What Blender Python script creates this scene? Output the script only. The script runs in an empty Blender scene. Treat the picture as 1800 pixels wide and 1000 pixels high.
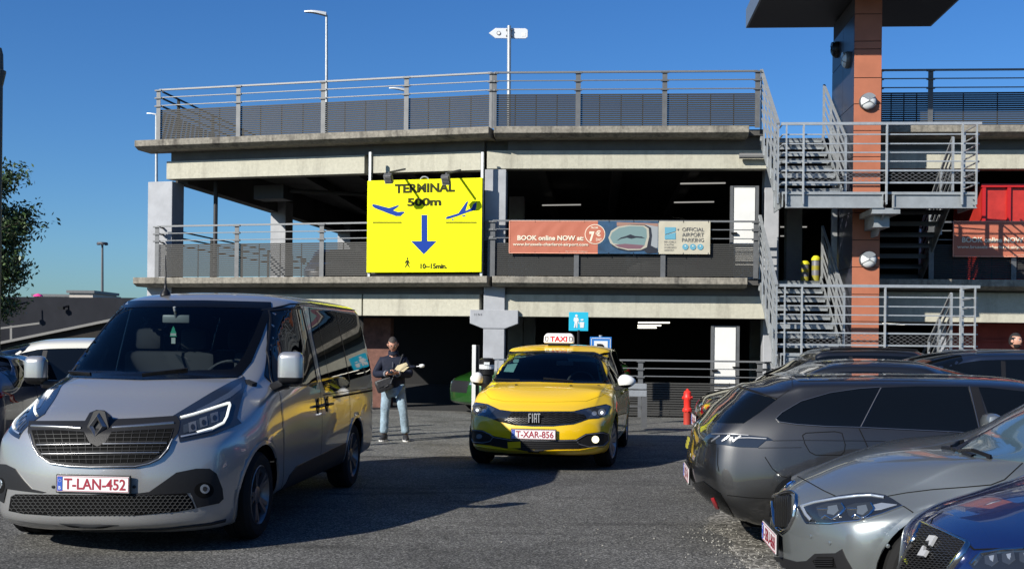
import bpy, bmesh, math, random
from math import sin, cos, pi, radians, sqrt, atan2
from mathutils import Vector as V, Matrix, geometry
from mathutils.bvhtree import BVHTree
random.seed(7)
SC = bpy.context.scene
COL = SC.collection
# ------------------------------------------------------------ camera, sky, sun
F = 2000.0; CXP = 900.0; HY = 597.0; ROLL = 0.011; CAMH = 1.55
cam = bpy.data.cameras.new('camera'); cam_o = bpy.data.objects.new('camera', cam); COL.objects.link(cam_o)
cam.sensor_width = 36.0; cam.lens = 36.0 * F / 1800.0; cam.shift_y = (HY - 500.0) / 1800.0
cam.clip_end = 3000; cam.clip_start = 0.05
cam_o.matrix_world = Matrix.Translation((0, 0, CAMH)) @ Matrix.Rotation(radians(90), 4, 'X') @ Matrix.Rotation(ROLL, 4, 'Z')
SC.camera = cam_o
SUNV = V((-1.3, -1.2, 1.0)).normalized()          # towards the sun
w = bpy.data.worlds.new('World'); SC.world = w; w.use_nodes = True
nt = w.node_tree; nt.nodes.clear()
sky = nt.nodes.new('ShaderNodeTexSky'); sky.sky_type = 'NISHITA'; sky.sun_disc = False
sky.sun_elevation = math.asin(SUNV.z); sky.sun_rotation = atan2(SUNV.x, SUNV.y)
sky.air_density = 1.0; sky.dust_density = 0.6; sky.ozone_density = 1.6; sky.altitude = 100
bg = nt.nodes.new('ShaderNodeBackground'); bg.inputs[1].default_value = 0.062
wo = nt.nodes.new('ShaderNodeOutputWorld')
hs = nt.nodes.new('ShaderNodeHueSaturation'); hs.inputs['Saturation'].default_value = 1.25
nt.links.new(sky.outputs[0], hs.inputs['Color']); tn = nt.nodes.new('ShaderNodeMixRGB'); tn.blend_type = 'MULTIPLY'; tn.inputs[0].default_value = 1; tn.inputs[2].default_value = (.58, .92, 1.36, 1); nt.links.new(hs.outputs[0], tn.inputs[1]); nt.links.new(tn.outputs[0], bg.inputs[0]); nt.links.new(bg.outputs[0], wo.inputs[0])
sl = bpy.data.lights.new('sun', 'SUN'); sl.energy = 5.0; sl.angle = radians(0.55); sl.color = (1.0, 0.95, 0.86)
so = bpy.data.objects.new('sun', sl); COL.objects.link(so)
so.rotation_euler = (-SUNV).to_track_quat('-Z', 'Y').to_euler()
SC.view_settings.view_transform = 'Standard'; SC.view_settings.look = 'None'
SC.view_settings.exposure = 0.5; SC.view_settings.gamma = 1.0; SC.view_settings.use_curve_mapping = False
SC.cycles.max_bounces = 7; SC.cycles.diffuse_bounces = 2; SC.cycles.glossy_bounces = 4
SC.cycles.transparent_max_bounces = 12; SC.cycles.transmission_bounces = 4
SC.cycles.caustics_reflective = False; SC.cycles.caustics_refractive = False

# ------------------------------------------------------------ pixel geometry
def ray(px, py):
    u = px - CXP; wv = HY - py
    return V(((u * cos(ROLL) - wv * sin(ROLL)) / F, 1.0, (wv * cos(ROLL) + u * sin(ROLL)) / F))
def P(px, py, d):
    r = ray(px, py); return V((r.x * d, d, CAMH + r.z * d))

# ------------------------------------------------------------ materials
MATS = {}
def mat(name, col=(.5, .5, .5), rough=.5, metal=0.0, coat=0.0, spec=.5, emis=None, estr=1.0, bump=None, var=None, alpha=None):
    if name in MATS: return MATS[name]
    m = bpy.data.materials.new(name); m.use_nodes = True; n = m.node_tree; b = n.nodes['Principled BSDF']
    b.inputs['Base Color'].default_value = (*col, 1); b.inputs['Roughness'].default_value = rough
    b.inputs['Metallic'].default_value = metal; b.inputs['Coat Weight'].default_value = coat
    b.inputs['Coat Roughness'].default_value = .02; b.inputs['Specular IOR Level'].default_value = spec
    if emis: b.inputs['Emission Color'].default_value = (*emis, 1); b.inputs['Emission Strength'].default_value = estr
    tc = n.nodes.new('ShaderNodeTexCoord')
    if var:   # (scale, amount, [streak])
        no = n.nodes.new('ShaderNodeTexNoise'); no.inputs['Scale'].default_value = var[0]; no.inputs['Detail'].default_value = 8; no.inputs['Roughness'].default_value = .65
        mp = n.nodes.new('ShaderNodeMapping'); n.links.new(tc.outputs['Object'], mp.inputs[0]); n.links.new(mp.outputs[0], no.inputs[0])
        if len(var) > 2: mp.inputs['Scale'].default_value = var[2]
        rp = n.nodes.new('ShaderNodeValToRGB')
        rp.color_ramp.elements[0].position = .32; rp.color_ramp.elements[1].position = .68
        rp.color_ramp.elements[0].color = (*[c * (1 - var[1]) for c in col], 1)
        rp.color_ramp.elements[1].color = (*[min(1, c * (1 + var[1])) for c in col], 1)
        n.links.new(no.outputs[0], rp.inputs[0]); n.links.new(rp.outputs[0], b.inputs['Base Color'])
    if bump:  # (scale, strength)
        nb = n.nodes.new('ShaderNodeTexNoise'); nb.inputs['Scale'].default_value = bump[0]; nb.inputs['Detail'].default_value = 5
        n.links.new(tc.outputs['Object'], nb.inputs[0])
        bp = n.nodes.new('ShaderNodeBump'); bp.inputs['Strength'].default_value = bump[1]; bp.inputs['Distance'].default_value = .01
        n.links.new(nb.outputs[0], bp.inputs['Height']); n.links.new(bp.outputs[0], b.inputs['Normal'])
    MATS[name] = m; return m
def glass(name, tint, refl=.9):
    if name in MATS: return MATS[name]
    m = bpy.data.materials.new(name); m.use_nodes = True; n = m.node_tree; n.nodes.clear()
    o = n.nodes.new('ShaderNodeOutputMaterial'); mx = n.nodes.new('ShaderNodeMixShader')
    t = n.nodes.new('ShaderNodeBsdfTransparent'); t.inputs[0].default_value = (*tint, 1)
    g = n.nodes.new('ShaderNodeBsdfGlossy'); g.inputs['Roughness'].default_value = .01; g.inputs[0].default_value = (refl, refl, refl, 1)
    fr = n.nodes.new('ShaderNodeFresnel'); fr.inputs[0].default_value = 1.5
    n.links.new(fr.outputs[0], mx.inputs[0]); n.links.new(t.outputs[0], mx.inputs[1]); n.links.new(g.outputs[0], mx.inputs[2]); n.links.new(mx.outputs[0], o.inputs[0])
    MATS[name] = m; return m
def concrete(name, col, dark, streak=.6, fine=.25):
    m = bpy.data.materials.new(name); m.use_nodes = True; n = m.node_tree; b = n.nodes['Principled BSDF']; b.inputs['Roughness'].default_value = .85; b.inputs['Specular IOR Level'].default_value = .2
    tc = n.nodes.new('ShaderNodeTexCoord')
    def noise(sc, scl, det=8):
        mp = n.nodes.new('ShaderNodeMapping'); mp.inputs['Scale'].default_value = sc; n.links.new(tc.outputs['Object'], mp.inputs[0])
        no = n.nodes.new('ShaderNodeTexNoise'); no.inputs['Scale'].default_value = scl; no.inputs['Detail'].default_value = det; no.inputs['Roughness'].default_value = .7
        n.links.new(mp.outputs[0], no.inputs[0]); return no
    a = noise((1, 1, .12), 3.2); c = noise((1, 1, 1), 14)
    r1 = n.nodes.new('ShaderNodeMapRange'); r1.inputs['From Min'].default_value = .5; r1.inputs['From Max'].default_value = .72; r1.inputs['To Max'].default_value = streak
    n.links.new(a.outputs[0], r1.inputs[0])
    mx = n.nodes.new('ShaderNodeMixRGB'); mx.inputs[1].default_value = (*col, 1); mx.inputs[2].default_value = (*dark, 1); n.links.new(r1.outputs[0], mx.inputs[0])
    r2 = n.nodes.new('ShaderNodeMapRange'); r2.inputs['From Min'].default_value = .3; r2.inputs['From Max'].default_value = .7; r2.inputs['To Min'].default_value = 1 - fine; r2.inputs['To Max'].default_value = 1 + fine * .6
    n.links.new(c.outputs[0], r2.inputs[0])
    ml = n.nodes.new('ShaderNodeMixRGB'); ml.blend_type = 'MULTIPLY'; ml.inputs[0].default_value = 1
    n.links.new(mx.outputs[0], ml.inputs[1]); n.links.new(r2.outputs[0], ml.inputs[2]); n.links.new(ml.outputs[0], b.inputs['Base Color'])
    bp = n.nodes.new('ShaderNodeBump'); bp.inputs['Strength'].default_value = .25; bp.inputs['Distance'].default_value = .02; n.links.new(c.outputs[0], bp.inputs['Height']); n.links.new(bp.outputs[0], b.inputs['Normal'])
    MATS[name] = m; return m
def asphalt(name, col, stone, sc=90, thr=.62):
    m = bpy.data.materials.new(name); m.use_nodes = True; n = m.node_tree; b = n.nodes['Principled BSDF']; b.inputs['Roughness'].default_value = .85; b.inputs['Specular IOR Level'].default_value = .16
    tc = n.nodes.new('ShaderNodeTexCoord')
    v = n.nodes.new('ShaderNodeTexVoronoi'); v.inputs['Scale'].default_value = sc; n.links.new(tc.outputs['Object'], v.inputs[0])
    no = n.nodes.new('ShaderNodeTexNoise'); no.inputs['Scale'].default_value = .7; no.inputs['Detail'].default_value = 6; no.inputs['Roughness'].default_value = .7; n.links.new(tc.outputs['Object'], no.inputs[0])
    sep = n.nodes.new('ShaderNodeSeparateColor'); n.links.new(v.outputs['Color'], sep.inputs[0])
    r = n.nodes.new('ShaderNodeValToRGB'); e = r.color_ramp.elements; e[0].color = (*[c * .45 for c in col], 1); e[1].color = (*stone, 1); e[1].position = .98
    x = r.color_ramp.elements.new(.5); x.color = (*col, 1); x = r.color_ramp.elements.new(.85); x.color = (*[(a + b_) / 2 for a, b_ in zip(col, stone)], 1)
    n.links.new(sep.outputs[0], r.inputs[0])
    r2 = n.nodes.new('ShaderNodeMapRange'); r2.inputs['From Min'].default_value = .3; r2.inputs['From Max'].default_value = .7; r2.inputs['To Min'].default_value = .62; r2.inputs['To Max'].default_value = 1.22; n.links.new(no.outputs[0], r2.inputs[0])
    ml = n.nodes.new('ShaderNodeMixRGB'); ml.blend_type = 'MULTIPLY'; ml.inputs[0].default_value = 1; n.links.new(r.outputs[0], ml.inputs[1]); n.links.new(r2.outputs[0], ml.inputs[2]); n.links.new(ml.outputs[0], b.inputs['Base Color'])
    bp = n.nodes.new('ShaderNodeBump'); bp.inputs['Strength'].default_value = .5; bp.inputs['Distance'].default_value = .005; n.links.new(sep.outputs[1], bp.inputs['Height']); n.links.new(bp.outputs[0], b.inputs['Normal'])
    # worn darker streaks and stains
    n3 = n.nodes.new('ShaderNodeTexNoise'); n3.inputs['Scale'].default_value = 1.6; n3.inputs['Detail'].default_value = 7; m3 = n.nodes.new('ShaderNodeMapping'); m3.inputs['Scale'].default_value = (.35, 1.5, 1); m3.inputs['Rotation'].default_value = (0, 0, .25)
    n.links.new(tc.outputs['Object'], m3.inputs[0]); n.links.new(m3.outputs[0], n3.inputs[0])
    r4 = n.nodes.new('ShaderNodeMapRange'); r4.inputs['From Min'].default_value = .56; r4.inputs['From Max'].default_value = .70; r4.inputs['To Min'].default_value = 1; r4.inputs['To Max'].default_value = .55; n.links.new(n3.outputs[0], r4.inputs[0])
    m4 = n.nodes.new('ShaderNodeMixRGB'); m4.blend_type = 'MULTIPLY'; m4.inputs[0].default_value = 1; n.links.new(ml.outputs[0], m4.inputs[1]); n.links.new(r4.outputs[0], m4.inputs[2]); n.links.new(m4.outputs[0], b.inputs['Base Color'])
    MATS[name] = m; return m

# ------------------------------------------------------------ mesh building
class MB:
    def __init__(s): s.v = []; s.f = []; s.m = []
    def add(s, vs, fs, mi=0):
        o = len(s.v); s.v += [V(p) for p in vs]; s.f += [tuple(i + o for i in f) for f in fs]; s.m += [mi] * len(fs); return s
    def box(s, c, size, mi=0, ax=None, bev=0):
        ex, ey, ez = ax if ax else (V((1, 0, 0)), V((0, 1, 0)), V((0, 0, 1)))
        c = V(c); h = [x / 2 for x in size]
        if bev:
            r = min(bev, *[q * .9 for q in h]); vs = []
            bm = bmesh.new(); bmesh.ops.create_cube(bm, size=1)
            for p in bm.verts: p.co = V((p.co.x * size[0], p.co.y * size[1], p.co.z * size[2]))
            bmesh.ops.bevel(bm, geom=bm.edges[:] , offset=r, segments=2, profile=.5, affect='EDGES')
            bm.verts.index_update()
            s.add([c + ex * p.co.x + ey * p.co.y + ez * p.co.z for p in bm.verts], [[q.index for q in f.verts] for f in bm.faces], mi); bm.free(); return s
        vs = [c + ex * (a * h[0]) + ey * (b * h[1]) + ez * (d * h[2]) for a in (-1, 1) for b in (-1, 1) for d in (-1, 1)]
        return s.add(vs, [(0, 1, 3, 2), (4, 6, 7, 5), (0, 4, 5, 1), (2, 3, 7, 6), (0, 2, 6, 4), (1, 5, 7, 3)], mi)
    def bar(s, p, q, w_, h_, mi=0, up=V((0, 0, 1)), bev=0):
        p = V(p); q = V(q); t = (q - p); L = t.length; t.normalize()
        if abs(t.dot(up)) > .98: up = V((0, 1, 0))
        a = t.cross(up).normalized(); b = a.cross(t).normalized()
        return s.box((p + q) / 2, (L, w_, h_), mi, (t, a, b), bev)
    def cyl(s, p, q, r, n=10, mi=0, r2=None):
        p = V(p); q = V(q); t = (q - p).normalized(); up = V((0, 0, 1)) if abs(t.z) < .9 else V((0, 1, 0))
        a = t.cross(up).normalized(); b = a.cross(t); r2 = r if r2 is None else r2
        vs = [p + (a * cos(2 * pi * i / n) + b * sin(2 * pi * i / n)) * r for i in range(n)] + [q + (a * cos(2 * pi * i / n) + b * sin(2 * pi * i / n)) * r2 for i in range(n)]
        return s.add(vs, [(i, (i + 1) % n, n + (i + 1) % n, n + i) for i in range(n)] + [tuple(range(n - 1, -1, -1)), tuple(range(n, 2 * n))], mi)
    def tube(s, pts, r, n=8, mi=0):
        for a, b in zip(pts[:-1], pts[1:]): s.cyl(a, b, r, n, mi)
        return s
    def lathe(s, o, axis, prof, n=24, mi=0):   # prof: (along, radius)
        o = V(o); t = V(axis).normalized(); up = V((0, 0, 1)) if abs(t.z) < .9 else V((0, 1, 0)); a = t.cross(up).normalized(); b = a.cross(t)
        vs = [o + t * h + (a * cos(2 * pi * i / n) + b * sin(2 * pi * i / n)) * max(r, 1e-4) for h, r in prof for i in range(n)]
        fs = [(j * n + i, j * n + (i + 1) % n, (j + 1) * n + (i + 1) % n, (j + 1) * n + i) for j in range(len(prof) - 1) for i in range(n)]
        return s.add(vs, fs, mi)
    def prism(s, poly, o, ux, uy, nrm, t0, t1, mi=0):  # polygon in frame, extruded from t0 to t1 along nrm
        o = V(o); n = len(poly)
        tri = geometry.tessellate_polygon([[V((x, y, 0)) for x, y in poly]])
        lo = [o + ux * x + uy * y + nrm * t0 for x, y in poly]; hi = [o + ux * x + uy * y + nrm * t1 for x, y in poly]
        ar = sum(poly[i][0] * poly[(i + 1) % n][1] - poly[(i + 1) % n][0] * poly[i][1] for i in range(n))
        fs = []
        for t in tri: fs += [tuple(t), tuple(i + n for i in reversed(t))]
        fs += [(i, (i + 1) % n, n + (i + 1) % n, n + i) for i in range(n)]
        return s.add(lo + hi, fs, mi)
    def build(s, name, mats, parent=None, smooth=False, bevel=0, recalc=True):
        me = bpy.data.meshes.new(name)
        inv = None
        vs = s.v
        if parent is not None:
            inv = parent_world(parent).inverted(); vs = [inv @ p for p in s.v]
        me.from_pydata([tuple(p) for p in vs], [], s.f)
        if not isinstance(mats, (list, tuple)): mats = [mats]
        for m in mats: me.materials.append(m)
        me.polygons.foreach_set('material_index', s.m)
        if recalc:
            bm = bmesh.new(); bm.from_mesh(me); bmesh.ops.recalc_face_normals(bm, faces=bm.faces); bm.to_mesh(me); bm.free()
        if smooth: me.polygons.foreach_set('use_smooth', [True] * len(me.polygons))
        o = bpy.data.objects.new(name, me); COL.objects.link(o)
        if parent is not None: o.parent = parent
        if smooth == 'auto':
            try: me.set_sharp_from_angle(angle=radians(35))
            except Exception: pass
        if bevel:
            b = o.modifiers.new('bevel', 'BEVEL'); b.width = bevel; b.segments = 2; b.limit_method = 'ANGLE'
        return o
def parent_world(o):
    m = Matrix.Identity(4)
    while o is not None: m = o.matrix_basis @ m; o = o.parent
    return m
def tag(o, label=None, cat=None, group=None, kind=None):
    if label: o['label'] = label
    if cat: o['category'] = cat
    if group: o['group'] = group
    if kind: o['kind'] = kind
    return o
def thing(name, label, cat, loc=(0, 0, 0), rz=0, group=None):
    o = bpy.data.objects.new(name, None); COL.objects.link(o); o.location = loc; o.rotation_euler = (0, 0, rz); o.empty_display_size = .2
    return tag(o, label, cat, group)
def dup_tree(o, parent=None):
    c = o.copy(); COL.objects.link(c)
    if parent is not None: c.parent = parent
    for ch in [k for k in bpy.data.objects if k.parent is o]: dup_tree(ch, c)
    return c
_tc = {}
def text_polys(txt, size=1.0, bold=0.0, align='LEFT'):
    key = (txt, bold, align)
    if key not in _tc:
        cu = bpy.data.curves.new('t', 'FONT'); cu.body = txt; cu.size = 1.0; cu.align_x = align; cu.offset = bold; cu.resolution_u = 3
        ob = bpy.data.objects.new('t', cu); COL.objects.link(ob)
        dg = bpy.context.evaluated_depsgraph_get(); me = ob.evaluated_get(dg).to_mesh()
        _tc[key] = ([v.co.copy() for v in me.vertices], [tuple(p.vertices) for p in me.polygons])
        bpy.data.objects.remove(ob); bpy.data.curves.remove(cu)
    return _tc[key]
def text(mb, txt, o, ux, uy, nrm, size, bold=0.0, width=None, mi=0, lift=.004, align='LEFT'):
    """writing laid on a plane; size = cap height, width = total width"""
    vs, fs = text_polys(txt, 1, bold, align)
    x0 = min(v.x for v in vs); x1 = max(v.x for v in vs); y0 = 0; cap = .69
    sy = size / cap; sx = sy if width is None else width / (x1 - x0)
    if align == 'LEFT': off = x0
    else: off = (x0 + x1) / 2
    o = V(o); mb.add([o + ux * ((v.x - off) * sx) + uy * (v.y * sy) + nrm * lift for v in vs], fs, mi)
def ellipse(cx, cy, rx, ry, n=24, a0=0, a1=2 * pi): return [(cx + rx * cos(a0 + (a1 - a0) * i / n), cy + ry * sin(a0 + (a1 - a0) * i / n)) for i in range(n)]
# ------------------------------------------------------------ shared materials
ASPH = asphalt('asphalt', (.080, .079, .075), (.27, .265, .245), 95)
ASPH2 = asphalt('asphalt_far', (.135, .135, .128), (.26, .26, .24), 60)
GRAV = asphalt('gravel', (.12, .115, .10), (.42, .40, .36), 45)
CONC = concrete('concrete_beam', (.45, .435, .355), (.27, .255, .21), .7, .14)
LEDGE = concrete('concrete_ledge', (.26, .24, .20), (.06, .055, .05), .95, .45)
CGREY = mat('painted_column', (.33, .34, .36), .7, var=(3, .12), bump=(30, .15))
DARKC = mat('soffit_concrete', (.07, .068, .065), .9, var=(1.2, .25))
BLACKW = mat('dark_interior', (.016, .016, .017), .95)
SLAT = mat('slat_metal', (.036, .036, .034), .6, spec=.2)
GALV = mat('galvanised', (.40, .42, .43), .48, .55, var=(9, .12))
GALVD = mat('galvanised_dull', (.12, .124, .128), .55, .4, var=(8, .15))
WHITE = mat('white_paint', (.66, .66, .64), .5, var=(3, .05))
YELS = mat('sign_yellow', (.80, .80, .0), .6, spec=.15)
BLUES = mat('sign_blue', (.002, .035, .26), .6, spec=.15)
INK = mat('sign_ink', (.03, .032, .006), .7, spec=.15)
TERRA = mat('terracotta_panel', (.37, .125, .065), .55, var=(2.5, .10))
SLATEP = mat('blue_grey_panel', (.026, .026, .038), .35, spec=.3, var=(2, .1))
BLACK = mat('black_plastic', (.010, .010, .011), .4, spec=.25)
RUB = mat('rubber', (.014, .014, .014), .85, spec=.15)
LENSW = mat('lamp_glass', (.62, .64, .64), .35, coat=.4)
BAN_O = mat('banner_orange', (.42, .125, .072), .6, bump=(5, .5))
BAN_C = mat('banner_cream', (.44, .41, .32), .6, bump=(5, .5))
CREAM = mat('banner_print_cream', (.72, .64, .5), .6)
RED = mat('red_paint', (.42, .03, .022), .4, var=(4, .2))
TUBE = mat('fluorescent_tube', (.9, .9, .8), .4, emis=(1, .93, .78), estr=2.2)
TUBED = mat('fluorescent_tube_dim', (.9, .9, .8), .4, emis=(1, .97, .9), estr=.25)
Z3 = V((0, 0, 1))
RAILM = mat('rail_metal', (.17, .175, .18), .5, .4)
class Wing:
    def __init__(s, o, d):
        s.o = V((o[0], o[1], 0)); s.u = V((d[0], d[1], 0)).normalized(); s.n = V((s.u.y, -s.u.x, 0))
    def p(s, t, off, z): return s.o + s.u * t + s.n * off + Z3 * z
    def hit(s, px, py, off=0):
        r = ray(px, py); d = (s.o + s.n * off).dot(s.n) / r.dot(s.n); q = r * d
        return (q - s.o).dot(s.u), CAMH + q.z
    def box(s, mb, t0, t1, o0, o1, z0, z1, mi=0): return mb.box(s.p((t0 + t1) / 2, (o0 + o1) / 2, (z0 + z1) / 2), (t1 - t0, abs(o1 - o0), z1 - z0), mi, (s.u, s.n, Z3))
WR = Wing((-.41, 23.5), (5.43, -.40)); WL = Wing((-.41, 23.5), (7.49, -2.0))
TL = -7.79            # left end of the left wing
L1, L2 = 2.84, 5.88

# ------------------------------------------------------------ ground
def ground():
    mb = MB(); mb.add([(-9, 26.5, .008), (-.4, 24.3, .008), (15, 23.2, .008), (15, 60, .008), (-3, 60, .008)], [(0, 1, 2, 3, 4)]); tag(mb.build('garage_floor', mat('garage_floor_shade', (.03, .03, .03), .8)), kind='structure')  # shade inside the garage is put into the floor's dark colour
    mb = MB(); mb.box((0, 400, -.5), (3000, 1700, 1.0)); o = mb.build('ground', ASPH); tag(o, kind='structure')
    mb = MB()   # lighter old asphalt in front of the car park
    y0 = 14.2
    pts = [(-30, 15.4), (-1.5, 14.9), (.9, 14.7), (3, 14.6), (30, 14.2), (30, 24), (-30, 27)]
    mb.add([(x, y, .004) for x, y in pts], [tuple(range(len(pts)))]); tag(mb.build('apron_pavement', ASPH2), kind='structure')
    mb = MB(); rnd = random.Random(3); n = 40
    left = [(1.66 + .05 * sin(i * .9) + rnd.uniform(-.05, .05) + max(0, i * .26 - 6.2) ** 1.5 * .16, 3.0 + i * .26) for i in range(n)]
    right = [(9, 3.0 + i * .26) for i in range(n)]
    mb.add([(x, y, .006) for x, y in left] + [(x, y, .006) for x, y in right], [(i, i + n, i + n + 1, i + 1) for i in range(n - 1)])
    tag(mb.build('gravel_strip', GRAV), kind='structure')
    mb = MB()   # loose stones
    for k in range(1100):
        y = rnd.uniform(4.5, 12.5); x = 1.52 + rnd.gauss(.2, .15) + (rnd.random() < .1) * rnd.uniform(-1.6, 0); r = rnd.uniform(.004, .011)
        if x > 2.4 or (y > 9.6 and x < 1.9): continue
        a = rnd.random() * 3; c = V((x, y, .004 + r * .5))
        vs = [c + V((cos(a + i * 2.1) * r, sin(a + i * 2.1) * r, -r * .5)) for i in range(3)] + [c + V((rnd.uniform(-.3, .3) * r, 0, r * .7))]
        mb.add(vs, [(0, 1, 3), (1, 2, 3), (2, 0, 3)])
    tag(mb.build('loose_gravel', mat('stones', (.26, .25, .22), .9)), kind='stuff')
ground()

# ------------------------------------------------------------ car park
park = thing('car_park', 'grey concrete multi-storey car park with slatted railings on two open decks', 'car park', (0, 24, 0))
def slab(name, z0, z1, m, ext_l, ext_r, depth=34):
    DD = V((.16, 1, 0))
    a = WL.p(TL - ext_l, 0, 0); k = V((-.41, 23.5, 0)); r1 = WR.p(5.5, 0, 0); r2 = WR.p(14.5, 0, 0)
    sh = [a, k, r1]
    mb = MB()
    # opening for the stair flights: deck edge steps back 1.1 m between t=5.5 and t=7.3
    poly = [a + WL.n * -.02, k, r1, WR.p(5.5, -1.0, 0), WR.p(7.6, -1.0, 0), WR.p(7.6, 0, 0), WR.p(14.5, 0, 0), WR.p(14.5, -depth, 0), a + DD * (depth + 2)]
    mb.prism([(p.x, p.y) for p in poly], (0, 0, 0), V((1, 0, 0)), V((0, 1, 0)), Z3, z0, z1)
    return mb.build(name, m, park)
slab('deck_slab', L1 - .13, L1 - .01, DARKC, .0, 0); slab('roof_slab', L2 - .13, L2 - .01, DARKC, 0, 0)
# projecting ledges
def ledge(w, t0, t1, z, name='ledge'):
    mb = MB(); prof = [(-.30, -.28), (.10, -.28), (.36, -.15), (.36, 0), (-.30, 0)]
    prof = [(-.30, -.20), (.22, -.20), (.36, -.135), (.36, 0), (-.30, 0)]
    mb.prism([(x, y) for x, y in prof], w.p(t0, 0, z), w.n, Z3, w.u, 0, t1 - t0)
    return mb.build(name, LEDGE, park, bevel=.012)
for z in (L1, L2):
    ledge(WL, TL - .42, -.02, z); ledge(WR, .02, 5.15, z); ledge(WR, 7.7, 14.5, z)
# facade beams
def beam(w, t0, t1, z0, z1, o=-.12):
    mb = MB(); w.box(mb, t0, t1, o - .28, o, z0, z1); return mb.build('beam', CONC, park, bevel=.01)
for (za, zb, tb) in ((5.07, 5.47, [(-7.7, -2.92), (-2.72, -.32)]), (2.03, 2.49, [(-7.45, -2.95), (-2.92, -.32)])):
    for t0, t1 in tb: beam(WL, t0, t1, za, zb)
beam(WR, .02 if 0 else -.16, 5.6, 5.09, 5.47); beam(WR, .2, 5.6, 2.03, 2.49)
beam(WR, 7.75, 14.4, 5.09, 5.47); beam(WR, 7.75, 14.4, 2.0, 2.6)
# dark recess strip over each beam
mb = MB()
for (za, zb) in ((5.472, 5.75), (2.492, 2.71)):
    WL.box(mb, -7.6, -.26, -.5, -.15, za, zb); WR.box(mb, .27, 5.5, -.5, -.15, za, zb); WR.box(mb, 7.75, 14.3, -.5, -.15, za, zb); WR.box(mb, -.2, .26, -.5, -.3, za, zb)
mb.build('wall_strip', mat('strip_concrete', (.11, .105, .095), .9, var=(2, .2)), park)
# columns
def column(name, c, sx, sy, z0, z1, ax=None):
    mb = MB(); mb.box((c[0], c[1], (z0 + z1) / 2), (sx, sy, z1 - z0), 0, ax); return mb.build(name, CGREY, park, bevel=.015)
axL = (WL.u, WL.n, Z3); axR = (WR.u, WR.n, Z3)
c = WL.p(TL - .06, -.36, 0); column('column', c, .62, .5, 0, 5.02, axL)
DD = V((.16, 1, 0)).normalized()
for k in range(1, 4): column('column', WL.p(TL + .45, -.4, 0) + DD * 6.0 * k, .46, .46, 0, 5.3, axL)
kc = WR.p(.03, -.28, 0)
mb = MB(); mb.box(WR.p(.03, -.24, 2.53), (.44, .4, 5.07), 0, axR)
cb = [(-.50, 1.88), (-.24, 1.78), (.24, 1.78), (.50, 1.88), (.50, 2.16), (.24, 2.16), (-.24, 2.16), (-.50, 2.16)]
mb.prism([(x + .03, z) for x, z in cb], WR.p(0, -.46, 0), WR.u, Z3, WR.n, 0, .44)
mb.build('column', CGREY, park, bevel=.012)
for t in (5.75, 7.65): column('column', WR.p(t + (.0), -.75, 0), .3, .4, 0, 5.3, axR)
column('column', WR.p(9.2, -.6, 0), .2, .2, 0, 2.0, axR)
for k in range(1, 4):
    for t in (0.03, 7.2): column('column', WR.p(t, -6.5 * k, 0), .4, .4, 0, 5.3, axR)
# dark back and side walls
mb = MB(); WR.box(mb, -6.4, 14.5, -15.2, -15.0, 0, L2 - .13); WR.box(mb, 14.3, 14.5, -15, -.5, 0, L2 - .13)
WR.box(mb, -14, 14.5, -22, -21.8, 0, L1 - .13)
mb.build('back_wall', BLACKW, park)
# soffit ribs, ducts, pipes
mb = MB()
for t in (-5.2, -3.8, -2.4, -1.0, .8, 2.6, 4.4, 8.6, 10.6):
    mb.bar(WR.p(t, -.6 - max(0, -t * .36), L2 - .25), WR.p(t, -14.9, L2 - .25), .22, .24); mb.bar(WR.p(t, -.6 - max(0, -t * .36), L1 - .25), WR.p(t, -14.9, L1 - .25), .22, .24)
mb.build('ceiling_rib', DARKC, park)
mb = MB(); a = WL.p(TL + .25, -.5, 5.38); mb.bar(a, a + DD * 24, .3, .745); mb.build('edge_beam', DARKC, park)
mb = MB(); a = WL.p(-5.8, -1.6, 4.9); mb.box(a, (.75, .5, .32), 0, axL); mb.tube([WL.p(-5.4, -1.6, 4.95), WL.p(-3.2, -3, 4.95), WL.p(-1.2, -3.2, 4.95)], .05)
mb.tube([WL.p(-6.9, -.9, 0), WL.p(-6.9, -.9, 5.1)], .05)
mb.build('ventilation_duct', mat('duct', (.03, .03, .032), .6), park)
mb = MB(); mb.cyl(WR.p(5.0, .02, 5.33), WR.p(5.6, .02, 5.33), .055); mb.build('drain_pipe', mat('pipe_grey', (.16, .16, .16), .5), park)
for (x0, y0, x1, y1, d, dim) in ((953, 361, 1021, 360, 31, 1), (1185, 356, 1255, 355, 30, 1), (1196, 323, 1275, 322, 27, 1), (1372, 399, 1418, 399, 30, 1), (1372, 415, 1391, 415, 33, 1),
                            (1122, 567, 1177, 567, 26.5, 0), (1121, 572, 1162, 572, 29, 0), (1121, 576, 1154, 576, 32, 0), (1551, 569, 1590, 570, 27, 0), (1651, 579, 1668, 579, 28, 0)):
    mb = MB(); mb.bar(P(x0, y0, d), P(x1, y1, d), .05, .03); mb.build('tube_light', TUBED if dim else TUBE, park)
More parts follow.
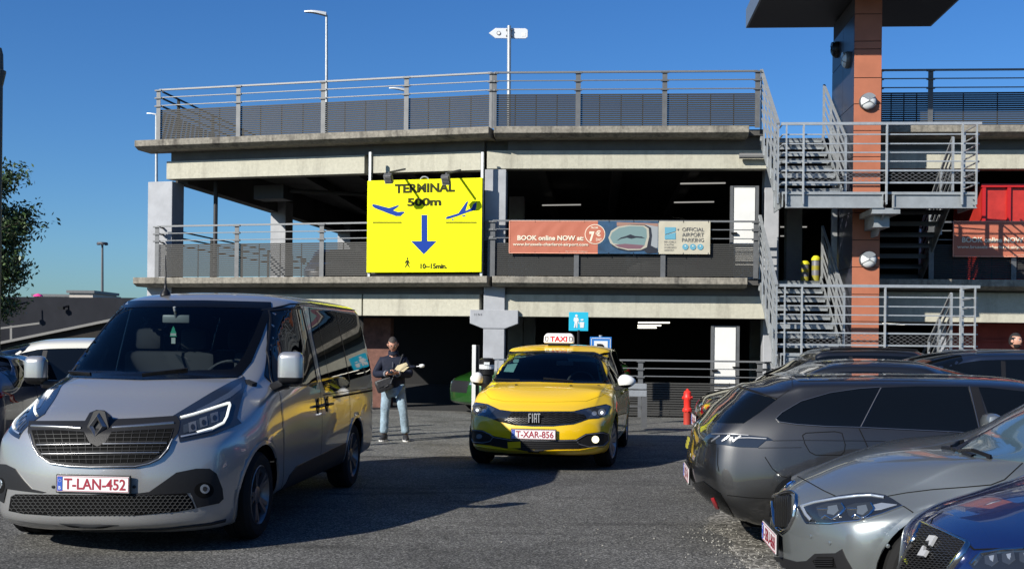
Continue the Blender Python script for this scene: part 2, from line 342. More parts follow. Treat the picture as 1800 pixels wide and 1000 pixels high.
# railings
def railing(w, ts, z, t0=None, t1=None, slat_top=.71, zs=(.80, .98, 1.15), lit=RAILM, off=.10, nsl=16):
    t0 = ts[0] if t0 is None else t0; t1 = ts[-1] if t1 is None else t1
    mb = MB()
    for k, dz in enumerate(zs): mb.bar(w.p(t0, off, z + dz), w.p(t1, off, z + dz), .03 if k < 2 else .045, .018 if k < 2 else .035)
    r = mb.build('railing', lit, park)
    for t in ts:
        mb = MB()
        for s in (-.045, .045): mb.bar(w.p(t + s * .55, off + .03, z + .0), w.p(t + s * .55, off + .03, z + 1.12), .010, .05, up=w.u)
        for dz in zs: mb.box(w.p(t, off + .04, z + dz - .02), (.16, .05, .03), 0, (w.u, w.n, Z3))
        mb.build('post', GALVD, r)
    a = sorted(ts)
    for i in range(len(a) - 1):
        mb = MB()
        for k in range(nsl):
            zz = z + .03 + (slat_top - .03) * (k + .5) / nsl
            mb.bar(w.p(a[i] + .02, off - .015, zz), w.p(a[i + 1] - .02, off - .015, zz), .014, .033, up=(Z3 - w.n * .25).normalized())
        for q in range(1, 4):
            t = a[i] + (a[i + 1] - a[i]) * q / 4; mb.bar(w.p(t, off - .045, z + .02), w.p(t, off - .045, z + slat_top), .012, .02, up=w.u)
        mb.build('slat_panel', SLAT, r)
    return r
tsL = [TL + .03, WL.hit(420, 200, .1)[0], WL.hit(569, 200, .1)[0], WL.hit(715, 200, .1)[0], -.03]
tsR = [0.0, WR.hit(1016, 200, .1)[0], WR.hit(1168, 200, .1)[0], WR.hit(1331, 200, .1)[0]]
railing(WL, tsL, L2); railing(WR, tsR, L2)
railing(WL, tsL, L1, slat_top=.75, zs=(.83, .99, 1.15)); railing(WR, tsR, L1, slat_top=.70)
railing(WR, [7.75, 8.75, 11.4, 14.2], L2, t0=7.2); railing(WR, [8.8, 10.4, 12.2, 14.2], L1)
railing(WR, [1.0, 3.05, 5.45], 0.0, slat_top=.72, zs=(.84, 1.0, 1.16), nsl=14)
# railings returning along the left edge of the decks
for z in (L1, L2):
    mb = MB(); a = WL.p(TL + .05, 0, z)
    for dz in (.80, .98, 1.13): mb.bar(a + Z3 * dz, a + DD * 9.5 + Z3 * dz, .04, .03)
    r = mb.build('railing', SLAT, park)
    mb = MB()
    for k in range(6): mb.bar(a + DD * (1.9 * k + .8), a + DD * (1.9 * k + .8) + Z3 * 1.13, .06, .05)
    mb.build('post', SLAT, r)
    if z == L2:
        mb = MB()
        for k in range(14): mb.bar(a + Z3 * (.05 + k * .048), a + DD * 9.5 + Z3 * (.05 + k * .048), .02, .024)
        mb.build('slat_panel', SLAT, r)
# short return of the ground railing
mb = MB(); a = WR.p(5.45, .1, 0)
b = WR.p(6.3, -.9, 0)
for dz in (.84, 1.0, 1.14): mb.bar(a + Z3 * dz, b + Z3 * dz, .05, .04)
for k in range(5): q = a.lerp(b, k / 4); mb.bar(q, q + Z3 * 1.14, .10, .03)
mb.build('return_railing', GALV, park)
# doors
def door(px0, px1, py0, z0, off, label):
    t0, z1 = WR.hit(px0, py0, off); t1, _ = WR.hit(px1, py0, off)
    mb = MB(); WR.box(mb, t0 + .07, t1 - .07, off - .05, off, z0, z1 - .03); d = mb.build('door', WHITE, park, bevel=.01)
    d['label'] = label
    mb = MB(); WR.box(mb, t0, t0 + .06, off - .07, off + .02, z0, z1); WR.box(mb, t1 - .06, t1, off - .07, off + .02, z0, z1); WR.box(mb, t0 + .06, t1 - .06, off - .07, off + .01, z1 - .03, z1)
    mb.build('frame', GALVD, d)
    mb = MB(); WR.box(mb, t0 + .02, t0 + .14, off + .02, off + .07, z0 + .95, z0 + .98); WR.box(mb, t1 - .14, t1 - .01, off + .02, off + .07, z0 + 1.02, z0 + 1.05); mb.build('handle', BLACK, d)
door(1284, 1334, 327, L1, -.45, 'white sunlit door on the first deck')
door(1250, 1300, 572, 0.0, -.35, 'white sunlit door at ground level')
# inner walls catching a little light
mb = MB(); WL.box(mb, -3.35, -2.7, -1.4, -1.2, 0, 2.0); mb.build('brick_wall', mat('dull_brick', (.13, .06, .045), .9, var=(6, .4)), park)
mb = MB(); WR.box(mb, 9.35, 14.3, -1.3, -1.1, 0, 2.0); WR.box(mb, 9.35, 14.3, -1.1, -1.04, 1.62, 1.66); mb.build('red_wall', mat('dull_red', (.30, .05, .035), .8, var=(3, .25)), park)
# writing on the column head
mb = MB(); text(mb, '3 1 N 0', WR.p(-.38, -.02, 2.04), WR.u, Z3, WR.n, .045, width=.16, lift=.003); mb.build('column_number', BLACK, park)
# ------------------------------------------------------------ steel stair tower
SO = V((4.93, 20.9, 0)); EX = WR.u; EY = -WR.n; axS = (EX, EY, Z3)
def S(x, y, z): return SO + EX * x + EY * y + Z3 * z
stair = thing('stair_tower', 'galvanised steel stair tower around an orange panelled pillar with a flat canopy', 'stair tower', S(1.9, 1.5, 0))
def sbox(mb, x0, x1, y0, y1, z0, z1, mi=0): return mb.box(S((x0 + x1) / 2, (y0 + y1) / 2, (z0 + z1) / 2), (abs(x1 - x0), abs(y1 - y0), abs(z1 - z0)), mi, axS)
PX0, PX1, PY0, PY1 = 1.50, 2.01, 1.0, 3.05
# pillar core, cladding panels
mb = MB(); sbox(mb, PX0 + .012, PX1 - .012, PY0 + .012, PY1 - .012, 0, 8.2); pil = mb.build('pillar', mat('panel_joint', (.03, .02, .02), .8), stair)
zb = [0, .47, .93, 1.45, 1.97, 2.49, 3.01, 3.53, 4.05, 4.6, 5.12, 5.62, 6.13, 6.63, 7.18, 7.33, 7.85, 8.2]
for a, b in zip(zb[:-1], zb[1:]):
    mb = MB(); sbox(mb, PX0, PX1, PY0, PY0 + .02, a + .007, b - .007); o = mb.build('front_panel', TERRA, pil, bevel=.003)
for a, b in zip(zb[:-1:2], zb[2::2]):
    for y0, y1 in ((PY0 + .03, 2.0), (2.014, PY1)):
        mb = MB(); sbox(mb, PX0 - .003, PX0 + .012, y0, y1, a + .007, b - .007); mb.build('side_panel', SLATEP, pil)
mb = MB(); sbox(mb, PX1 - .012, PX1 + .003, PY0 + .03, PY1, 0, 8.2); mb.build('side_panel', TERRA, pil)
# canopy
mb = MB(); sbox(mb, -.22, 3.56, -.5, 3.35, 8.25, 8.27); sbox(mb, -.02, 3.4, -.3, 3.2, 8.27, 8.5); cn = mb.build('canopy', mat('canopy_dark', (.02, .02, .022), .6), stair)
mb = MB(); sbox(mb, -.26, -.22, -.5, 3.35, 8.25, 8.65); sbox(mb, 3.56, 3.60, -.5, 3.35, 8.25, 8.65); sbox(mb, -.26, 3.60, 3.35, 3.39, 8.25, 8.65); sbox(mb, -.26, 3.60, -.54, -.5, 8.25, 8.65)
mb.build('fascia', mat('fascia_steel', (.16, .19, .22), .4, .4), cn)
LW = 3.45
STEEL = mat('steel_beam', (.30, .32, .33), .5, .35, var=(4, .15), bump=(12, .15))
MESHM = None
def hexmesh():
    m = bpy.data.materials.new('wire_mesh'); m.use_nodes = True; n = m.node_tree; b = n.nodes['Principled BSDF']
    b.inputs['Base Color'].default_value = (.2, .2, .2, 1); b.inputs['Metallic'].default_value = .5; b.inputs['Roughness'].default_value = .5
    return m
MESHM = hexmesh()
def wire(mb, a, b, z0, z1, cell=.055, r=.003):
    """expanded-metal lattice between two posts"""
    a = V(a); b = V(b); L = (b - a).length; u = (b - a) / L; n = int(L / cell); m = max(2, int((z1 - z0) / (cell * .6)))
    nn = u.cross(Z3)
    def pt(i, j): return a + u * (L * i / n) + Z3 * (z0 + (z1 - z0) * j / m)
    for j in range(m):
        for i in range(n):
            if (i + j) % 2: p, q = pt(i, j), pt(i + 1, j + 1)
            else: p, q = pt(i + 1, j), pt(i, j + 1)
            t = (q - p).normalized(); s = t.cross(nn).normalized() * r
            mb.add([p - s, p + s, q + s, q - s], [(0, 1, 2, 3)])
def landing(z):
    # floor & frame
    mb = MB(); sbox(mb, 0, LW, 0, .95, z - .04, z); ld = mb.build('landing', STEEL, stair)
    mb = MB()
    def ibeam(x0, x1):
        sbox(mb, x0, x1, -.045, .045, z - .055, z - .04 + .02 - .022); sbox(mb, x0, x1, -.06, .06, z - .30, z - .285); sbox(mb, x0, x1, -.01, .01, z - .285, z - .055)
        for x in (x0 + .02, x1 - .02): sbox(mb, x - .008, x + .008, -.055, .055, z - .285, z - .055)
    ibeam(.06, 1.82); ibeam(1.98, LW + .02)
    for x in (.1, LW - .06):
        for dz in (-.12, -.22): mb.cyl(S(x, -.065, z + dz), S(x, -.045, z + dz), .014, 6)
    sbox(mb, .0, .02, .0, 1.0, z - .28, z - .04); sbox(mb, LW, LW + .02, 0, 1.0, z - .28, z - .04)
    mb.build('edge_beam', STEEL, ld)
    mb = MB(); sbox(mb, 1.62, 2.12, -.03, 1.0, z - .40, z - .30); sbox(mb, 1.72, 2.0, .25, 1.0, z - .62, z - .40)
    mb.prism([(.0, -.30), (1.0, -.30), (1.0, -.75), (.6, -.75)], S(1.84, 0, z), EY, Z3, EX, 0, .04); mb.build('bracket', STEEL, ld)
    # railing
    mb = MB()
    top = z + 1.24
    mb.bar(S(-.03, -.02, top), S(LW + .1, -.02, top), .045, .05)
    for dz in (.16, .38): mb.bar(S(0, -.04, z + dz + .0), S(LW + .03, -.04, z + dz), .03, .03)
    for dz in (.55, .71, .87, 1.04): mb.bar(S(0, -.04, z + dz), S(LW + .05, -.04, z + dz), .022, .022)
    for x in (-.0, LW + .06):
        for dz in (.16, .38, .55, .71, .87, 1.04, 1.24): mb.bar(S(x, -.02, z + dz), S(x, .9, z + dz), .022, .022)
    rl = mb.build('railing', GALV, ld)
    for x in (.06, .37, 1.86, 3.20, LW):
        mb = MB(); w_ = .07 if x in (.37, 1.86, 3.20) else .05
        mb.bar(S(x, -.075, z - .24), S(x, -.075, top - .02), .02, w_, up=EY); mb.bar(S(x, -.055, z - .2), S(x, -.055, top - .05), w_ * .5, .012, up=EY); mb.build('post', GALV, rl)
    for x in (-.0, LW + .06):
        mb = MB(); mb.bar(S(x, .85, z - .2), S(x, .85, top), .05, .05); mb.build('post', GALV, rl)
    for a, b in ((.06, .37), (.39, 1.84), (1.88, 3.18), (3.22, LW)):
        mb = MB(); wire(mb, S(a, -.03, 0), S(b, -.03, 0), z + .17, z + .37); mb.build('wire_mesh', MESHM, rl)
    # stair flight going up on the left
    def flight(x0, x1, z0, z1, y0, y1, litm, handrail_sides):
        n = 8; mb = MB()
        for k in range(n):
            yy = y0 + (y1 - y0) * (k + .5) / n; zz = z0 + (z1 - z0) * (k + 1) / n
            sbox(mb, x0 + .05, x1 - .05, yy - .14, yy + .16, zz - .045, zz)
            sbox(mb, x0 + .05, x1 - .05, yy - .14, yy - .125, zz - .09, zz)
        fl = mb.build('stair_flight', litm, stair)
        for x in (x0, x1):
            mb = MB(); a = S(x, y0, z0 + .0); b = S(x, y1, z1 + .0); mb.bar(a, b, .02, .26); mb.build('stringer', STEEL, fl)
        for x in handrail_sides:
            mb = MB()
            for dz in (.35, .55, .75, .95, 1.16): mb.bar(S(x, y0, z0 + dz), S(x, y1, z1 + dz), .03 if dz < 1 else .045, .022 if dz < 1 else .04)
            for q in (0, .33, .66, 1): p = S(x, y0 + (y1 - y0) * q, z0 + (z1 - z0) * q); mb.bar(p - Z3 * .1, p + Z3 * 1.16, .04, .05)
            mb.build('handrail', GALV, fl)
        return fl
    flight(.06, 1.30, z, z + 1.48, .95, 3.1, STEEL, (1.34,))
    if z > 2: flight(2.1, 3.3, z - 1.52, z, 3.1, .95, mat('stair_dark', (.05, .052, .055), .5, .3), (3.34,))
    else: flight(2.1, 3.3, 0, z, 3.1, .95, mat('stair_dark', (.05, .052, .055), .5, .3), (3.34,))
    # sloping outer railing on the left
    mb = MB(); y0, y1 = .0, 2.25; za, zb_ = z, z + 1.46
    for dz in (.38, .56, .74, .92, 1.06): mb.bar(S(-.08, y0, za + dz), S(-.08, y1, zb_ + dz), .022, .022)
    mb.bar(S(-.08, y0, za + 1.24), S(-.08, y1, zb_ + 1.3), .06, .05)
    for q in (0, .2, .4, .6, .8, 1): p = S(-.08, y0 + (y1 - y0) * q, za + (zb_ - za) * q); mb.bar(p - Z3 * .22, p + Z3 * 1.22, .025, .06)
    mb.bar(S(-.06, y0, za - .14), S(-.06, y1, zb_ - .14), .03, .22)
    mb.build('outer_railing', GALV, stair)
landing(1.48 + L1); landing(L1 - 1.48)
for x in (.1, LW - .1):
    mb = MB(); mb.bar(S(x, .3, 0), S(x, .3, L1 - 1.7), .12, .12); mb.build('support_leg', STEEL, stair)
mb = MB(); mb.bar(S(1.42, 2.3, L1), S(1.42, 2.3, L2), .10, .08); mb.build('support_leg', GALV, stair)
# round wall lamps
def walllamp(c, n, up, label, dark=False):
    t = thing('wall_lamp', label, 'lamp', c, 0, 'round wall lamps on the pillar')
    r = .165; mb = MB(); mb.lathe(c, n, [(0, 0), (0, r), (.05, r), (.075, r * .93), (.075, 0)], 28); mb.build('housing', BLACK if dark else GALVD, t, smooth='auto')
    mb = MB(); mb.lathe(c, n, [(.07, r * .90), (.10, r * .8), (.125, r * .5), (.135, 0)], 28); mb.build('glass', BLACK if dark else LENSW, t, smooth=True)
    a = n.cross(up).normalized(); mb = MB()
    for k in range(3):
        an = radians(90 + 120 * k); q = a * cos(an) + up * sin(an); mb.tube([c + n * .145, c + n * .125 + q * r * .5, c + n * .09 + q * r * .93], .009, 6)
    mb.prism([(r * .93 * cos(radians(35 + 110 * i / 10)), r * .93 * sin(radians(35 + 110 * i / 10))) for i in range(11)] + [(-.02, .02), (.02, .02)], c, a, up, n, .10, .132)
    mb.build('guard', mat('lamp_guard', (.35, .36, .36), .4, .5) if not dark else BLACK, t)
def pil_front(px, py):
    r = ray(px, py); o = S(0, PY0, 0); d = o.dot(EY) / r.dot(EY); return V((r.x * d, r.y * d, CAMH + r.z * d))
def pil_side(px, py):
    r = ray(px, py); o = S(PX0, 0, 0); d = o.dot(EX) / r.dot(EX); return V((r.x * d, r.y * d, CAMH + r.z * d))
walllamp(pil_front(1525, 180), -EY, Z3, 'upper round grey lamp on the orange front of the pillar, above the top landing')
walllamp(pil_front(1525, 457), -EY, Z3, 'lower round grey lamp on the orange front of the pillar, between the landings')
walllamp(pil_side(1492, 106), -EX, Z3, 'pale round lamp on the dark side of the pillar below the canopy')
walllamp(pil_side(1473, 88), -EX, Z3, 'black round lamp on the dark side of the pillar below the canopy', True)
# reflective cylinders on the first deck at the top of the stair
def marker(px, py, label, full):
    t, z = WR.hit(px, 470, -1.15); c = WR.p(t, -1.15, L1); T = thing('marker_post', label, 'bollard', c, 0, 'yellow marker posts at the stair head'); h = .56 if full else .45
    mb = MB(); mb.lathe(c, Z3, [(0, .085), (h * .8, .085), (h * .84, .07)], 16); mb.build('post_body', mat('marker_grey', (.12, .12, .14), .5), T, smooth='auto')
    mb = MB(); mb.lathe(c, Z3, [(h * .82, .0), (h * .82, .095), (h * .9, .095), (h, .05), (h, 0)], 16); mb.build('cap', mat('marker_yellow', (.55, .52, .02), .5), T, smooth='auto')
    for z0, z1 in ((.02, .25), (.45, .62)):
        mb = MB(); mb.lathe(c, Z3, [(h * z0, .0865), (h * z1, .0865)], 16); mb.build('band', mat('marker_band', (.25, .22, .02), .5), T, smooth='auto')
marker(1415, 0, 'shorter yellow and grey marker post at the stair head on the first deck', False)
marker(1434, 0, 'taller marker post with a bright yellow cap at the stair head on the first deck', True)
# ------------------------------------------------------------ terminal sign
class Pl:   # drawing plane: pixel polygons laid flat on a wing plane
    def __init__(s, w, off): s.w = w; s.off = off
    def q(s, px, py): return s.w.hit(px, py, s.off)
    def poly(s, mb, pts, lift=.004, th=.003, mi=0):
        mb.prism([s.q(*p) for p in pts], s.w.p(0, s.off, 0), s.w.u, Z3, s.w.n, lift - th, lift, mi)
    def text(s, mb, txt, px0, px1, ybase, ytop, bold=.012, lift=.005):
        t0, z0 = s.q(px0, ybase); t1, z1 = s.q(px1, ytop)
        text(mb, txt, s.w.p(t0, s.off, z0), s.w.u, Z3, s.w.n, z1 - z0, bold, t1 - t0, lift=lift)
SF = Pl(WL, .34)
sc_ = WL.p(SF.q(747, 478)[0], .3, L1)
ts = thing('terminal_sign', 'large yellow sign reading TERMINAL 500m with a blue arrow pointing down', 'sign', sc_)
t0, z1 = SF.q(646, 318); t1, z0 = SF.q(846, 478)
mb = MB(); WL.box(mb, t0, t1, .30, .34, z0, z1); mb.build('board', YELS, ts, bevel=.004)
mb = MB(); SF.text(mb, 'TERMINAL', 694, 800, 339, 322, .045); SF.text(mb, '500m', 716, 776, 362, 348, .045); SF.text(mb, '10~15min.', 739, 786, 472, 463.5, .045); mb.build('lettering', INK, ts)
mb = MB(); SF.poly(mb, [(741, 378), (751, 378), (751, 424), (767.5, 424), (745, 447), (722.5, 424), (741, 424)]); mb.build('arrow', BLUES, ts)
mb = MB()
SF.poly(mb, [(654, 361), (656, 359), (661, 360), (684, 366), (699, 361), (702, 362), (691, 370), (700, 373), (708, 372), (712, 373), (706, 378), (705, 380), (696, 380), (682, 375), (659, 366), (655, 363)]); mb.build('departing_plane', BLUES, ts)
mb = MB()
SF.poly(mb, [(783, 384), (786, 381), (806, 375), (815, 362), (820, 355), (823, 354), (818, 371), (829, 366), (832, 359), (838, 355), (837, 364), (836, 369), (820, 374), (804, 380), (788, 385), (784, 385)])
for x, y in ((796, 386), (814, 380), (817, 379)): SF.poly(mb, ellipse(x, y, 1.5, 1.5, 8))
mb.build('arriving_plane', BLUES, ts)
mb = MB(); SF.poly(mb, [(655, 390.2), (706, 390.2), (706, 392.2), (655, 392.2)]); SF.poly(mb, [(784, 390.2), (838, 390.2), (838, 392.2), (784, 392.2)]); SF.poly(mb, [(708, 471.5), (735, 471.5), (735, 472), (708, 472)]); mb.build('ground_line', INK, ts)
mb = MB(); SF.poly(mb, ellipse(716.2, 454.5, 1.6, 1.8, 10)); SF.poly(mb, [(714.5, 457), (718, 457), (720.5, 463), (719.3, 463.4), (718.2, 460.6), (718, 464), (720.5, 469.6), (719, 470), (716, 465.6), (713, 470), (711.6, 469.4), (714.4, 464.2), (714.6, 460.6), (712.6, 463), (711.3, 462)])
mb.build('walking_figure', INK, ts)
for px in (651.5, 848.5):
    t = WL.hit(px, 300, .25)[0]; mb = MB(); mb.bar(WL.p(t, .26, L1 + .0), WL.p(t, .26, WL.hit(px, 268, .25)[1]), .07, .05, up=WL.u); mb.build('post', GALV, ts)
mb = MB(); WL.box(mb, t0 + .02, t1 - .02, .20, .26, z0 - .07, z0 - .03); mb.build('bottom_rail', BLACK, ts)
mb = MB(); tm, zm = SF.q(745, 318); pts = [WL.p(tm + .09 * cos(a), .3, zm + .02 + .07 * sin(a)) for a in [pi * k / 8 for k in range(9)]]; mb.tube(pts, .014, 6); mb.build('lifting_eye', GALV, ts)
# floodlights over the sign
def flood(px, py, label):
    t, z = WL.hit(px, py, 1.0); T = thing('floodlight', label, 'floodlight', WL.p(t, .3, z + .1), 0, 'floodlights above the terminal sign')
    mb = MB(); mb.bar(WL.p(t - .02, .0, z + .34), WL.p(t + .0, 1.0, z + .12), .035, .035); mb.build('arm', GALVD, T)
    mb = MB(); ax = (WL.u, (WL.n * .8 - Z3 * .6).normalized(), (WL.n * .6 + Z3 * .8).normalized()); mb.box(WL.p(t, 1.0, z), (.17, .09, .20), 0, ax, .01); mb.build('lamp_head', mat('flood_grey', (.09, .09, .09), .4), T)
    mb = MB()
    for k in range(6): mb.box(WL.p(t, 1.0, z) + ax[2] * (-.08 + .032 * k) + ax[1] * .055, (.15, .03, .010), 0, ax)
    mb.build('cooling_fins', mat('fin', (.3, .3, .3), .4, .4), T)
flood(683, 314, 'left of two small floodlights above the yellow terminal sign')
flood(784, 316, 'right of two small floodlights above the yellow terminal sign')
# ------------------------------------------------------------ banners
def banner(px0, px1, pyt, pyb, label, dz=0, tshift=None):
    B = Pl(WR, .17); ta, zt = B.q(px0, pyt); tb, zb = B.q(px1, pyb)
    if tshift is not None: ta, tb = tshift, tshift + (tb - ta)
    W_ = tb - ta; H_ = zt - zb
    T = thing('banner', label, 'banner', WR.p((ta + tb) / 2, .17, zb), 0, 'advertising banners on the railing')
    o = WR.p(ta, .17, zb)
    def X(x): return x / 353.0 * W_
    def Y(y): return (1 - y / 59.0) * H_
    rn = random.Random(5)
    def cloth(x0, x1, m, name):
        mb = MB(); nx = max(3, int((x1 - x0) / 3)); ny = 14
        vs = []
        for j in range(ny + 1):
            for i in range(nx + 1):
                x = x0 + (x1 - x0) * i / nx; y = 59 * j / ny
                f = .003 * sin(x * .21 + y * .12) * sin(y / 59 * pi) + .002 * abs(sin(x * .087)) * (1 - y / 59) * cos((x + y * .9) * .25)
                vs.append(o + WR.u * X(x) + Z3 * Y(y) + WR.n * f)
        mb.add(vs, [(j * (nx + 1) + i, j * (nx + 1) + i + 1, (j + 1) * (nx + 1) + i + 1, (j + 1) * (nx + 1) + i) for j in range(ny) for i in range(nx)])
        return mb.build(name, m, T, smooth=True)
    cloth(0, 157, BAN_O, 'orange_panel'); cloth(157, 263, mat('banner_blue', (.02, .065, .13), .5, var=(1.5, .6)), 'picture_panel'); cloth(263, 353, BAN_C, 'cream_panel')
    def pol(mb, pts, lift=.029): mb.prism([(X(x), Y(y)) for x, y in pts], o, WR.u, Z3, WR.n, lift * .38 - .002, lift * .38)
    def tx(mb, s, x0, x1, yb, yt, bold=.012, lift=.030): text(mb, s, o + WR.u * X(x0) + Z3 * Y(yb), WR.u, Z3, WR.n, Y(yt) - Y(yb), bold, X(x1) - X(x0), lift=lift * .38)
    mb = MB()
    for a, b in (((0, 0), (157, 1.3)), ((0, 57.7), (157, 59)), ((0, 0), (1.3, 59))): pol(mb, [a, (b[0], a[1]), b, (a[0], b[1])], .018)
    mb.build('hem', mat('banner_hem', (.75, .33, .22), .6), T)
    mb = MB(); tx(mb, 'BOOK online NOW at:', 15, 132, 35, 27, .035); tx(mb, 'www.brussels-charleroi-airport.com', 7, 140, 45, 40, .02); tx(mb, 'For our best conditions', 101, 139, 56, 54.3, .0)
    mb.build('lettering', CREAM, T)
    mb = MB(); pol(mb, ellipse(152, 24, 18, 18, 30), .022); mb.build('price_disc', mat('banner_print_cream', ), T)
    mb = MB(); pol(mb, ellipse(152, 24, 16.8, 16.8, 30), .025); mb.build('price_disc_inner', BAN_O, T)
    mb = MB(); tx(mb, 'FROM', 145, 157, 14, 10.5, .01, .028); tx(mb, '7', 142, 151, 36, 20, .05, .028); tx(mb, '€', 153, 162, 27, 18, .03, .028); tx(mb, 'DAY', 154, 164, 36, 31, .01, .028); mb.build('price', CREAM, T)
    # wing mirror picture
    def art(name, m, pts, l): mb = MB(); pol(mb, pts, l); mb.build(name, m, T)
    art('picture_road', mat('art_brown', (.28, .16, .12), .6), [(190, 2), (262, 4), (262, 12), (190, 9)], .016)
    art('picture_door', mat('art_grey', (.27, .29, .30), .5), [(240, 6), (262, 10), (262, 48), (240, 50)], .017)
    art('picture_mirror_shell', mat('art_black', (.02, .022, .03), .4), [(177, 30), (181, 20), (192, 11), (215, 6), (240, 7), (250, 12), (252, 26), (250, 44), (262, 50), (262, 57), (244, 58), (238, 53), (215, 55), (196, 52), (182, 45)], .020)
    art('picture_mirror_rim', mat('art_rim', (.38, .36, .29), .5), [(175.5, 30), (180, 18), (192, 10), (213, 7), (238, 8), (246, 13), (247, 28), (243, 47), (232, 52), (210, 52.5), (190, 47.5), (179, 40)], .022)
    art('picture_mirror_glass', mat('art_glass', (.15, .23, .23), .5), [(178.5, 30), (182, 21), (194, 12.5), (213, 9), (236, 9.6), (242, 14), (243, 28), (239, 44), (200, 43), (184, 40)], .024)
    art('picture_mirror_road', mat('art_plum', (.16, .08, .10), .5), [(186, 43), (205, 41), (239, 43.5), (232, 50), (210, 50), (194, 47)], .026)
    art('picture_plane', mat('art_black', ), [(190, 36), (197, 30), (207, 27), (214, 24), (222, 27), (234, 28), (240, 31), (224, 30), (216, 32), (208, 30), (198, 32)], .028)
    mb = MB(); tx(mb, 'OFFICIAL', 304, 342, 18, 11.2, .0); tx(mb, 'AIRPORT', 304, 342, 27.5, 20.7, .0); tx(mb, 'PARKING', 304, 342, 37, 30.2, .0)
    tx(mb, 'BRUSSELS', 273, 293, 38.5, 35.5, .0); tx(mb, 'SOUTH', 273, 289, 43.5, 40.5, .0); tx(mb, 'CHARLEROI', 273, 294, 48.5, 45.5, .0); tx(mb, 'AIRPORT', 273, 290, 53.5, 50.5, .0)
    pol(mb, [(295, 14.5), (299, 13.5), (297, 17)])
    mb.build('parking_lettering', mat('banner_dark', (.10, .10, .10), .6), T)
    mb = MB(); pol(mb, [(274, 11), (293, 11), (293, 18), (274, 24)]); pol(mb, [(274, 25.5), (293, 20), (293, 32.5), (274, 32.5)])
    for x in (310, 323, 336): pol(mb, ellipse(x, 46, 5.3, 5.3, 18))
    mb.build('emblem', mat('banner_teal', (.10, .30, .40), .6), T)
    mb = MB()
    for x in (310, 323, 336): pol(mb, ellipse(x, 44.5, 1.2, 1.2, 8), .034); pol(mb, [(x - 2.4, 49), (x - 1, 46.2), (x + 1, 46.2), (x + 2.4, 49)], .024)
    mb.build('symbol', CREAM, T)
    for k in range(9):
        for y in (0, 59): mb = MB(); c = o + WR.u * X(3 + 347 * k / 8) + Z3 * Y(y); mb.bar(c - Z3 * .03, c + Z3 * .03, .012, .008); mb.build('cable_tie', BLACK, T)
banner(895, 1248, 388, 447, 'orange and cream banner with a wing mirror picture in the middle of the railing')
banner(895, 1248, 386, 449, 'orange banner crossed by diagonal shadows at the right edge of the frame', tshift=WR.hit(1675, 420, .17)[0])
# ------------------------------------------------------------ red container on the first deck
t0, z1 = WR.hit(1727, 325, -.5); T = thing('container', 'red metal container standing on the first deck behind the right banner', 'container', WR.p(t0 + 1.8, -1.5, L1))
mb = MB(); WR.box(mb, t0, t0 + 3.6, -2.4, -.56, L1, z1); mb.build('body', RED, T, bevel=.01)
mb = MB()
for k in range(8): WR.box(mb, t0 + .50 * k, t0 + .50 * k + .07, -.56, -.50, L1 + .02, z1 - .04)
WR.box(mb, t0 - .02, t0 + 3.62, -.56, -.49, z1 - .05, z1 + .02); mb.build('rib', mat('red_dark', (.42, .012, .012), .4), T)
# ------------------------------------------------------------ lamps and poles
def lamp_post(px, pytop, pybase, d, hx, label, group=None):
    b = P(px, pybase, d); tp = P(px, pytop, d); b.z = min(b.z, tp.z - .3); T = thing('street_lamp', label, 'street lamp', b, 0, group)
    r = .055 if d < 60 else .12; mb = MB(); mb.cyl(b, tp, r * 1.15, 12, 0, r * .75); mb.build('pole', GALV, T, smooth='auto')
    s = d * hx / F; mb = MB(); n = 7; up = V((0, 0, 1)); pr = []
    for i in range(n + 1):
        x = s * i / n; h = abs(s) * (.05 + .10 * (1 - i / n)); zz = tp.z + .02 + abs(s) * .12 * sin(i / n * pi * .6); wy = abs(s) * .16 * (1 - (i / n) ** 3 * .6)
        pr.append([V((tp.x + x, tp.y + a * wy, zz + b_ * h)) for a, b_ in ((-1, -.5), (1, -.5), (.8, .5), (-.8, .5))])
    vs = [p for q in pr for p in q]; fs = [(i * 4 + k, i * 4 + (k + 1) % 4, i * 4 + 4 + (k + 1) % 4, i * 4 + 4 + k) for i in range(n) for k in range(4)] + [(3, 2, 1, 0), (n * 4, n * 4 + 1, n * 4 + 2, n * 4 + 3)]
    mb.add(vs, fs); mb.build('lamp_head', GALV, T, smooth='auto')
lamp_post(574, 27, 330, 38, -39, 'tall grey street lamp rising above the top deck with its head pointing left')
lamp_post(713, 160, 330, 45, -29, 'short street lamp just showing behind the top railing, head pointing left')
lamp_post(275, 203, 560, 36, -17, 'thin street lamp behind the left end of the car park')
b = P(180, 560, 160); tp = P(180, 428, 160); T = thing('flood_mast', 'distant flood mast with a small round head on the left horizon', 'mast', V((b.x, b.y, 0)))
mb = MB(); mb.cyl(V((b.x, b.y, 0)), tp, .25, 8, 0, .15); mb.build('pole', GALVD, T)
mb = MB(); mb.lathe(tp - V((0, 0, .2)), Z3, [(0, .1), (.1, .8), (.35, .7), (.4, .1)], 14)
for a in range(6): mb.box(tp + V((cos(a) * .6, sin(a) * .6, -.1)), (.3, .3, .25))
mb.build('lamp_ring', mat('mast_dark', (.05, .05, .06), .5), T)
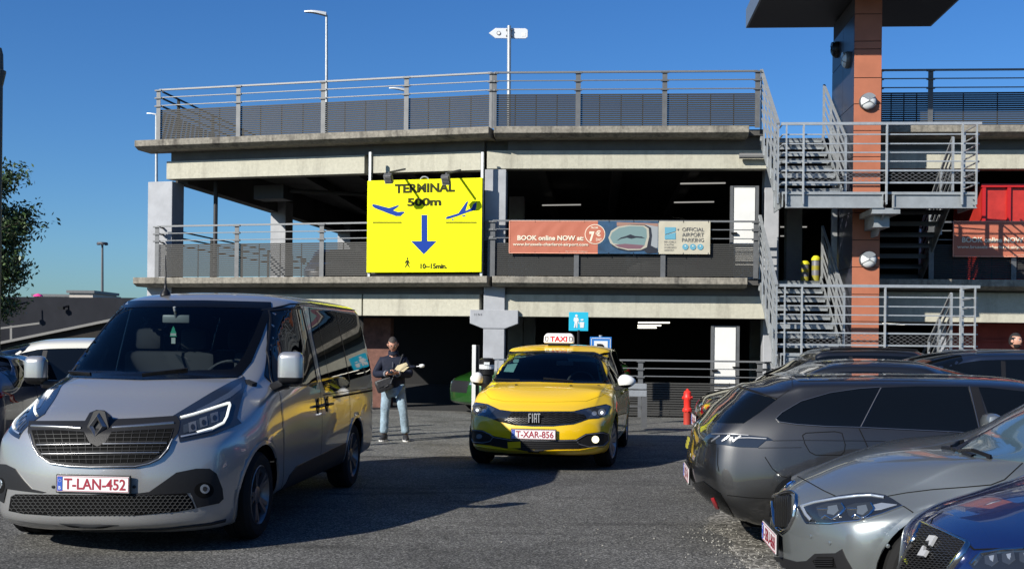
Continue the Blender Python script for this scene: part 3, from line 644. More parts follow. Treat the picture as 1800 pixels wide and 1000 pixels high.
# direction sign on the roof deck
d = 30; T = thing('direction_sign', 'back of an arrow shaped white sign on a pole above the top deck', 'sign', P(894, 300, d))
mb = MB(); mb.cyl(P(894, 300, d), P(895, 46, d), .052, 12); mb.build('pole', GALV, T, smooth='auto')
c0 = P(895, 58, d) + V((0, .09, 0)); s = d / F
sg = [(-36, 0), (-24, 9), (29, 9), (33, 6), (33, -6), (29, -9), (-24, -9)]
mb = MB(); mb.prism([(x * s, y * s) for x, y in sg], c0, V((1, 0, 0)), Z3, V((0, -1, 0)), 0, .03); mb.build('sign_plate', mat('sign_back', (.62, .64, .66), .5), T, bevel=.01)
mb = MB(); mb.prism([(x * s, y * s) for x, y in ellipse(-18.5, 0, 3.6, 3.6, 20)], c0, V((1, 0, 0)), Z3, V((0, -1, 0)), .03, .045); mb.build('ring', mat('sign_line', (.12, .13, .15), .5), T)
mb = MB(); mb.prism([(x * s, y * s) for x, y in ellipse(-18.5, 0, 2.5, 2.5, 20)], c0, V((1, 0, 0)), Z3, V((0, -1, 0)), .045, .05); mb.prism([(22 * s, -5 * s), (29 * s, -5 * s), (29 * s, 1 * s), (22 * s, 1 * s)], c0, V((1, 0, 0)), Z3, V((0, -1, 0)), .03, .034); mb.build('sticker', WHITE, T)
mb = MB()
for x in (-2.5, 2.5): mb.box(c0 + V((0, -.05, x * s * 2)), (.16, .1, .03))
mb.build('clamp', GALVD, T)
# ------------------------------------------------------------ ground-level signs and furniture
d = 21.5; T = thing('notice_sign', 'small cyan square sign with white figures above the yellow taxi', 'sign', P(1017, 735, d))
mb = MB(); a = P(1017, 580, d); mb.cyl(V((a.x, a.y, 0)), a, .025, 10); mb.build('pole', BLACK, T)
c0 = P(1017, 565, d); s = d / F
mb = MB(); mb.box(c0, (34 * s, .02, 33 * s), 0, None, .004); mb.build('sign_plate', mat('sign_cyan', (.02, .42, .6), .4), T)
mb = MB(); fx, fy, fn = V((1, 0, 0)), Z3, V((0, -1, 0))
def dp(mb, pts, l=.016): mb.prism([(x * s, y * s) for x, y in pts], c0, fx, fy, fn, l - .003, l)
dp(mb, ellipse(-4, 10, 2.3, 2.5, 12)); dp(mb, [(-8, 7), (-1, 7), (1, 1), (-1, 1), (-2, -1), (-2, -11), (-4, -11), (-4.6, -3), (-6, -11), (-8, -11), (-7, 0), (-9, 1)]); dp(mb, [(2, -1), (10, -1), (9, -11), (3, -11)]); dp(mb, ellipse(6, 3, 3, 1.5, 10)); dp(mb, [(0, 0), (2, -4), (1, -5), (-1, -1)])
mb.build('figures', WHITE, T)
d = 20.5; T = thing('parking_sign', 'blue and white parking sign partly hidden behind the taxi roof', 'sign', P(1055, 740, d))
mb = MB(); a = P(1056, 589, d); mb.cyl(V((a.x, a.y + .03, 0)), a + V((0, .03, 0)), .03, 10); mb.build('pole', GALV, T)
c0 = P(1056, 614, d); s = d / F
mb = MB(); mb.box(c0, (38 * s, .02, 44 * s), 0, None, .008); mb.build('sign_plate', mat('sign_p_blue', (.015, .16, .5), .4), T)
mb = MB(); dp(mb, [(-17, 20), (17, 20), (17, 19), (-17, 19)]); dp(mb, [(-17, 20), (-16, 20), (-16, -20), (-17, -20)]); dp(mb, [(16, 20), (17, 20), (17, -20), (16, -20)]); dp(mb, [(-12, 15), (12, 15), (12, -16), (-12, -16)]); mb.build('white_field', WHITE, T)
mb = MB(); text(mb, 'P', c0 + V((-7 * s, 0, -8 * s)), fx, fy, fn, 17 * s, .04, 13 * s, lift=.022); mb.build('letter', BLACK, T)
# white post and black camera pillar beside the column
d = 21.0; T = thing('marker_pole', 'slim white square pole left of the grey column', 'pole', P(834, 735, d)); a = P(833.5, 606, d)
mb = MB(); mb.box((a.x, a.y, a.z / 2), (.07, .07, a.z), 0, None, .004); mb.build('shaft', WHITE, T); mb = MB(); mb.box((a.x + .07, a.y + .03, a.z / 2), (.06, .05, a.z), 0, None, .004); mb.build('backing', BLACK, T)
d = 20.5; T = thing('entry_terminal', 'black pillar shaped ticket terminal beside the grey column', 'terminal', P(856, 735, d)); a = P(856, 629, d)
mb = MB(); mb.lathe((a.x, a.y, 0), Z3, [(0, .10), (.9, .10), (.92, .13), (a.z - .03, .14), (a.z, .10), (a.z, 0)], 20); mb.build('body', BLACK, T, smooth='auto')
mb = MB(); mb.lathe((a.x, a.y, 0), Z3, [(1.02, .137), (1.10, .137)], 20); mb.box((a.x, a.y - .125, 1.12), (.1, .05, .05)); mb.build('reader_window', LENSW, T)
mb = MB(); q = P(905, 632, 20.7); mb.bar(V((a.x + .12, a.y, q.z)), q, .03, .03); mb.bar(V((a.x + .3, a.y, q.z - .18)), q - Z3 * .18, .02, .02); mb.bar(V((a.x + .2, a.y, 0)), V((a.x + .2, a.y, q.z)), .03, .03); mb.bar(V((q.x, q.y, 0)), q, .03, .03); mb.build('guard_rail', GALV, T)
# grey metal bench-table by the garage railing
d = 19.0; T = thing('metal_counter', 'grey metal box counter on a square leg right of the taxi', 'counter', P(1131, 750, d)); s = d / F
def dbx(mb, x0, x1, y0, y1, dep=.3, mi=0, dd=0):
    a = P(x0, y0, d); b = P(x1, y1, d); mb.box(((a.x + b.x) / 2, d + dep / 2 + dd, (a.z + b.z) / 2), (abs(b.x - a.x), dep, abs(a.z - b.z)), mi)
mb = MB(); dbx(mb, 1060, 1137, 674, 684); dbx(mb, 1060, 1137, 685, 697, .3); mb.build('box', GALV, T, bevel=.005)
mb = MB(); dbx(mb, 1128, 1137, 697, 752, .09); dbx(mb, 1060, 1069, 697, 752, .09); mb.build('leg', GALVD, T)
mb = MB(); dbx(mb, 1069, 1128, 712, 715, .06); mb.build('cross_bar', GALVD, T)
# hydrant
d = 21.3; c = P(1208, 737, d); c.z = 0; T = thing('fire_hydrant', 'red fire hydrant standing in front of the slatted railing', 'hydrant', c)
s = d / F
mb = MB(); mb.lathe(c, Z3, [(0, .07), (.26, .07), (.27, .075)], 18); mb.build('stem', mat('hydrant_dull', (.40, .035, .02), .6), T, smooth='auto')
mb = MB(); mb.lathe(c, Z3, [(.25, .0), (.25, .085), (.27, .09), (.30, .085), (.32, .065), (.46, .068), (.48, .08), (.52, .08), (.54, .072), (.60, .072), (.63, .05), (.65, .02), (.67, .02), (.67, 0)], 20)
for a in range(8): mb.cyl(c + V((.078 * cos(a * pi / 4), .078 * sin(a * pi / 4), .24)), c + V((.078 * cos(a * pi / 4), .078 * sin(a * pi / 4), .29)), .012, 6)
mb.build('body', mat('hydrant_red', (.7, .03, .02), .4), T, smooth='auto')
for q in (V((1, -.2, 0)), V((-1, -.2, 0)), V((.3, -1, 0))):
    mb = MB(); q = q.normalized(); mb.cyl(c + Z3 * .50 + q * .05, c + Z3 * .50 + q * .088, .035, 12); mb.cyl(c + Z3 * .50 + q * .085, c + Z3 * .50 + q * .10, .02, 5); mb.build('outlet_cap', MATS['hydrant_red'], T)
# left side: dark wall, ramp wall with rail, far buildings, tree, pole
T = thing('boundary_wall', 'long dark wall behind the parked cars at the left', 'wall', P(75, 600, 44))
mb = MB(); a = P(-60, 521, 44); b = P(290, 524, 40); mb.add([V((a.x, a.y, 0)), V((b.x, b.y, 0)), V((b.x, b.y, b.z)), V((a.x, a.y, a.z)), V((a.x, a.y + .3, 0)), V((b.x, b.y + .3, 0)), V((b.x, b.y + .3, b.z)), V((a.x, a.y + .3, a.z))], [(0, 1, 2, 3), (4, 7, 6, 5), (3, 2, 6, 7), (0, 3, 7, 4), (1, 5, 6, 2)])
mb.build('wall', mat('shaded_wall_tone', (.016, .017, .021), .9, var=(.6, .25), spec=.08), T)  # shade lying on this wall is put into its dark colour
mb = MB()
for px, py in ((48, 531), (131, 535)): q = P(px, py, 42); mb.tube([q, q + V((-.3, -.3, -.12))], .04, 6); mb.box(q + V((-.35, -.35, -.15)), (.2, .2, .1))
mb.build('wall_light', BLACK, T)
T = thing('ramp_wall', 'dark sloping ramp wall with a rail behind the white car', 'wall', P(60, 620, 27))
mb = MB(); d0 = 27; a = P(-60, 618, d0); b = P(260, 552, d0)
mb.add([V((a.x, a.y, 0)), V((b.x, b.y, 0)), b, a, V((a.x, a.y + .25, 0)), V((b.x, b.y + .25, 0)), b + V((0, .25, 0)), a + V((0, .25, 0))], [(0, 1, 2, 3), (4, 7, 6, 5), (3, 2, 6, 7), (0, 3, 7, 4), (1, 5, 6, 2)]); mb.build('wall', mat('ramp_dark', (.028, .026, .024), .9, var=(1.5, .3), spec=.1), T)
mb = MB(); mb.bar(a + Z3 * .03, b + Z3 * .03, .28, .06); mb.bar(P(-60, 585, 30), P(70, 568, 30), .06, .05); mb.bar(P(20, 600, 30), P(20, 572, 30), .06, .05); mb.build('coping', mat('coping', (.17, .165, .155), .6), T)
def farbox(name, px0, px1, py0, py1, d, m, label, cat, roof=False):
    a = P(px0, py0, d); b = P(px1, py1, d); T = thing(name, label, cat, V(((a.x + b.x) / 2, d, 0)))
    mb = MB(); mb.box(((a.x + b.x) / 2, d + 3, a.z / 2), (b.x - a.x, 6, a.z), 0); mb.build('wall', m, T)
    mb = MB(); n = max(2, int((px1 - px0) / 8))
    for k in range(n): x = a.x + (b.x - a.x) * (k + .5) / n; mb.box((x, d - .03, a.z - .9 * d / 90), ((b.x - a.x) / n * .6, .05, .35 * d / 90))
    mb.build('window', BLACK, T)
    mb = MB(); mb.box(((a.x + b.x) / 2, d + 3, a.z + .12), (b.x - a.x + .4, 6.4, .24)); mb.build('roof', GALVD, T)
farbox('far_building', 60, 170, 521, 560, 110, WHITE, 'low white building showing over the dark wall', 'building')
farbox('plant_room', 122, 163, 515, 530, 100, mat('beige_far', (.4, .36, .32), .7), 'small beige roof plant room above the dark wall', 'building')
q = P(67, 519, 98); T = thing('pink_canopy', 'small pink umbrella like canopy above the dark wall', 'canopy', V((q.x, q.y, 0)))
mb = MB(); mb.lathe((q.x, q.y, q.z - .1), Z3, [(0, .42), (.16, .3), (.26, .0)], 16); mb.build('canopy_top', mat('pink', (.75, .05, .25), .6), T, smooth=True); mb = MB(); mb.cyl((q.x, q.y, 0), (q.x, q.y, q.z), .06); mb.build('pole', GALVD, T)
# pole at the left edge of the frame
d = 14.0; a = P(1, 92, d); T = thing('dark_pole', 'thick dark pole cut off by the left edge of the frame', 'pole', V((a.x, d, 0)))
mb = MB(); mb.cyl((a.x - .02, d, 0), (a.x - .02, d, a.z - .35), .055, 16, 0, .05); mb.build('shaft', mat('pole_dark', (.05, .055, .05), .5), T, smooth='auto')
mb = MB(); mb.lathe((a.x - .02, d, a.z - .45), Z3, [(0, .04), (.05, .055), (.2, .085), (.22, .085), (.23, .055), (.42, .05), (.5, .03), (.5, 0)], 16); mb.build('cap', mat('pole_dark',), T, smooth='auto')
# unseen posts added behind the van so their shadows stripe the apron
T = thing('shadow_posts', 'grey steel posts added out of sight behind the silver van for their stripe shadows', 'barrier', (-3.9, 15.5, 0))
for k, (x, y, h) in enumerate(((-3.9, 14.0, 1.5), (-3.9, 14.8, 1.7), (-3.9, 15.6, 1.4), (-3.9, 16.4, 1.9), (-3.9, 17.3, 1.8), (-3.9, 18.2, 1.9))):
    mb = MB(); mb.bar((x, y, 0), (x, y, h), .10, .10); mb.build('post', GALVD, T)
mb = MB(); mb.bar((-3.9, 13.9, 1.1), (-3.9, 18.3, 1.1), .04, .06); mb.build('rail', GALVD, T)
# tree
def tree():
    d = 20.0; rn = random.Random(11); b = P(-25, 700, d); b.z = 0
    T = thing('tree', 'leafy dark green tree cut off by the left edge of the frame', 'tree', b)
    mb = MB(); top = P(-10, 300, d)
    mb.cyl(b, V((b.x, d, 2.2)), .13, 10, 0, .09); mb.cyl(V((b.x, d, 2.2)), top - Z3 * .3, .09, 8, 0, .02)
    tips = []
    for k in range(46):
        z = rn.uniform(1.7, top.z - .2); a = rn.uniform(0, 2 * pi); L = (.92 - .42 * abs((z - 2.5) / 2.4)) * rn.uniform(.6, 1.05)
        s = V((b.x, d, z)); e = s + V((cos(a) * L, sin(a) * L, L * rn.uniform(.15, .75))); mb.cyl(s, e, .018, 5, 0, .004)
        for q in range(5):
            m = s.lerp(e, rn.uniform(.35, 1)); e2 = m + V((rn.uniform(-1, 1), rn.uniform(-1, 1), rn.uniform(-.2, .9))) * .3; mb.cyl(m, e2, .006, 4, 0, .002); tips.append((m, e2))
        tips.append((s.lerp(e, .4), e))
    mb.build('trunk', mat('bark', (.05, .04, .03), .9), T)
    mb = MB(); lv = MB()
    for m, e in tips:
        for q in range(70):
            p = m.lerp(e, rn.uniform(0, 1.05)) + V([rn.gauss(0, .10) for _ in range(3)]); r = rn.uniform(.028, .055)
            u = V([rn.gauss(0, 1) for _ in range(3)]).normalized(); v = u.cross(V([rn.gauss(0, 1) for _ in range(3)])).normalized()
            lv.add([p - u * r, p + v * r * .45, p + u * r, p - v * r * .45], [(0, 1, 2, 3)], rn.randrange(3))
    lv.build('crown', [mat('leaf_a', (.035, .07, .018), .5), mat('leaf_b', (.06, .10, .03), .5), mat('leaf_c', (.02, .04, .015), .6)], T, recalc=False)
tree()
# ------------------------------------------------------------ car toolkit
def pchip(tb):
    xs = [a for a, _ in tb]; ys = [b for _, b in tb]; n = len(xs)
    if n == 1: return lambda x: ys[0]
    h = [xs[i + 1] - xs[i] for i in range(n - 1)]; dl = [(ys[i + 1] - ys[i]) / h[i] for i in range(n - 1)]
    m = [0.0] * n; m[0] = dl[0]; m[-1] = dl[-1]
    for i in range(1, n - 1):
        if dl[i - 1] * dl[i] <= 0: m[i] = 0
        else: w1 = 2 * h[i] + h[i - 1]; w2 = h[i] + 2 * h[i - 1]; m[i] = (w1 + w2) / (w1 / dl[i - 1] + w2 / dl[i])
    def f(x):
        if x <= xs[0]: return ys[0]
        if x >= xs[-1]: return ys[-1]
        for i in range(n - 1):
            if x <= xs[i + 1]: break
        t = (x - xs[i]) / h[i]; t2 = t * t; t3 = t2 * t
        return (2 * t3 - 3 * t2 + 1) * ys[i] + (t3 - 2 * t2 + t) * h[i] * m[i] + (-2 * t3 + 3 * t2) * ys[i + 1] + (t3 - t2) * h[i] * m[i + 1]
    return f
def sstep(x): x = max(0, min(1, x)); return x * x * (3 - 2 * x)
def catmull(pts, cnt):
    out = []; n = len(pts)
    for i in range(n - 1):
        p1, p2 = pts[i], pts[i + 1]
        p0 = pts[i - 1] if i > 0 else (-pts[1][0], pts[1][1]); p3 = pts[i + 2] if i + 2 < n else (2 * p2[0] - p1[0], 2 * p2[1] - p1[1])
        def dd(a, b): return max(1e-4, sqrt((a[0] - b[0]) ** 2 + (a[1] - b[1]) ** 2)) ** .5
        t0 = 0; t1 = t0 + dd(p0, p1); t2 = t1 + dd(p1, p2); t3 = t2 + dd(p2, p3)
        for k in range(cnt[i]):
            t = t1 + (t2 - t1) * k / cnt[i]; r = []
            for c in (0, 1):
                a1 = (t1 - t) / (t1 - t0) * p0[c] + (t - t0) / (t1 - t0) * p1[c]; a2 = (t2 - t) / (t2 - t1) * p1[c] + (t - t1) / (t2 - t1) * p2[c]; a3 = (t3 - t) / (t3 - t2) * p2[c] + (t - t2) / (t3 - t2) * p3[c]
                b1 = (t2 - t) / (t2 - t0) * a1 + (t - t0) / (t2 - t0) * a2; b2 = (t3 - t) / (t3 - t1) * a2 + (t - t1) / (t3 - t1) * a3
                r.append((t2 - t) / (t2 - t1) * b1 + (t - t1) / (t2 - t1) * b2)
            out.append(tuple(r))
    out.append(pts[-1]); return out
class Car:
    """T: tables; local axes x lateral, y rearwards (nose at 0), z up"""
    def __init__(s, root, T, nst=110, cnt=(7, 5, 5, 4, 10, 7, 8, 4, 3, 5)):
        s.root = root; s.T = T; L = T['L']; s.L = L
        f = {k: pchip(T[k]) for k in ('zt', 'xr', 'ze', 'xb', 'zb', 'xm', 'zm', 'xl', 'zl', 'zs')}
        rf, rr = T.get('rf', .14), T.get('rr', .14)
        u = []
        for i in range(nst + 1):
            t = i / nst; u.append(L * (t + .0 * 0) if not T.get('dense') else L * t)
        extra = [rf * q for q in (.03, .1, .2, .35, .55, .8)] + [L - rr * q for q in (.03, .1, .2, .35, .55, .8)]
        st = sorted(set([round(x, 5) for x in u + extra]))
        W = T['W']; bf = pchip(T['BF']) if 'BF' in T else (lambda z: 0); br = pchip(T['BR']) if 'BR' in T else (lambda z: 0)
        aF, pF, fF = T['aF']; aR, pR, fR = T['aR']
        cr = T.get('crease')
        rings = []
        for y in st:
            k = 1.0
            if y < rf: k = sqrt(max(0, 1 - (1 - y / rf) ** 2))
            if y > L - rr: k = sqrt(max(0, 1 - (1 - (L - y) / rr) ** 2))
            zt, xr, ze, xb, zb, xm, zm, xl, zl, zs = [f[q](y) for q in ('zt', 'xr', 'ze', 'xb', 'zb', 'xm', 'zm', 'xl', 'zl', 'zs')]
            c = zt - ze
            pts = [(0, zt), (.5 * xr, zt - .13 * c), (.82 * xr, zt - .45 * c), (xr, ze), (xr + (xb - xr) * .10 + .004, ze - (ze - zb) * .10 - .004), (xb, zb), (xm, zm), (xl, zl), (xl - .03, zs + .03), (xl - .10, zs), (0, zs)]
            hp = catmull(pts, cnt)
            ins = .09 * (1 - k); mid = (zt + zs) / 2; hh = (zt - zs) / 2
            hp = [(x * (1 - ins * 1.0), mid + (z - mid) * (1 - .07 * (1 - k) / max(.3, hh))) for x, z in hp]
            rings.append((y, hp))
        m = len(rings[0][1]); vs = []; fs = []
        def warp(x, y, z):
            wf = sstep(1 - y / fF); wr = sstep(1 - (L - y) / fR); a = abs(x) / W
            yy = y
            if wf > 0: yy += wf * (aF * a ** pF + bf(z))
            if wr > 0: yy -= wr * (aR * a ** pR + br(z))
            if 'ws' in T:   # windscreen bows back towards its pillars
                y0, y1, amt = T['ws']; q = sstep((y - y0 + .35) / .5) * sstep((y1 + .5 - y) / .5); zz = sstep((z - f['zb'](y)) / .15); yy += amt * q * zz * a * a
            return V((x, yy, z))
        ring_n = 2 * m - 2
        for y, hp in rings:
            full = hp + [(-x, z) for x, z in hp[-2:0:-1]]
            vs += [warp(x, y, z) for x, z in full]
        nr = len(rings)
        for i in range(nr - 1):
            for j in range(ring_n):
                a = i * ring_n + j; b = i * ring_n + (j + 1) % ring_n; fs.append((a, a + ring_n, b + ring_n, b))
        for end in (0, nr - 1):
            y, hp = rings[end]; nc = 14; o = len(vs)
            for x, z in hp:
                for q in range(-nc, nc + 1): vs.append(warp(x * q / nc, y, z))
            for j in range(m - 1):
                for q in range(2 * nc):
                    a = o + j * (2 * nc + 1) + q; fs.append((a, a + 1, a + 2 * nc + 2, a + 2 * nc + 1) if end == 0 else (a, a + 2 * nc + 1, a + 2 * nc + 2, a + 1))
        bm = bmesh.new(); bv = [bm.verts.new(p) for p in vs]
        for q in fs:
            try: bm.faces.new([bv[i] for i in q])
            except ValueError: pass
        bmesh.ops.remove_doubles(bm, verts=bm.verts, dist=2e-4); bmesh.ops.dissolve_degenerate(bm, dist=1e-5, edges=bm.edges)
        for k in range(T.get('smooth', 2)): bmesh.ops.smooth_vert(bm, verts=bm.verts, factor=.5, use_axis_x=True, use_axis_y=True, use_axis_z=True)
        bmesh.ops.recalc_face_normals(bm, faces=bm.faces); bm.normal_update(); s.bm = bm
        s.bvh = BVHTree.FromBMesh(bm); bm.verts.ensure_lookup_table(); bm.faces.ensure_lookup_table()
        s.fv = [[v.index for v in f_.verts] for f_ in bm.faces]
        bm.verts.index_update(); s.fv = [[v.index for v in f_.verts] for f_ in bm.faces]
        s.vc = [v.co.copy() for v in bm.verts]; s.vn = [v.normal.copy() for v in bm.verts]
        s.inv = parent_world(root).inverted(); s.inv3 = s.inv.to_3x3()
    # --- casting
    def px(s, x, y): r = ray(x, y); return s.inv @ V((0, 0, CAMH)), (s.inv3 @ r).normalized()
    def side(s, sx): return lambda a, b: (V((3 * sx, a, b)), V((-sx, 0, 0)))
    def front(s, a, b): return V((a, -3, b)), V((0, 1, 0))
    def rear(s, a, b): return V((a, s.L + 3, b)), V((0, -1, 0))
    def top(s, a, b): return V((a, b, 4)), V((0, 0, -1))
    def hit(s, mp, a, b):
        o, d = mp(a, b); loc, n, i, ds = s.bvh.ray_cast(o, d)
        if loc is None: return None
        w = 0; nn = V((0, 0, 0))
        for vi in s.fv[i]:
            q = 1 / (1e-5 + (s.vc[vi] - loc).length_squared); nn += s.vn[vi] * q
        nn.normalize()
        if nn.dot(d) > 0: nn = -nn
        return loc, nn
    def patch(s, name, m, mp, poly, off=.004, step=None, parent=None, mirror=False, skirt=.012, label=None, both=False, inset=0.0, smooth=False):
        if smooth: poly = s.round(poly)
        if step is None: step = 4.0 if mp == s.px else .03
        pts = []
        n = len(poly)
        for i in range(n):
            a = V(poly[i]); b = V(poly[(i + 1) % n]); k = max(1, int((b - a).length / step))
            pts += [a.lerp(b, q / k) for q in range(k)]
        nb = len(pts); pts = [V((p[0], p[1])) for p in pts]
        x0 = min(p.x for p in pts); x1 = max(p.x for p in pts); y0 = min(p.y for p in pts); y1 = max(p.y for p in pts)
        def inside(x, y):
            c = False
            for i in range(nb):
                a = pts[i]; b = pts[i - 1]
                if (a.y > y) != (b.y > y) and x < (b.x - a.x) * (y - a.y) / (b.y - a.y) + a.x: c = not c
            return c
        inn = []; yy = y0 + step * .5; r = 0
        while yy < y1:
            xx = x0 + step * (.5 if r % 2 else .25)
            while xx < x1:
                if inside(xx, yy) and min((p.x - xx) ** 2 + (p.y - yy) ** 2 for p in pts[:nb]) > (step * .45) ** 2: inn.append(V((xx, yy)))
                xx += step
            yy += step; r += 1
        ov, oe, of, *_ = geometry.delaunay_2d_cdt(pts + inn, [(i, (i + 1) % nb) for i in range(nb)], [], 1, 1e-6)
        P3 = []; N3 = []
        for p in ov:
            h = s.hit(mp, p.x, p.y); P3.append(h[0] if h else None); N3.append(h[1] if h else None)
        fs = [tuple(f) for f in of if all(P3[i] is not None for i in f)]
        if not fs: return None
        used = sorted({i for f in fs for i in f}); mpx = {u: k for k, u in enumerate(used)}
        vs = [P3[u] + N3[u] * off for u in used]; nn = [N3[u] for u in used]; fs = [tuple(mpx[i] for i in f) for f in fs]
        # orientation
        a, b, c = fs[0][:3]
        flip = 0
        for f in fs[:20]:
            g = (vs[f[1]] - vs[f[0]]).cross(vs[f[2]] - vs[f[0]]); flip += 1 if g.dot(nn[f[0]]) < 0 else -1
        if flip > 0: fs = [tuple(reversed(f)) for f in fs]
        if skirt:
            ec = {}
            for f in fs:
                for i in range(len(f)):
                    e = (f[i], f[(i + 1) % len(f)]); ec[e] = 1
            be = [e for e in ec if (e[1], e[0]) not in ec]; mp2 = {}
            for e in be:
                for i in e:
                    if i not in mp2: mp2[i] = len(vs); vs.append(vs[i] - nn[i] * (skirt + off)); nn.append(nn[i])
            fs += [(a_, mp2[a_], mp2[b_], b_) for a_, b_ in be]
        objs = []
        for k in ((1, -1) if both else ((-1,) if mirror else (1,))):
            me = bpy.data.meshes.new(name); vv = [(p.x * k, p.y, p.z) for p in vs]; ff = fs if k == 1 else [tuple(reversed(f)) for f in fs]
            me.from_pydata(vv, [], ff); me.materials.append(m); me.polygons.foreach_set('use_smooth', [True] * len(me.polygons))
            me.normals_split_custom_set_from_vertices([(q.x * k, q.y, q.z) for q in nn])
            o = bpy.data.objects.new(name, me); COL.objects.link(o); o.parent = parent or s.root
            if label and (k == 1 or mirror): o['label'] = label
            objs.append(o)
        return objs[0] if len(objs) == 1 else objs
    def round(s, poly, n=4):
        out = []; N = len(poly); P_ = [V(p) for p in poly]
        for i in range(N):
            p0, p1, p2, p3 = P_[i - 1], P_[i], P_[(i + 1) % N], P_[(i + 2) % N]
            for k in range(n):
                t = k / n; out.append(.5 * ((2 * p1) + (p2 - p0) * t + (2 * p0 - 5 * p1 + 4 * p2 - p3) * t * t + (3 * p1 - p0 - 3 * p2 + p3) * t ** 3))
        return [(p.x, p.y) for p in out]
    def strip(s, mb, mp, pl, w=.006, off=.0015, step=None, closed=False, th=0, both=False, curve=False):
        """ribbon lying on the body, added to mb in local coordinates"""
        if step is None: step = 3.0 if mp == s.px else .03
        P_ = [V(p) for p in pl]
        if closed: P_.append(P_[0])
        pts = []
        for a, b in zip(P_[:-1], P_[1:]):
            k = max(1, int((b - a).length / step)); pts += [a.lerp(b, q / k) for q in range(k)]
        pts.append(P_[-1]); H = [s.hit(mp, p[0], p[1]) for p in pts]; H = [h for h in H if h]
        if len(H) < 2: return
        vs = []
        for i, (c, n) in enumerate(H):
            t = (H[min(i + 1, len(H) - 1)][0] - H[max(i - 1, 0)][0]); t.normalize(); l = n.cross(t).normalized() * (w / 2)
            if th: vs += [c - l, c - l * .7 + n * (off + th), c + l * .7 + n * (off + th), c + l]
            else: vs += [c - l + n * off, c + l + n * off]
        q = 4 if th else 2; fs = []
        for i in range(len(H) - 1):
            if (H[i + 1][0] - H[i][0]).length > .25: continue
            for j in range(q - 1): fs.append((i * q + j, i * q + j + 1, i * q + q + j + 1, i * q + q + j))
        mb.add(vs, fs)
        if both: mb.add([V((-p.x, p.y, p.z)) for p in vs], [tuple(reversed(f)) for f in fs])
    def local(s, mb, name, m, parent=None, smooth=False, label=None):
        me = bpy.data.meshes.new(name); me.from_pydata([tuple(p) for p in mb.v], [], mb.f)
        for q in (m if isinstance(m, (list, tuple)) else [m]): me.materials.append(q)
        me.polygons.foreach_set('material_index', mb.m)
        bm = bmesh.new(); bm.from_mesh(me); bmesh.ops.recalc_face_normals(bm, faces=bm.faces); bm.to_mesh(me); bm.free()
        if smooth:
            me.polygons.foreach_set('use_smooth', [True] * len(me.polygons))
            if smooth == 'auto': me.set_sharp_from_angle(angle=radians(35))
        o = bpy.data.objects.new(name, me); COL.objects.link(o); o.parent = parent or s.root
        if label: o['label'] = label
        return o
    # --- openings
    def cut(s, mp_test, poly):
        """remove body faces whose centre falls inside poly for the given projection"""
        s.cuts = getattr(s, 'cuts', []); s.cuts.append((mp_test, poly))
    def finish(s, paint, wheels, arch_r, inner=None, name='body', lip=None, lipw=.03):
        bm = s.bm; kill = set()
        def inpoly(x, y, poly):
            c = False; n = len(poly)
            for i in range(n):
                a = poly[i]; b = poly[i - 1]
                if (a[1] > y) != (b[1] > y) and x < (b[0] - a[0]) * (y - a[1]) / (b[1] - a[1]) + a[0]: c = not c
            return c
        W = s.T['W']
        for (wy, wz) in wheels:
            for v in bm.verts:
                if abs(v.co.x) > W * .6:
                    dy, dz = v.co.y - wy, v.co.z - wz; r = sqrt(dy * dy + dz * dz)
                    if abs(r - arch_r) < .024: v.co.y = wy + dy / r * arch_r; v.co.z = wz + dz / r * arch_r
            for f in bm.faces:
                if all(abs(v.co.x) > W * .6 and (v.co.y - wy) ** 2 + (v.co.z - wz) ** 2 <= (arch_r + .002) ** 2 for v in f.verts): kill.add(f)
        for proj, poly in getattr(s, 'cuts', []):
            for f in bm.faces:
                c = f.calc_center_median(); q = proj(c, f.normal)
                if q and inpoly(q[0], q[1], poly): kill.add(f)
        bmesh.ops.delete(bm, geom=list(kill), context='FACES')
        me = bpy.data.meshes.new(name); bm.to_mesh(me); bm.free()
        me.materials.append(paint); me.polygons.foreach_set('use_smooth', [True] * len(me.polygons))
        if inner: me.materials.append(inner)
        o = bpy.data.objects.new(name, me); COL.objects.link(o); o.parent = s.root
        if inner:
            md = o.modifiers.new('lining', 'SOLIDIFY'); md.thickness = .02; md.offset = -1; md.material_offset = 1; md.material_offset_rim = 1
        # wheel houses
        mb = MB()
        for wy, wz in wheels:
            for sx in (1, -1):
                n = 20; r = arch_r; vs = []
                for i in range(n + 1):
                    a = -0.35 + (pi + .7) * i / n
                    for x in (W * .995 - .06, W * .5): vs.append(V((sx * x, wy + r * cos(a), wz + r * sin(a))))
                vs.append(V((sx * W * .5, wy, wz)))
                mb.add(vs, [(2 * i, 2 * i + 1, 2 * i + 3, 2 * i + 2) for i in range(n)] + [(2 * i + 1, 2 * n + 2, 2 * i + 3) for i in range(n)])
        s.local(mb, 'wheel_house', MATS['matte_black'])
        if lip:
            for wy, wz in wheels:
                for sx in (1, -1):
                    a0, a1 = -.45, pi + .45; nn = 26; r0 = arch_r - .006; r1 = arch_r + lipw
                    poly = [(wy + r1 * cos(a0 + (a1 - a0) * i / nn), wz + r1 * sin(a0 + (a1 - a0) * i / nn)) for i in range(nn + 1)] + [(wy + r0 * cos(a1 + (a0 - a1) * i / nn), wz + r0 * sin(a1 + (a0 - a1) * i / nn)) for i in range(nn + 1)]
                    s.patch('wheel_arch', lip, s.side(sx), poly, off=.006, step=.028)
        return o
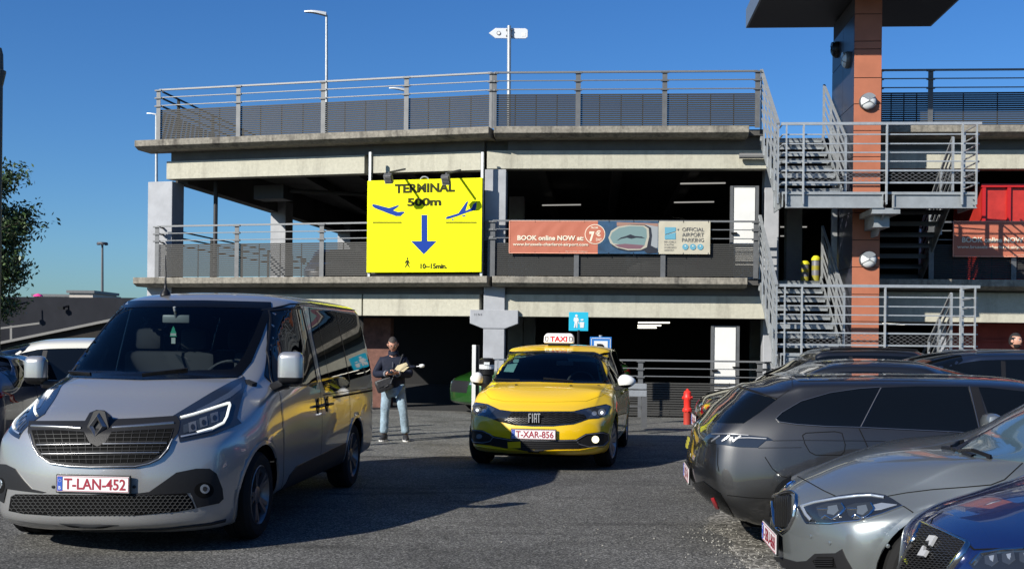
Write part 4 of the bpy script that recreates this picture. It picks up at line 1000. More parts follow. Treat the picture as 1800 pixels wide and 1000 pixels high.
    def wheel(s, y, sx, R=.33, w=.21, xin=.0, spokes=5, rimm=None, steer=0, xo=None):
        rimm = rimm or RIM; xo = xo if xo is not None else s.T['W'] - .03 - xin
        c = V((sx * (xo - w / 2), y, R)); ax = V((sx * cos(steer), sin(steer) * sx, 0)).normalized(); mb = MB(); h = w / 2
        rr = R * .66
        mb.lathe(c, ax, [(-h, rr), (-h, R - .03), (-h + .03, R - .004), (-.02, R), (-.018, R - .008), (.018, R - .008), (.02, R), (h - .03, R - .004), (h, R - .03), (h + .004, R * .82), (h - .006, rr + .01), (h - .03, rr)], 40)
        t = s.local(mb, 'wheel', RUB, smooth='auto')
        mb = MB(); mb.lathe(c, ax, [(h - .012, rr + .012), (h - .004, rr), (h - .03, rr - .02), (h - .10, rr - .035), (-h, rr - .03)], 40)
        up = Z3; b = ax.cross(up).normalized()
        for k in range(spokes):
            a = 2 * pi * k / spokes + .3
            for da in (-.16, .16):
                q0 = (up * cos(a + da * .2) + b * sin(a + da * .2)) * .05; q1 = (up * cos(a + da) + b * sin(a + da)) * (rr - .015)
                mb.bar(c + ax * (h - .045) + q0, c + ax * (h - .02) + q1, .034, .028, up=ax)
        mb.lathe(c, ax, [(h - .07, .07), (h - .03, .07), (h - .022, .045), (h - .022, 0)], 20)
        s.local(mb, 'rim', rimm, t, smooth='auto')
        mb = MB(); mb.lathe(c, ax, [(h - .12, rr - .03), (h - .12, 0)], 24); mb.lathe(c, ax, [(h - .11, .14), (h - .105, 0)], 24); s.local(mb, 'brake_disc', mat('brake', (.06, .06, .06), .6, .3), t)
        return t
    def plate(s, c, nrm, txt, w=.52, h=.11, ink=None, both=True):
        n = V(nrm).normalized(); ux = Z3.cross(n).normalized(); uy = n.cross(ux); c = V(c); mb = MB(); ax = (ux, uy, n)
        mb.box(c - n * .006, (w + .02, h + .02, .012), 0, ax, .004); pf = s.local(mb, 'plate_holder', BLACK)
        mb = MB(); mb.box(c + n * .002, (w, h, .006), 0, ax); o = s.local(mb, 'licence_plate', mat('plate_white', (.72, .70, .70), .4), pf)
        mb = MB(); mb.box(c + n * .0065 - ux * (w / 2 - .022), (.036, h - .012, .003), 0, ax); s.local(mb, 'country_band', mat('plate_blue', (.02, .08, .4), .4), pf)
        ik = mat('plate_ink', (.28, .01, .03), .5)
        mb = MB(); text(mb, 'B', c - ux * (w / 2 - .014) - uy * (h * .36), ux, uy, n, .022, .01, .016, lift=.009)
        for k in range(8): mb.box(c + n * .0085 - ux * (w / 2 - .022 - .010 * cos(k * pi / 4)) + uy * (h * .2 + .010 * sin(k * pi / 4)), (.003, .003, .001), 0, ax)
        s.local(mb, 'country_code', WHITE, pf)
        mb = MB(); text(mb, txt, c - ux * (w / 2 - .052) - uy * (h * .33), ux, uy, n, h * .66, .02, w - .075, lift=.007); s.local(mb, 'plate_number', ik, pf)
        mb = MB()
        for sy in (-1, 1): mb.box(c + n * .006 + uy * sy * (h / 2 - .005), (w - .01, .003, .002), 0, ax)
        for sx in (-1, 1): mb.box(c + n * .006 + ux * sx * (w / 2 - .004), (.003, h - .01, .002), 0, ax)
        s.local(mb, 'plate_border', ik, pf)
        return pf
RIM = mat('alloy', (.35, .35, .36), .35, .8)
mat('matte_black', (.006, .006, .006), .95, spec=.1)
LINER = mat('cabin_dark', (.014, .015, .017), .8, spec=.2)
GLD = mat('tinted_glass', (.003, .004, .005), .02, spec=.34)
GLS = glass('clear_glass', (.72, .80, .80))
GLV = glass('screen_glass', (.5, .57, .59), .55)
CHR = mat('chrome', (.7, .7, .7), .12, 1.0)
TRIM = mat('trim_plastic', (.013, .013, .014), .5, spec=.25, bump=(160, .12))
GAP = mat('panel_gap', (.006, .006, .006), .9, spec=.1)
LAMPB = mat('lamp_dark', (.015, .017, .02), .08, coat=1)
LAMPC = mat('lamp_clear', (.42, .46, .5), .18, .6, coat=1)
LAMPR = mat('lamp_red', (.30, .004, .008), .12, coat=1)
DRL = mat('light_strip', (.85, .88, .8), .3, emis=(1, 1, .92), estr=.35)
def paint(name, col, metal=.0, rough=.35, flake=True):
    m = mat(name, col, rough, metal, coat=1.0, spec=.5)
    if metal and flake:
        n = m.node_tree; b = n.nodes['Principled BSDF']; tc = n.nodes.new('ShaderNodeTexCoord'); v = n.nodes.new('ShaderNodeTexVoronoi'); v.inputs['Scale'].default_value = 1400
        n.links.new(tc.outputs['Object'], v.inputs[0]); mx = n.nodes.new('ShaderNodeMixRGB'); mx.blend_type = 'MULTIPLY'; mx.inputs[0].default_value = .25; mx.inputs[1].default_value = (*col, 1)
        n.links.new(v.outputs['Color'], mx.inputs[2]); n.links.new(mx.outputs[0], b.inputs['Base Color'])
    return m
def hatch_tables(L, W, H, z0, cowl, wtop, roof_end, belt, tailz, rake, zsill=.2, hoodedge=.86, low=.30, nose_r=.14, zroof_end=None, a=(.30, 2.6, .9), tumble=.20, b=(.2, 3, .9), BF=None):
    zre = zroof_end if zroof_end else H - .06
    cs, cz = cowl; ws, wz = wtop
    T = dict(L=L, W=W, rf=nose_r, rr=.12)
    T['zt'] = [(0, z0), (.12, z0 + .045), (.4, z0 + (cz - z0) * .52), (cs * .75, z0 + (cz - z0) * .85), (cs, cz), (cs + .25, cz + (wz - cz) * .33), (ws - .25, cz + (wz - cz) * .80), (ws, wz), (ws + .4, H - .012), (ws + .8, H), (roof_end - .4, H - .02), (roof_end, zre), (L, zre - .03)]
    T['xr'] = [(0, W * .62), (.2, W * .72), (cs, W * .80), (cs + .4, W * .80), (ws, W - tumble - .02), (ws + .6, W - tumble), (roof_end, W - tumble - .02), (L, W - tumble - .07)]
    T['ze'] = [(0, z0 - .03), (.2, z0 + .03), (cs * .7, cz - .075), (cs + .02, cz - .045), (cs + .35, cz + (wz - cz) * .33), (ws, wz - .10), (ws + .4, H - .085), (ws + 1, H - .07), (roof_end - .3, H - .09), (roof_end, zre - .05), (L, zre - .08)]
    T['xb'] = [(0, W * .86), (.25, W * .91), (cs, W * .955), (L - .8, W * .955), (L, W * .90)]
    T['zb'] = [(0, z0 - .10), (.25, z0 - .04), (cs, cz - .13), (cs + .5, belt - .03), (L * .55, belt), (L, belt + .05)]
    T['xm'] = [(0, W * .90), (.3, W * .955), (.9, W), (L - .9, W), (L, W * .95)]
    T['zm'] = [(0, z0 - .22), (.5, .68), (L, .74)]
    T['xl'] = [(0, W * .88), (.4, W * .95), (1.2, W * .975), (L - .9, W * .975), (L, W * .92)]
    T['zl'] = [(0, low), (L, low + .05)]
    T['zs'] = [(0, zsill + .0), (1, zsill), (L - .8, zsill), (L, zsill + .06)]
    T['aF'] = a; T['aR'] = b
    T['BF'] = BF or [(.15, .07), (.28, .015), (.45, 0), (z0 - .12, .02), (z0, .07), (z0 + .08, .12)]
    T['BR'] = [(.2, .10), (.35, .02), (.55, 0), (tailz - .08, .02), (tailz, .04), (tailz + .08, .10), (zre - .05, rake), (zre + .1, rake - .02)]
    T['ws'] = (cs, ws, .22)
    return T
# ------------------------------------------------------------ silver van
def plan_proj(car, kind):
    pass
def make_van():
    th = atan2(-.092, 1)
    root = thing('van', 'silver passenger van facing the camera at the left, plate T-LAN-452', 'van', (-2.95, 7.93, 0), th)
    L, W = 5.08, .978
    T = dict(L=L, W=W, rf=.16, rr=.12, smooth=3)
    T['zt'] = [(0, .93), (.12, .985), (.35, 1.07), (.65, 1.165), (.95, 1.235), (1.05, 1.255), (1.3, 1.44), (1.62, 1.68), (1.9, 1.85), (2.1, 1.91), (2.4, 1.945), (3.2, 1.965), (4.6, 1.95), (5.08, 1.90)]
    T['xr'] = [(0, .66), (.2, .72), (.6, .76), (1.0, .80), (1.3, .80), (1.9, .76), (2.4, .775), (5.08, .79)]
    T['ze'] = [(0, .90), (.3, 1.0), (.65, 1.09), (1.0, 1.16), (1.1, 1.20), (1.4, 1.38), (1.9, 1.72), (2.15, 1.82), (2.6, 1.87), (4.6, 1.86), (5.08, 1.81)]
    T['xb'] = [(0, .86), (.3, .89), (1.0, .93), (2, .95), (5.08, .94)]
    T['zb'] = [(0, .80), (.3, .90), (1, 1.03), (1.5, 1.10), (2, 1.12), (5.08, 1.14)]
    T['xm'] = [(0, .87), (.3, .94), (1, .978), (4.6, .978), (5.08, .95)]
    T['zm'] = [(0, .66), (.6, .74), (5.08, .8)]
    T['xl'] = [(0, .855), (.4, .93), (1.3, .962), (5.08, .95)]
    T['zl'] = [(0, .36), (5.08, .42)]
    T['zs'] = [(0, .15), (.8, .18), (1.4, .27), (4.2, .27), (5.08, .30)]
    T['aF'] = (.46, 2.7, 1.25); T['aR'] = (.10, 4, .5)
    T['BF'] = [(.17, .07), (.27, .0), (.5, .0), (.75, .035), (.93, .12), (1.1, .2)]; T['BR'] = [(.3, .0), (1.1, .01), (1.5, .07), (1.9, .15)]
    T['ws'] = (1.05, 1.95, .24)
    c = Car(root, T, 120)
    PT = paint('silver_paint', (.405, .405, .40), .55, .28)
    wheels = [(.93, .33), (4.03, .33)]
    px = c.px
    # ---- cut-outs for see-through glazing, tested in camera projection
    MW = parent_world(root)
    def toscreen(p):
        q = MW @ p - V((0, 0, CAMH)); u = q.x / q.y * F; v = q.z / q.y * F
        return (CXP + u * cos(ROLL) + v * sin(ROLL), HY - (v * cos(ROLL) - u * sin(ROLL)))
    camL = c.inv @ V((0, 0, CAMH))
    def pf(p, n):
        if p.y > 2.4 or p.z < 1.1 or abs(n.x) > .8 or n.y > .05: return None
        return toscreen(p)
    wsp = [(92, 655), (150, 545), (156, 541), (250, 536), (360, 536), (466, 538), (470, 545), (452, 590), (434, 630), (416, 655), (250, 659)]
    c.cut(pf, wsp)
    def ps(sx): return lambda p, n: (p.y, p.z) if (n.x * sx > .5 and p.z > .9) else None
    fw = [(1.45, 1.20), (1.62, 1.42), (2.02, 1.76), (2.50, 1.80), (2.50, 1.17)]
    sw = [(2.78, 1.80), (2.70, 1.12), (3.0, 1.06), (4.86, 1.12), (4.86, 1.76)]
    for sx in (-1, 1): c.cut(ps(sx), fw)
    c.cut(ps(-1), sw)
    # ---- glass
    ring = [(78, 662), (140, 545), (152, 534), (250, 529), (360, 529), (476, 532), (477, 545), (460, 592), (442, 636), (424, 658), (416, 664), (250, 668)]
    fr = c.patch('windscreen', GLV, px, wsp_big(ring), off=.006, step=6)
    # ceramic border as separate strips on the glass
    mb = MB(); 
    inner = [(98, 650), (153, 549), (160, 545), (250, 541), (360, 541), (458, 543), (462, 548), (446, 588), (428, 626), (414, 644), (408, 650), (250, 655)]
    band(c, 'windscreen_border', mat('frit_black', (.003, .003, .003), .15, spec=.25), px, ring, inner, .008, fr)
    # side glass, both sides
    for sx in (1, -1):
        g = c.patch('door_window', GLD if sx > 0 else GLV, c.side(sx), c.round([(1.40, 1.17), (1.60, 1.43), (2.0, 1.775), (2.30, 1.81), (2.54, 1.81), (2.54, 1.14), (2.2, 1.13)], 3), off=.005, step=.05)
        g2 = c.patch('side_window', GLD if sx > 0 else GLV, c.side(sx), [(2.80, 1.83), (2.70, 1.55), (2.70, 1.16), (2.78, 1.06), (3.1, 1.03), (3.75, 1.05), (3.82, 1.12), (4.84, 1.15), (4.92, 1.2), (4.94, 1.72), (4.86, 1.80)], off=.005, step=.05)
        if sx > 0:
            mb = MB(); c.strip(mb, c.side(1), [(3.78, 1.12), (3.78, 1.81)], .02, .008); c.strip(mb, c.side(1), [(3.0, 1.05), (2.97, 1.3), (3.0, 1.82)], .008, .008); c.local(mb, 'window_divider', BLACK, g2)
        mb = MB(); c.strip(mb, c.side(sx), [(1.40, 1.17), (1.60, 1.43), (2.0, 1.775), (2.30, 1.81), (2.54, 1.81), (2.54, 1.14), (2.2, 1.13)], .022, .006, closed=True, th=.004); c.local(mb, 'window_seal', BLACK, g)
    # ---- nose: black belt with grille
    belt = [(52, 741), (100, 741), (150, 741), (158, 727), (170, 722), (184, 723), (194, 731), (199, 738), (250, 736), (310, 732), (316, 742), (315, 752), (312, 762), (304, 772), (296, 792), (280, 808), (262, 816), (238, 821), (160, 822), (120, 820), (88, 813), (70, 801), (58, 782), (50, 760)]
    bl = c.patch('grille_surround', TRIM, px, belt, off=.010, step=5)
    gp = [(57, 757), (100, 757), (148, 760), (158, 778), (172, 785), (186, 778), (197, 760), (250, 757), (306, 754), (299, 772), (288, 790), (272, 804), (250, 812), (160, 815), (100, 811), (80, 804), (66, 786)]
    c.patch('grille', mat('grille_black', (.003, .003, .003), .8, spec=.1), px, gp, off=.0115, step=6, skirt=0, parent=bl)
    GR = mat('grille_bar', (.03, .03, .031), .5, spec=.2)
    mb = MB()
    def clip(poly, a, b):   # clip segment a-b to polygon, sampled
        n = 60; run = []; segs = []
        for i in range(n + 1):
            p = (a[0] + (b[0] - a[0]) * i / n, a[1] + (b[1] - a[1]) * i / n)
            if inside_poly(p, poly): run.append(p)
            else:
                if len(run) > 1: segs.append([run[0], run[-1]])
                run = []
        if len(run) > 1: segs.append([run[0], run[-1]])
        return segs
    for k, y in enumerate((764, 771, 778, 787, 793, 800, 807)):
        for sg in clip(gp, (55, y + 1), (310, y - 2)): c.strip(mb, px, sg, .005, .013, th=.004)
    for x in range(66, 306, 14):
        sl_ = (x - 172) * .10
        for sg in clip(gp, (x, 756), (x - sl_ * 1.5, 814)): c.strip(mb, px, sg, .004, .013, th=.002)
    c.local(mb, 'grille_bars', GR, bl)
    mb = MB()
    for y in (781.5, 797):
        for sg in clip(gp, (55, y + 1), (310, y - 2)): c.strip(mb, px, sg, .013, .016, th=.008)
    c.strip(mb, px, [(57, 750), (100, 751.5), (143, 754)], .022, .012, th=.008); c.strip(mb, px, [(198, 753), (250, 749.5), (305, 745)], .022, .012, th=.008)
    c.strip(mb, px, [(55, 764), (60, 783), (70, 800), (90, 814), (122, 819), (160, 820.5), (238, 819.5), (262, 814.5), (280, 806), (294, 790), (303, 772)], .012, .012, th=.008)
    c.local(mb, 'chrome_bars', mat('satin_chrome', (.32, .32, .32), .28, .9), bl, smooth=True)
    # emblem: diamond with diamond opening
    ctr = c.hit(px, 173, 753); o_, n_ = ctr[0] + ctr[1] * .02, V((0, -1, .18)).normalized(); ux = V((1, 0, 0)); uy = n_.cross(ux) * -1
    uy = uy if uy.z > 0 else -uy
    mb = MB(); back = [(-.078, .0), (-.040, .108), (0, .118), (.040, .108), (.078, .0), (.040, -.11), (0, -.125), (-.040, -.11)]
    mb.prism(back, o_ - n_ * .008, ux, uy, n_, -.03, .004); c.local(mb, 'emblem_base', BLACK, bl)
    mb = MB(); R1 = [(0, .100), (.068, 0), (0, -.100), (-.068, 0)]; R2 = [(0, .046), (.028, 0), (0, -.046), (-.028, 0)]; R3 = [(0, .074), (.048, 0), (0, -.074), (-.048, 0)]
    def fr3(p, h): return o_ + ux * p[0] + uy * p[1] + n_ * h
    vs = [fr3(p, .0) for p in R1] + [fr3(p, .028) for p in R3] + [fr3(p, .010) for p in R2]
    mb.add(vs, [(i, (i + 1) % 4, 4 + (i + 1) % 4, 4 + i) for i in range(4)] + [(4 + i, 4 + (i + 1) % 4, 8 + (i + 1) % 4, 8 + i) for i in range(4)]); c.local(mb, 'emblem', mat('satin_chrome'), bl)
    # ---- headlights
    HL = [(313, 731), (350, 710), (402, 677), (427, 667), (430, 680), (424, 700), (414, 735), (422, 744), (410, 748), (372, 762), (317, 774), (313, 752)]
    hp = [(303, 732), (372, 690), (405, 672), (428, 662), (432, 676), (424, 702), (416, 735), (424, 744), (410, 750), (372, 765), (316, 777), (310, 752)]
    for mir in (False, True):
        h = c.patch('headlight', LAMPB, px, hp, off=.006, step=5, mirror=mir)
        q = lambda nm, m_, pl, off=.009: c.patch(nm, m_, px, pl, off=off, step=4, mirror=mir, parent=h, skirt=.003)
        q('upper_reflector', mat('lamp_mid', (.10, .12, .15), .15, .5, coat=1), [(345, 722), (372, 708), (400, 692), (424, 674), (424, 684), (404, 700), (380, 712), (350, 728)])
        q('lens', mat('lamp_grey', (.05, .06, .07), .12, .4, coat=1), [(322, 748), (350, 738), (396, 722), (392, 736), (384, 745), (345, 756), (322, 762)])
        for xx in (338, 357, 376):
            q('projector', mat('lamp_ring', (.16, .17, .18), .2, .5, coat=1), [(xx - 7, 745 - (xx - 338) * .42), (xx + 6, 741 - (xx - 338) * .42), (xx + 7, 757 - (xx - 338) * .42), (xx - 6, 761 - (xx - 338) * .42)], .012); q('projector_eye', LAMPB, ellipse(xx, 752 - (xx - 338) * .42, 3.5, 5, 10), .014)
        mb = MB(); c.strip(mb, px, [(317, 735.5), (340, 729.5), (370, 720), (402, 709), (403, 713), (398, 733), (392, 744), (372, 754), (345, 761)], .020, .013, th=.004)
        mb2 = MB(); mb2.add([V((-p.x, p.y, p.z)) for p in mb.v] if mir else mb.v, mb.f); c.local(mb2, 'light_strip', DRL, h)
        mb = MB(); c.strip(mb, px, [(317, 768), (345, 763), (372, 757)], .016, .012, th=.002); mb2 = MB(); mb2.add([V((-p.x, p.y, p.z)) for p in mb.v] if mir else mb.v, mb.f); c.local(mb2, 'lower_reflector', LAMPC, h)
    # ---- lower bumper: black wings, fog lamps, mesh grille, splitter
    wing = [(230, 868), (262, 864), (285, 848), (310, 830), (345, 823), (368, 823), (380, 832), (390, 858), (392, 876), (384, 884), (346, 892), (335, 866), (240, 870)]
    for mir in (False, True):
        b = c.patch('bumper_insert', TRIM, px, wing, off=.007, step=5, mirror=mir, smooth=False)
        c.patch('fog_recess', mat('matte_black'), px, ellipse(358, 861, 17, 14, 20), off=.009, step=5, mirror=mir, skirt=0, parent=b)
        fl = c.patch('fog_lamp', LAMPC, px, ellipse(359, 858.5, 8, 8, 18), off=.014, step=3, mirror=mir, parent=b); c.patch('fog_lens', LAMPB, px, ellipse(359, 858.5, 4, 4.5, 14), off=.016, step=3, mirror=mir, parent=b)
    low = [(20, 872), (28, 868), (160, 869), (327, 864), (338, 880), (343, 893), (310, 899), (240, 905), (100, 906), (40, 902), (16, 897)]
    lg = c.patch('lower_grille', mat('grille_black'), px, low, off=.005, step=6)
    mb = MB()
    for r in range(7):
        y = 870 + r * 5.4
        for k in range(40):
            x = 18 + k * 8.4 + (4.2 if r % 2 else 0)
            for seg in (((x, y), (x + 4.2, y + 2.6)), ((x + 4.2, y + 2.6), (x + 8.4, y))):
                if all(inside_poly(p, low) for p in seg): c.strip(mb, px, seg, .0055, .007, th=.003)
            if inside_poly((x + 4.2, y + 2.6), low) and inside_poly((x + 4.2, y + 5.2), low): c.strip(mb, px, [(x + 4.2, y + 2.6), (x + 4.2, y + 5.4)], .005, .007, th=.002)
    c.local(mb, 'grille_mesh', mat('mesh_grey', (.05, .05, .05), .6, spec=.2), lg)
    mb = MB(); 
    for x in (94, 236): h_ = c.hit(px, x, 855); mb.lathe(h_[0], h_[1], [(0, .012), (.006, .012), (.008, 0)], 14)
    c.local(mb, 'parking_sensor', BLACK)
    mb = MB(); c.strip(mb, px, [(24, 925), (60, 930), (120, 932), (200, 932), (290, 929), (370, 920), (396, 914)], .03, .002, th=.006); c.local(mb, 'splitter', TRIM)
    h_ = c.hit(px, 165, 850); c.plate(V((h_[0].x, h_[0].y - .012, h_[0].z)), (0, -1, .02), 'T-LAN-452')
    # bonnet shut line
    mb = MB(); c.strip(mb, px, [(310, 731), (342, 712), (372, 692), (405, 672), (428, 662), (424, 658)], .007, both=True)
    c.strip(mb, c.side(1), [(1.42, 1.14), (1.38, .95), (1.42, .55), (1.47, .30), (2.60, .30), (2.62, .6), (2.62, 1.84)], .009); c.strip(mb, c.side(-1), [(1.42, 1.14), (1.38, .95), (1.42, .55), (1.47, .30), (2.60, .30), (2.62, .6), (2.62, 1.84)], .009)
    c.strip(mb, c.side(1), [(2.64, .45), (3.72, .45), (3.73, 1.05)], .008); c.strip(mb, c.side(1), [(2.7, 1.02), (4.95, 1.00)], .007)
    c.strip(mb, c.side(1), [(3.05, .98), (4.9, .97)], .02, .002)
    c.local(mb, 'panel_gaps', GAP)
    # raised doors on the visible side
    c.patch('door', PT, c.side(1), [(1.44, 1.10), (1.41, .95), (1.445, .56), (1.49, .34), (2.595, .34), (2.60, .6), (2.60, 1.10), (2.2, 1.09)], off=.003, step=.06, skirt=.004)
    # lower side mouldings
    for sx in (1, -1): c.patch('side_moulding', TRIM, c.side(sx), [(1.50, .30), (1.62, .41), (1.80, .46), (2.59, .48), (2.66, .48), (3.60, .50), (3.60, .30)], off=.009, step=.05)
    for y in (2.47, 2.80):
        h_ = c.hit(c.side(1), y, .93); mb = MB(); p = h_[0] + h_[1] * .002
        mb.lathe(p, h_[1], [(0, .055), (.006, .05), (.004, 0)], 18); mb.bar(p + V((.03, -.10, .0)), p + V((.03, .10, .0)), .035, .022, bev=.008); mb.cyl(p + V((.0, .0, .055)), p + V((.012, 0, .055)), .02, 10); mb.cyl(p - V((.0, .0, .055)), p + V((.012, 0, -.055)), .016, 10)
        c.local(mb, 'door_handle', BLACK)
    # mirrors
    for sx in (1, -1):
        cc = V((sx * (1.07 if sx > 0 else 1.06), 1.27, 1.305 if sx > 0 else 1.26)); mb = MB(); prof = 12
        bm = bmesh.new(); bmesh.ops.create_cube(bm, size=1)
        for v in bm.verts: v.co = V((v.co.x * (.205 if sx > 0 else .18), v.co.y * .15, v.co.z * (.26 if sx > 0 else .23))) + (V((0, .02, 0)) if v.co.y < 0 else V((0, 0, 0)))
        bmesh.ops.bevel(bm, geom=bm.edges[:], offset=.055, segments=5, profile=.5, affect='EDGES'); bm.verts.index_update()
        vs = [v.co + cc for v in bm.verts]; top = [[v.index for v in f.verts] for f in bm.faces if f.calc_center_median().z > -.062]; bot = [[v.index for v in f.verts] for f in bm.faces if f.calc_center_median().z <= -.062]; bm.free()
        mb.add(vs, top); mr = c.local(mb, 'wing_mirror', PT, smooth=True)
        mb = MB(); mb.add([(v - cc) * 1.004 + cc for v in vs], bot); mb.bar(cc + V((-sx * .04, .02, -.115)), V((sx * .90, 1.38, 1.14)), .10, .07, bev=.02); c.local(mb, 'mirror_foot', BLACK, mr, smooth='auto')
    for sx in (1, -1): c.patch('mirror_triangle', BLACK, c.side(sx), [(1.33, 1.12), (1.42, 1.16), (1.64, 1.44), (1.66, 1.12)], off=.011, step=.05)
    # interior
    mb = MB()
    mb.box((0, 1.42, 1.10), (1.66, .62, .22), 0, None, .08); mb.box((.40, 1.45, 1.22), (.5, .35, .10), 0, None, .04); mb.box((0, 3.2, .35), (1.7, 3.6, .06)); c.local(mb, 'dashboard', LINER, smooth='auto')
    for x, y, w_ in ((.45, 2.25, .5), (-.40, 2.25, .86), (.45, 3.2, .5), (-.3, 3.2, .9), (0, 4.2, 1.4)):
        mb = MB(); mb.box((x, y, .62), (w_, .5, .16), 0, None, .06); mb.box((x, y + .22, 1.02), (w_, .13, .78), 0, None, .05)
        for hx in ((x,) if w_ < .6 else (x - w_ * .25, x + w_ * .25)): mb.box((hx, y + .24, 1.52), (.26, .10, .20), 0, None, .05); mb.cyl((hx - .05, y + .24, 1.38), (hx - .05, y + .24, 1.45), .008, 6)
        c.local(mb, 'seat', mat('seat_grey', (.055, .055, .06), .9), smooth='auto')
    mb = MB(); C0 = V((.40, 1.68, 1.20)); ax = V((0, -.75, .66)).normalized(); a_ = V((1, 0, 0)); b_ = ax.cross(a_)
    mb.tube([C0 + (a_ * cos(t) + b_ * sin(t)) * .19 for t in [2 * pi * k / 28 for k in range(29)]], .014, 6); mb.bar(C0 - a_ * .18, C0 + a_ * .18, .03, .05); mb.bar(C0, C0 - b_ * .17, .03, .04)
    c.local(mb, 'steering_wheel', mat('wheel_grey', (.10, .10, .10), .5), smooth='auto')
    h_ = c.hit(px, 302, 556); q = h_[0] + V((0, .10, -.02)); mb = MB(); mb.box(q, (.24, .03, .07), 0, None, .012); mb.cyl(q, q + V((0, -.05, .1)), .012, 6); rm = c.local(mb, 'rear_view_mirror', mat('mirror_shell', (.25, .27, .27), .4), smooth='auto')
    q2 = q + V((-.02, -.01, -.12)); mb = MB(); mb.prism([(-.03, -.03), (.03, -.03), (.02, 0), (.026, 0), (.012, .03), (.016, .03), (0, .06), (-.016, .03), (-.012, .03), (-.026, 0), (-.02, 0)], q2, V((1, 0, 0)), Z3, V((0, -1, 0)), 0, .004); c.local(mb, 'air_freshener', mat('fresh_green', (.03, .38, .22), .5), rm)
    mb = MB(); mb.box(q2 + V((0, -.004, -.012)), (.05, .002, .02)); mb.box(q2 + V((0, 0, -.065)), (.035, .003, .05)); c.local(mb, 'air_freshener_card', mat('card', (.5, .55, .5), .6), rm)
    # wipers, antenna, roof trims
    mb = MB()
    def wl(a, b, w_, off): c.strip(mb, px, [a, b], w_, off, th=.012)
    wl((81, 651), (160, 659.5), .018, .012); c.local(mb, 'wiper', BLACK); mb = MB(); wl((250, 661), (330, 651), .014, .012); c.local(mb, 'wiper', BLACK)
    mb = MB(); h_ = c.hit(px, 211, 527)
    if h_: h0 = h_[0]
    else: h0 = V((-.35, 2.2, 1.93))
    mb.lathe(h0 - V((0, 0, .02)), Z3, [(0, .05), (.03, .04), (.06, .015), (.10, .010), (.36, .004), (.36, 0)], 10); c.local(mb, 'antenna', BLACK, smooth=True)
    mb = MB(); c.strip(mb, c.side(1), [(1.95, 1.775), (2.3, 1.845), (2.9, 1.87), (4.9, 1.85)], .012, .003, th=.006, both=True); c.local(mb, 'roof_drip_rail', BLACK)
    for sx in (1, -1):
        c.wheel(.93, sx, R=.335, w=.22, steer=.0, spokes=5, rimm=mat('alloy_dark', (.16, .16, .17), .35, .8)); c.wheel(4.03, sx, R=.335, w=.22, spokes=5, rimm=MATS['alloy_dark'])
    mb = MB(); mb.box((0, 2.5, .24), (1.3, 4.4, .08)); c.local(mb, 'underbody', MATS['matte_black'])
    c.patch('tail_light', LAMPR, c.side(1), [(4.97, 1.06), (5.02, 1.06), (5.02, 1.6), (4.97, 1.6)], off=.006, step=.04, both=True)
    c.finish(PT, wheels, .40, LINER, lip=PT, lipw=.022)
    return c
def inside_poly(p, poly):
    x, y = p; c = False; n = len(poly)
    for i in range(n):
        a = poly[i]; b = poly[i - 1]
        if (a[1] > y) != (b[1] > y) and x < (b[0] - a[0]) * (y - a[1]) / (b[1] - a[1]) + a[0]: c = not c
    return c
def wsp_big(r): return r
def band(c, name, m, mp, outer, inner, off, parent):
    n = len(outer)
    # join outer and inner as one polygon with a slit
    poly = list(outer) + [outer[0]] ; inn = list(inner)
    mb = MB(); K = 12
    def dens(pl):
        out = []
        for i in range(len(pl)):
            a = V(pl[i]); b = V(pl[(i + 1) % len(pl)])
            for k in range(K): out.append(a.lerp(b, k / K))
        return out
    A = dens(outer); B = dens(inner); R = 4; N = len(A); rows = []
    for j in range(R + 1): rows.append([c.hit(mp, *A[i].lerp(B[i], j / R)) for i in range(N)])
    vs = []; ok = []
    for row in rows:
        for h in row: vs.append(h[0] + h[1] * off if h else V((0, 0, 0))); ok.append(h is not None)
    fs = []
    for j in range(R):
        for i in range(N):
            q = (j * N + i, j * N + (i + 1) % N, (j + 1) * N + (i + 1) % N, (j + 1) * N + i)
            if all(ok[x] for x in q): fs.append(q)
    mb.add(vs, fs); return c.local(mb, name, m, parent, smooth=True)
VAN = make_van()
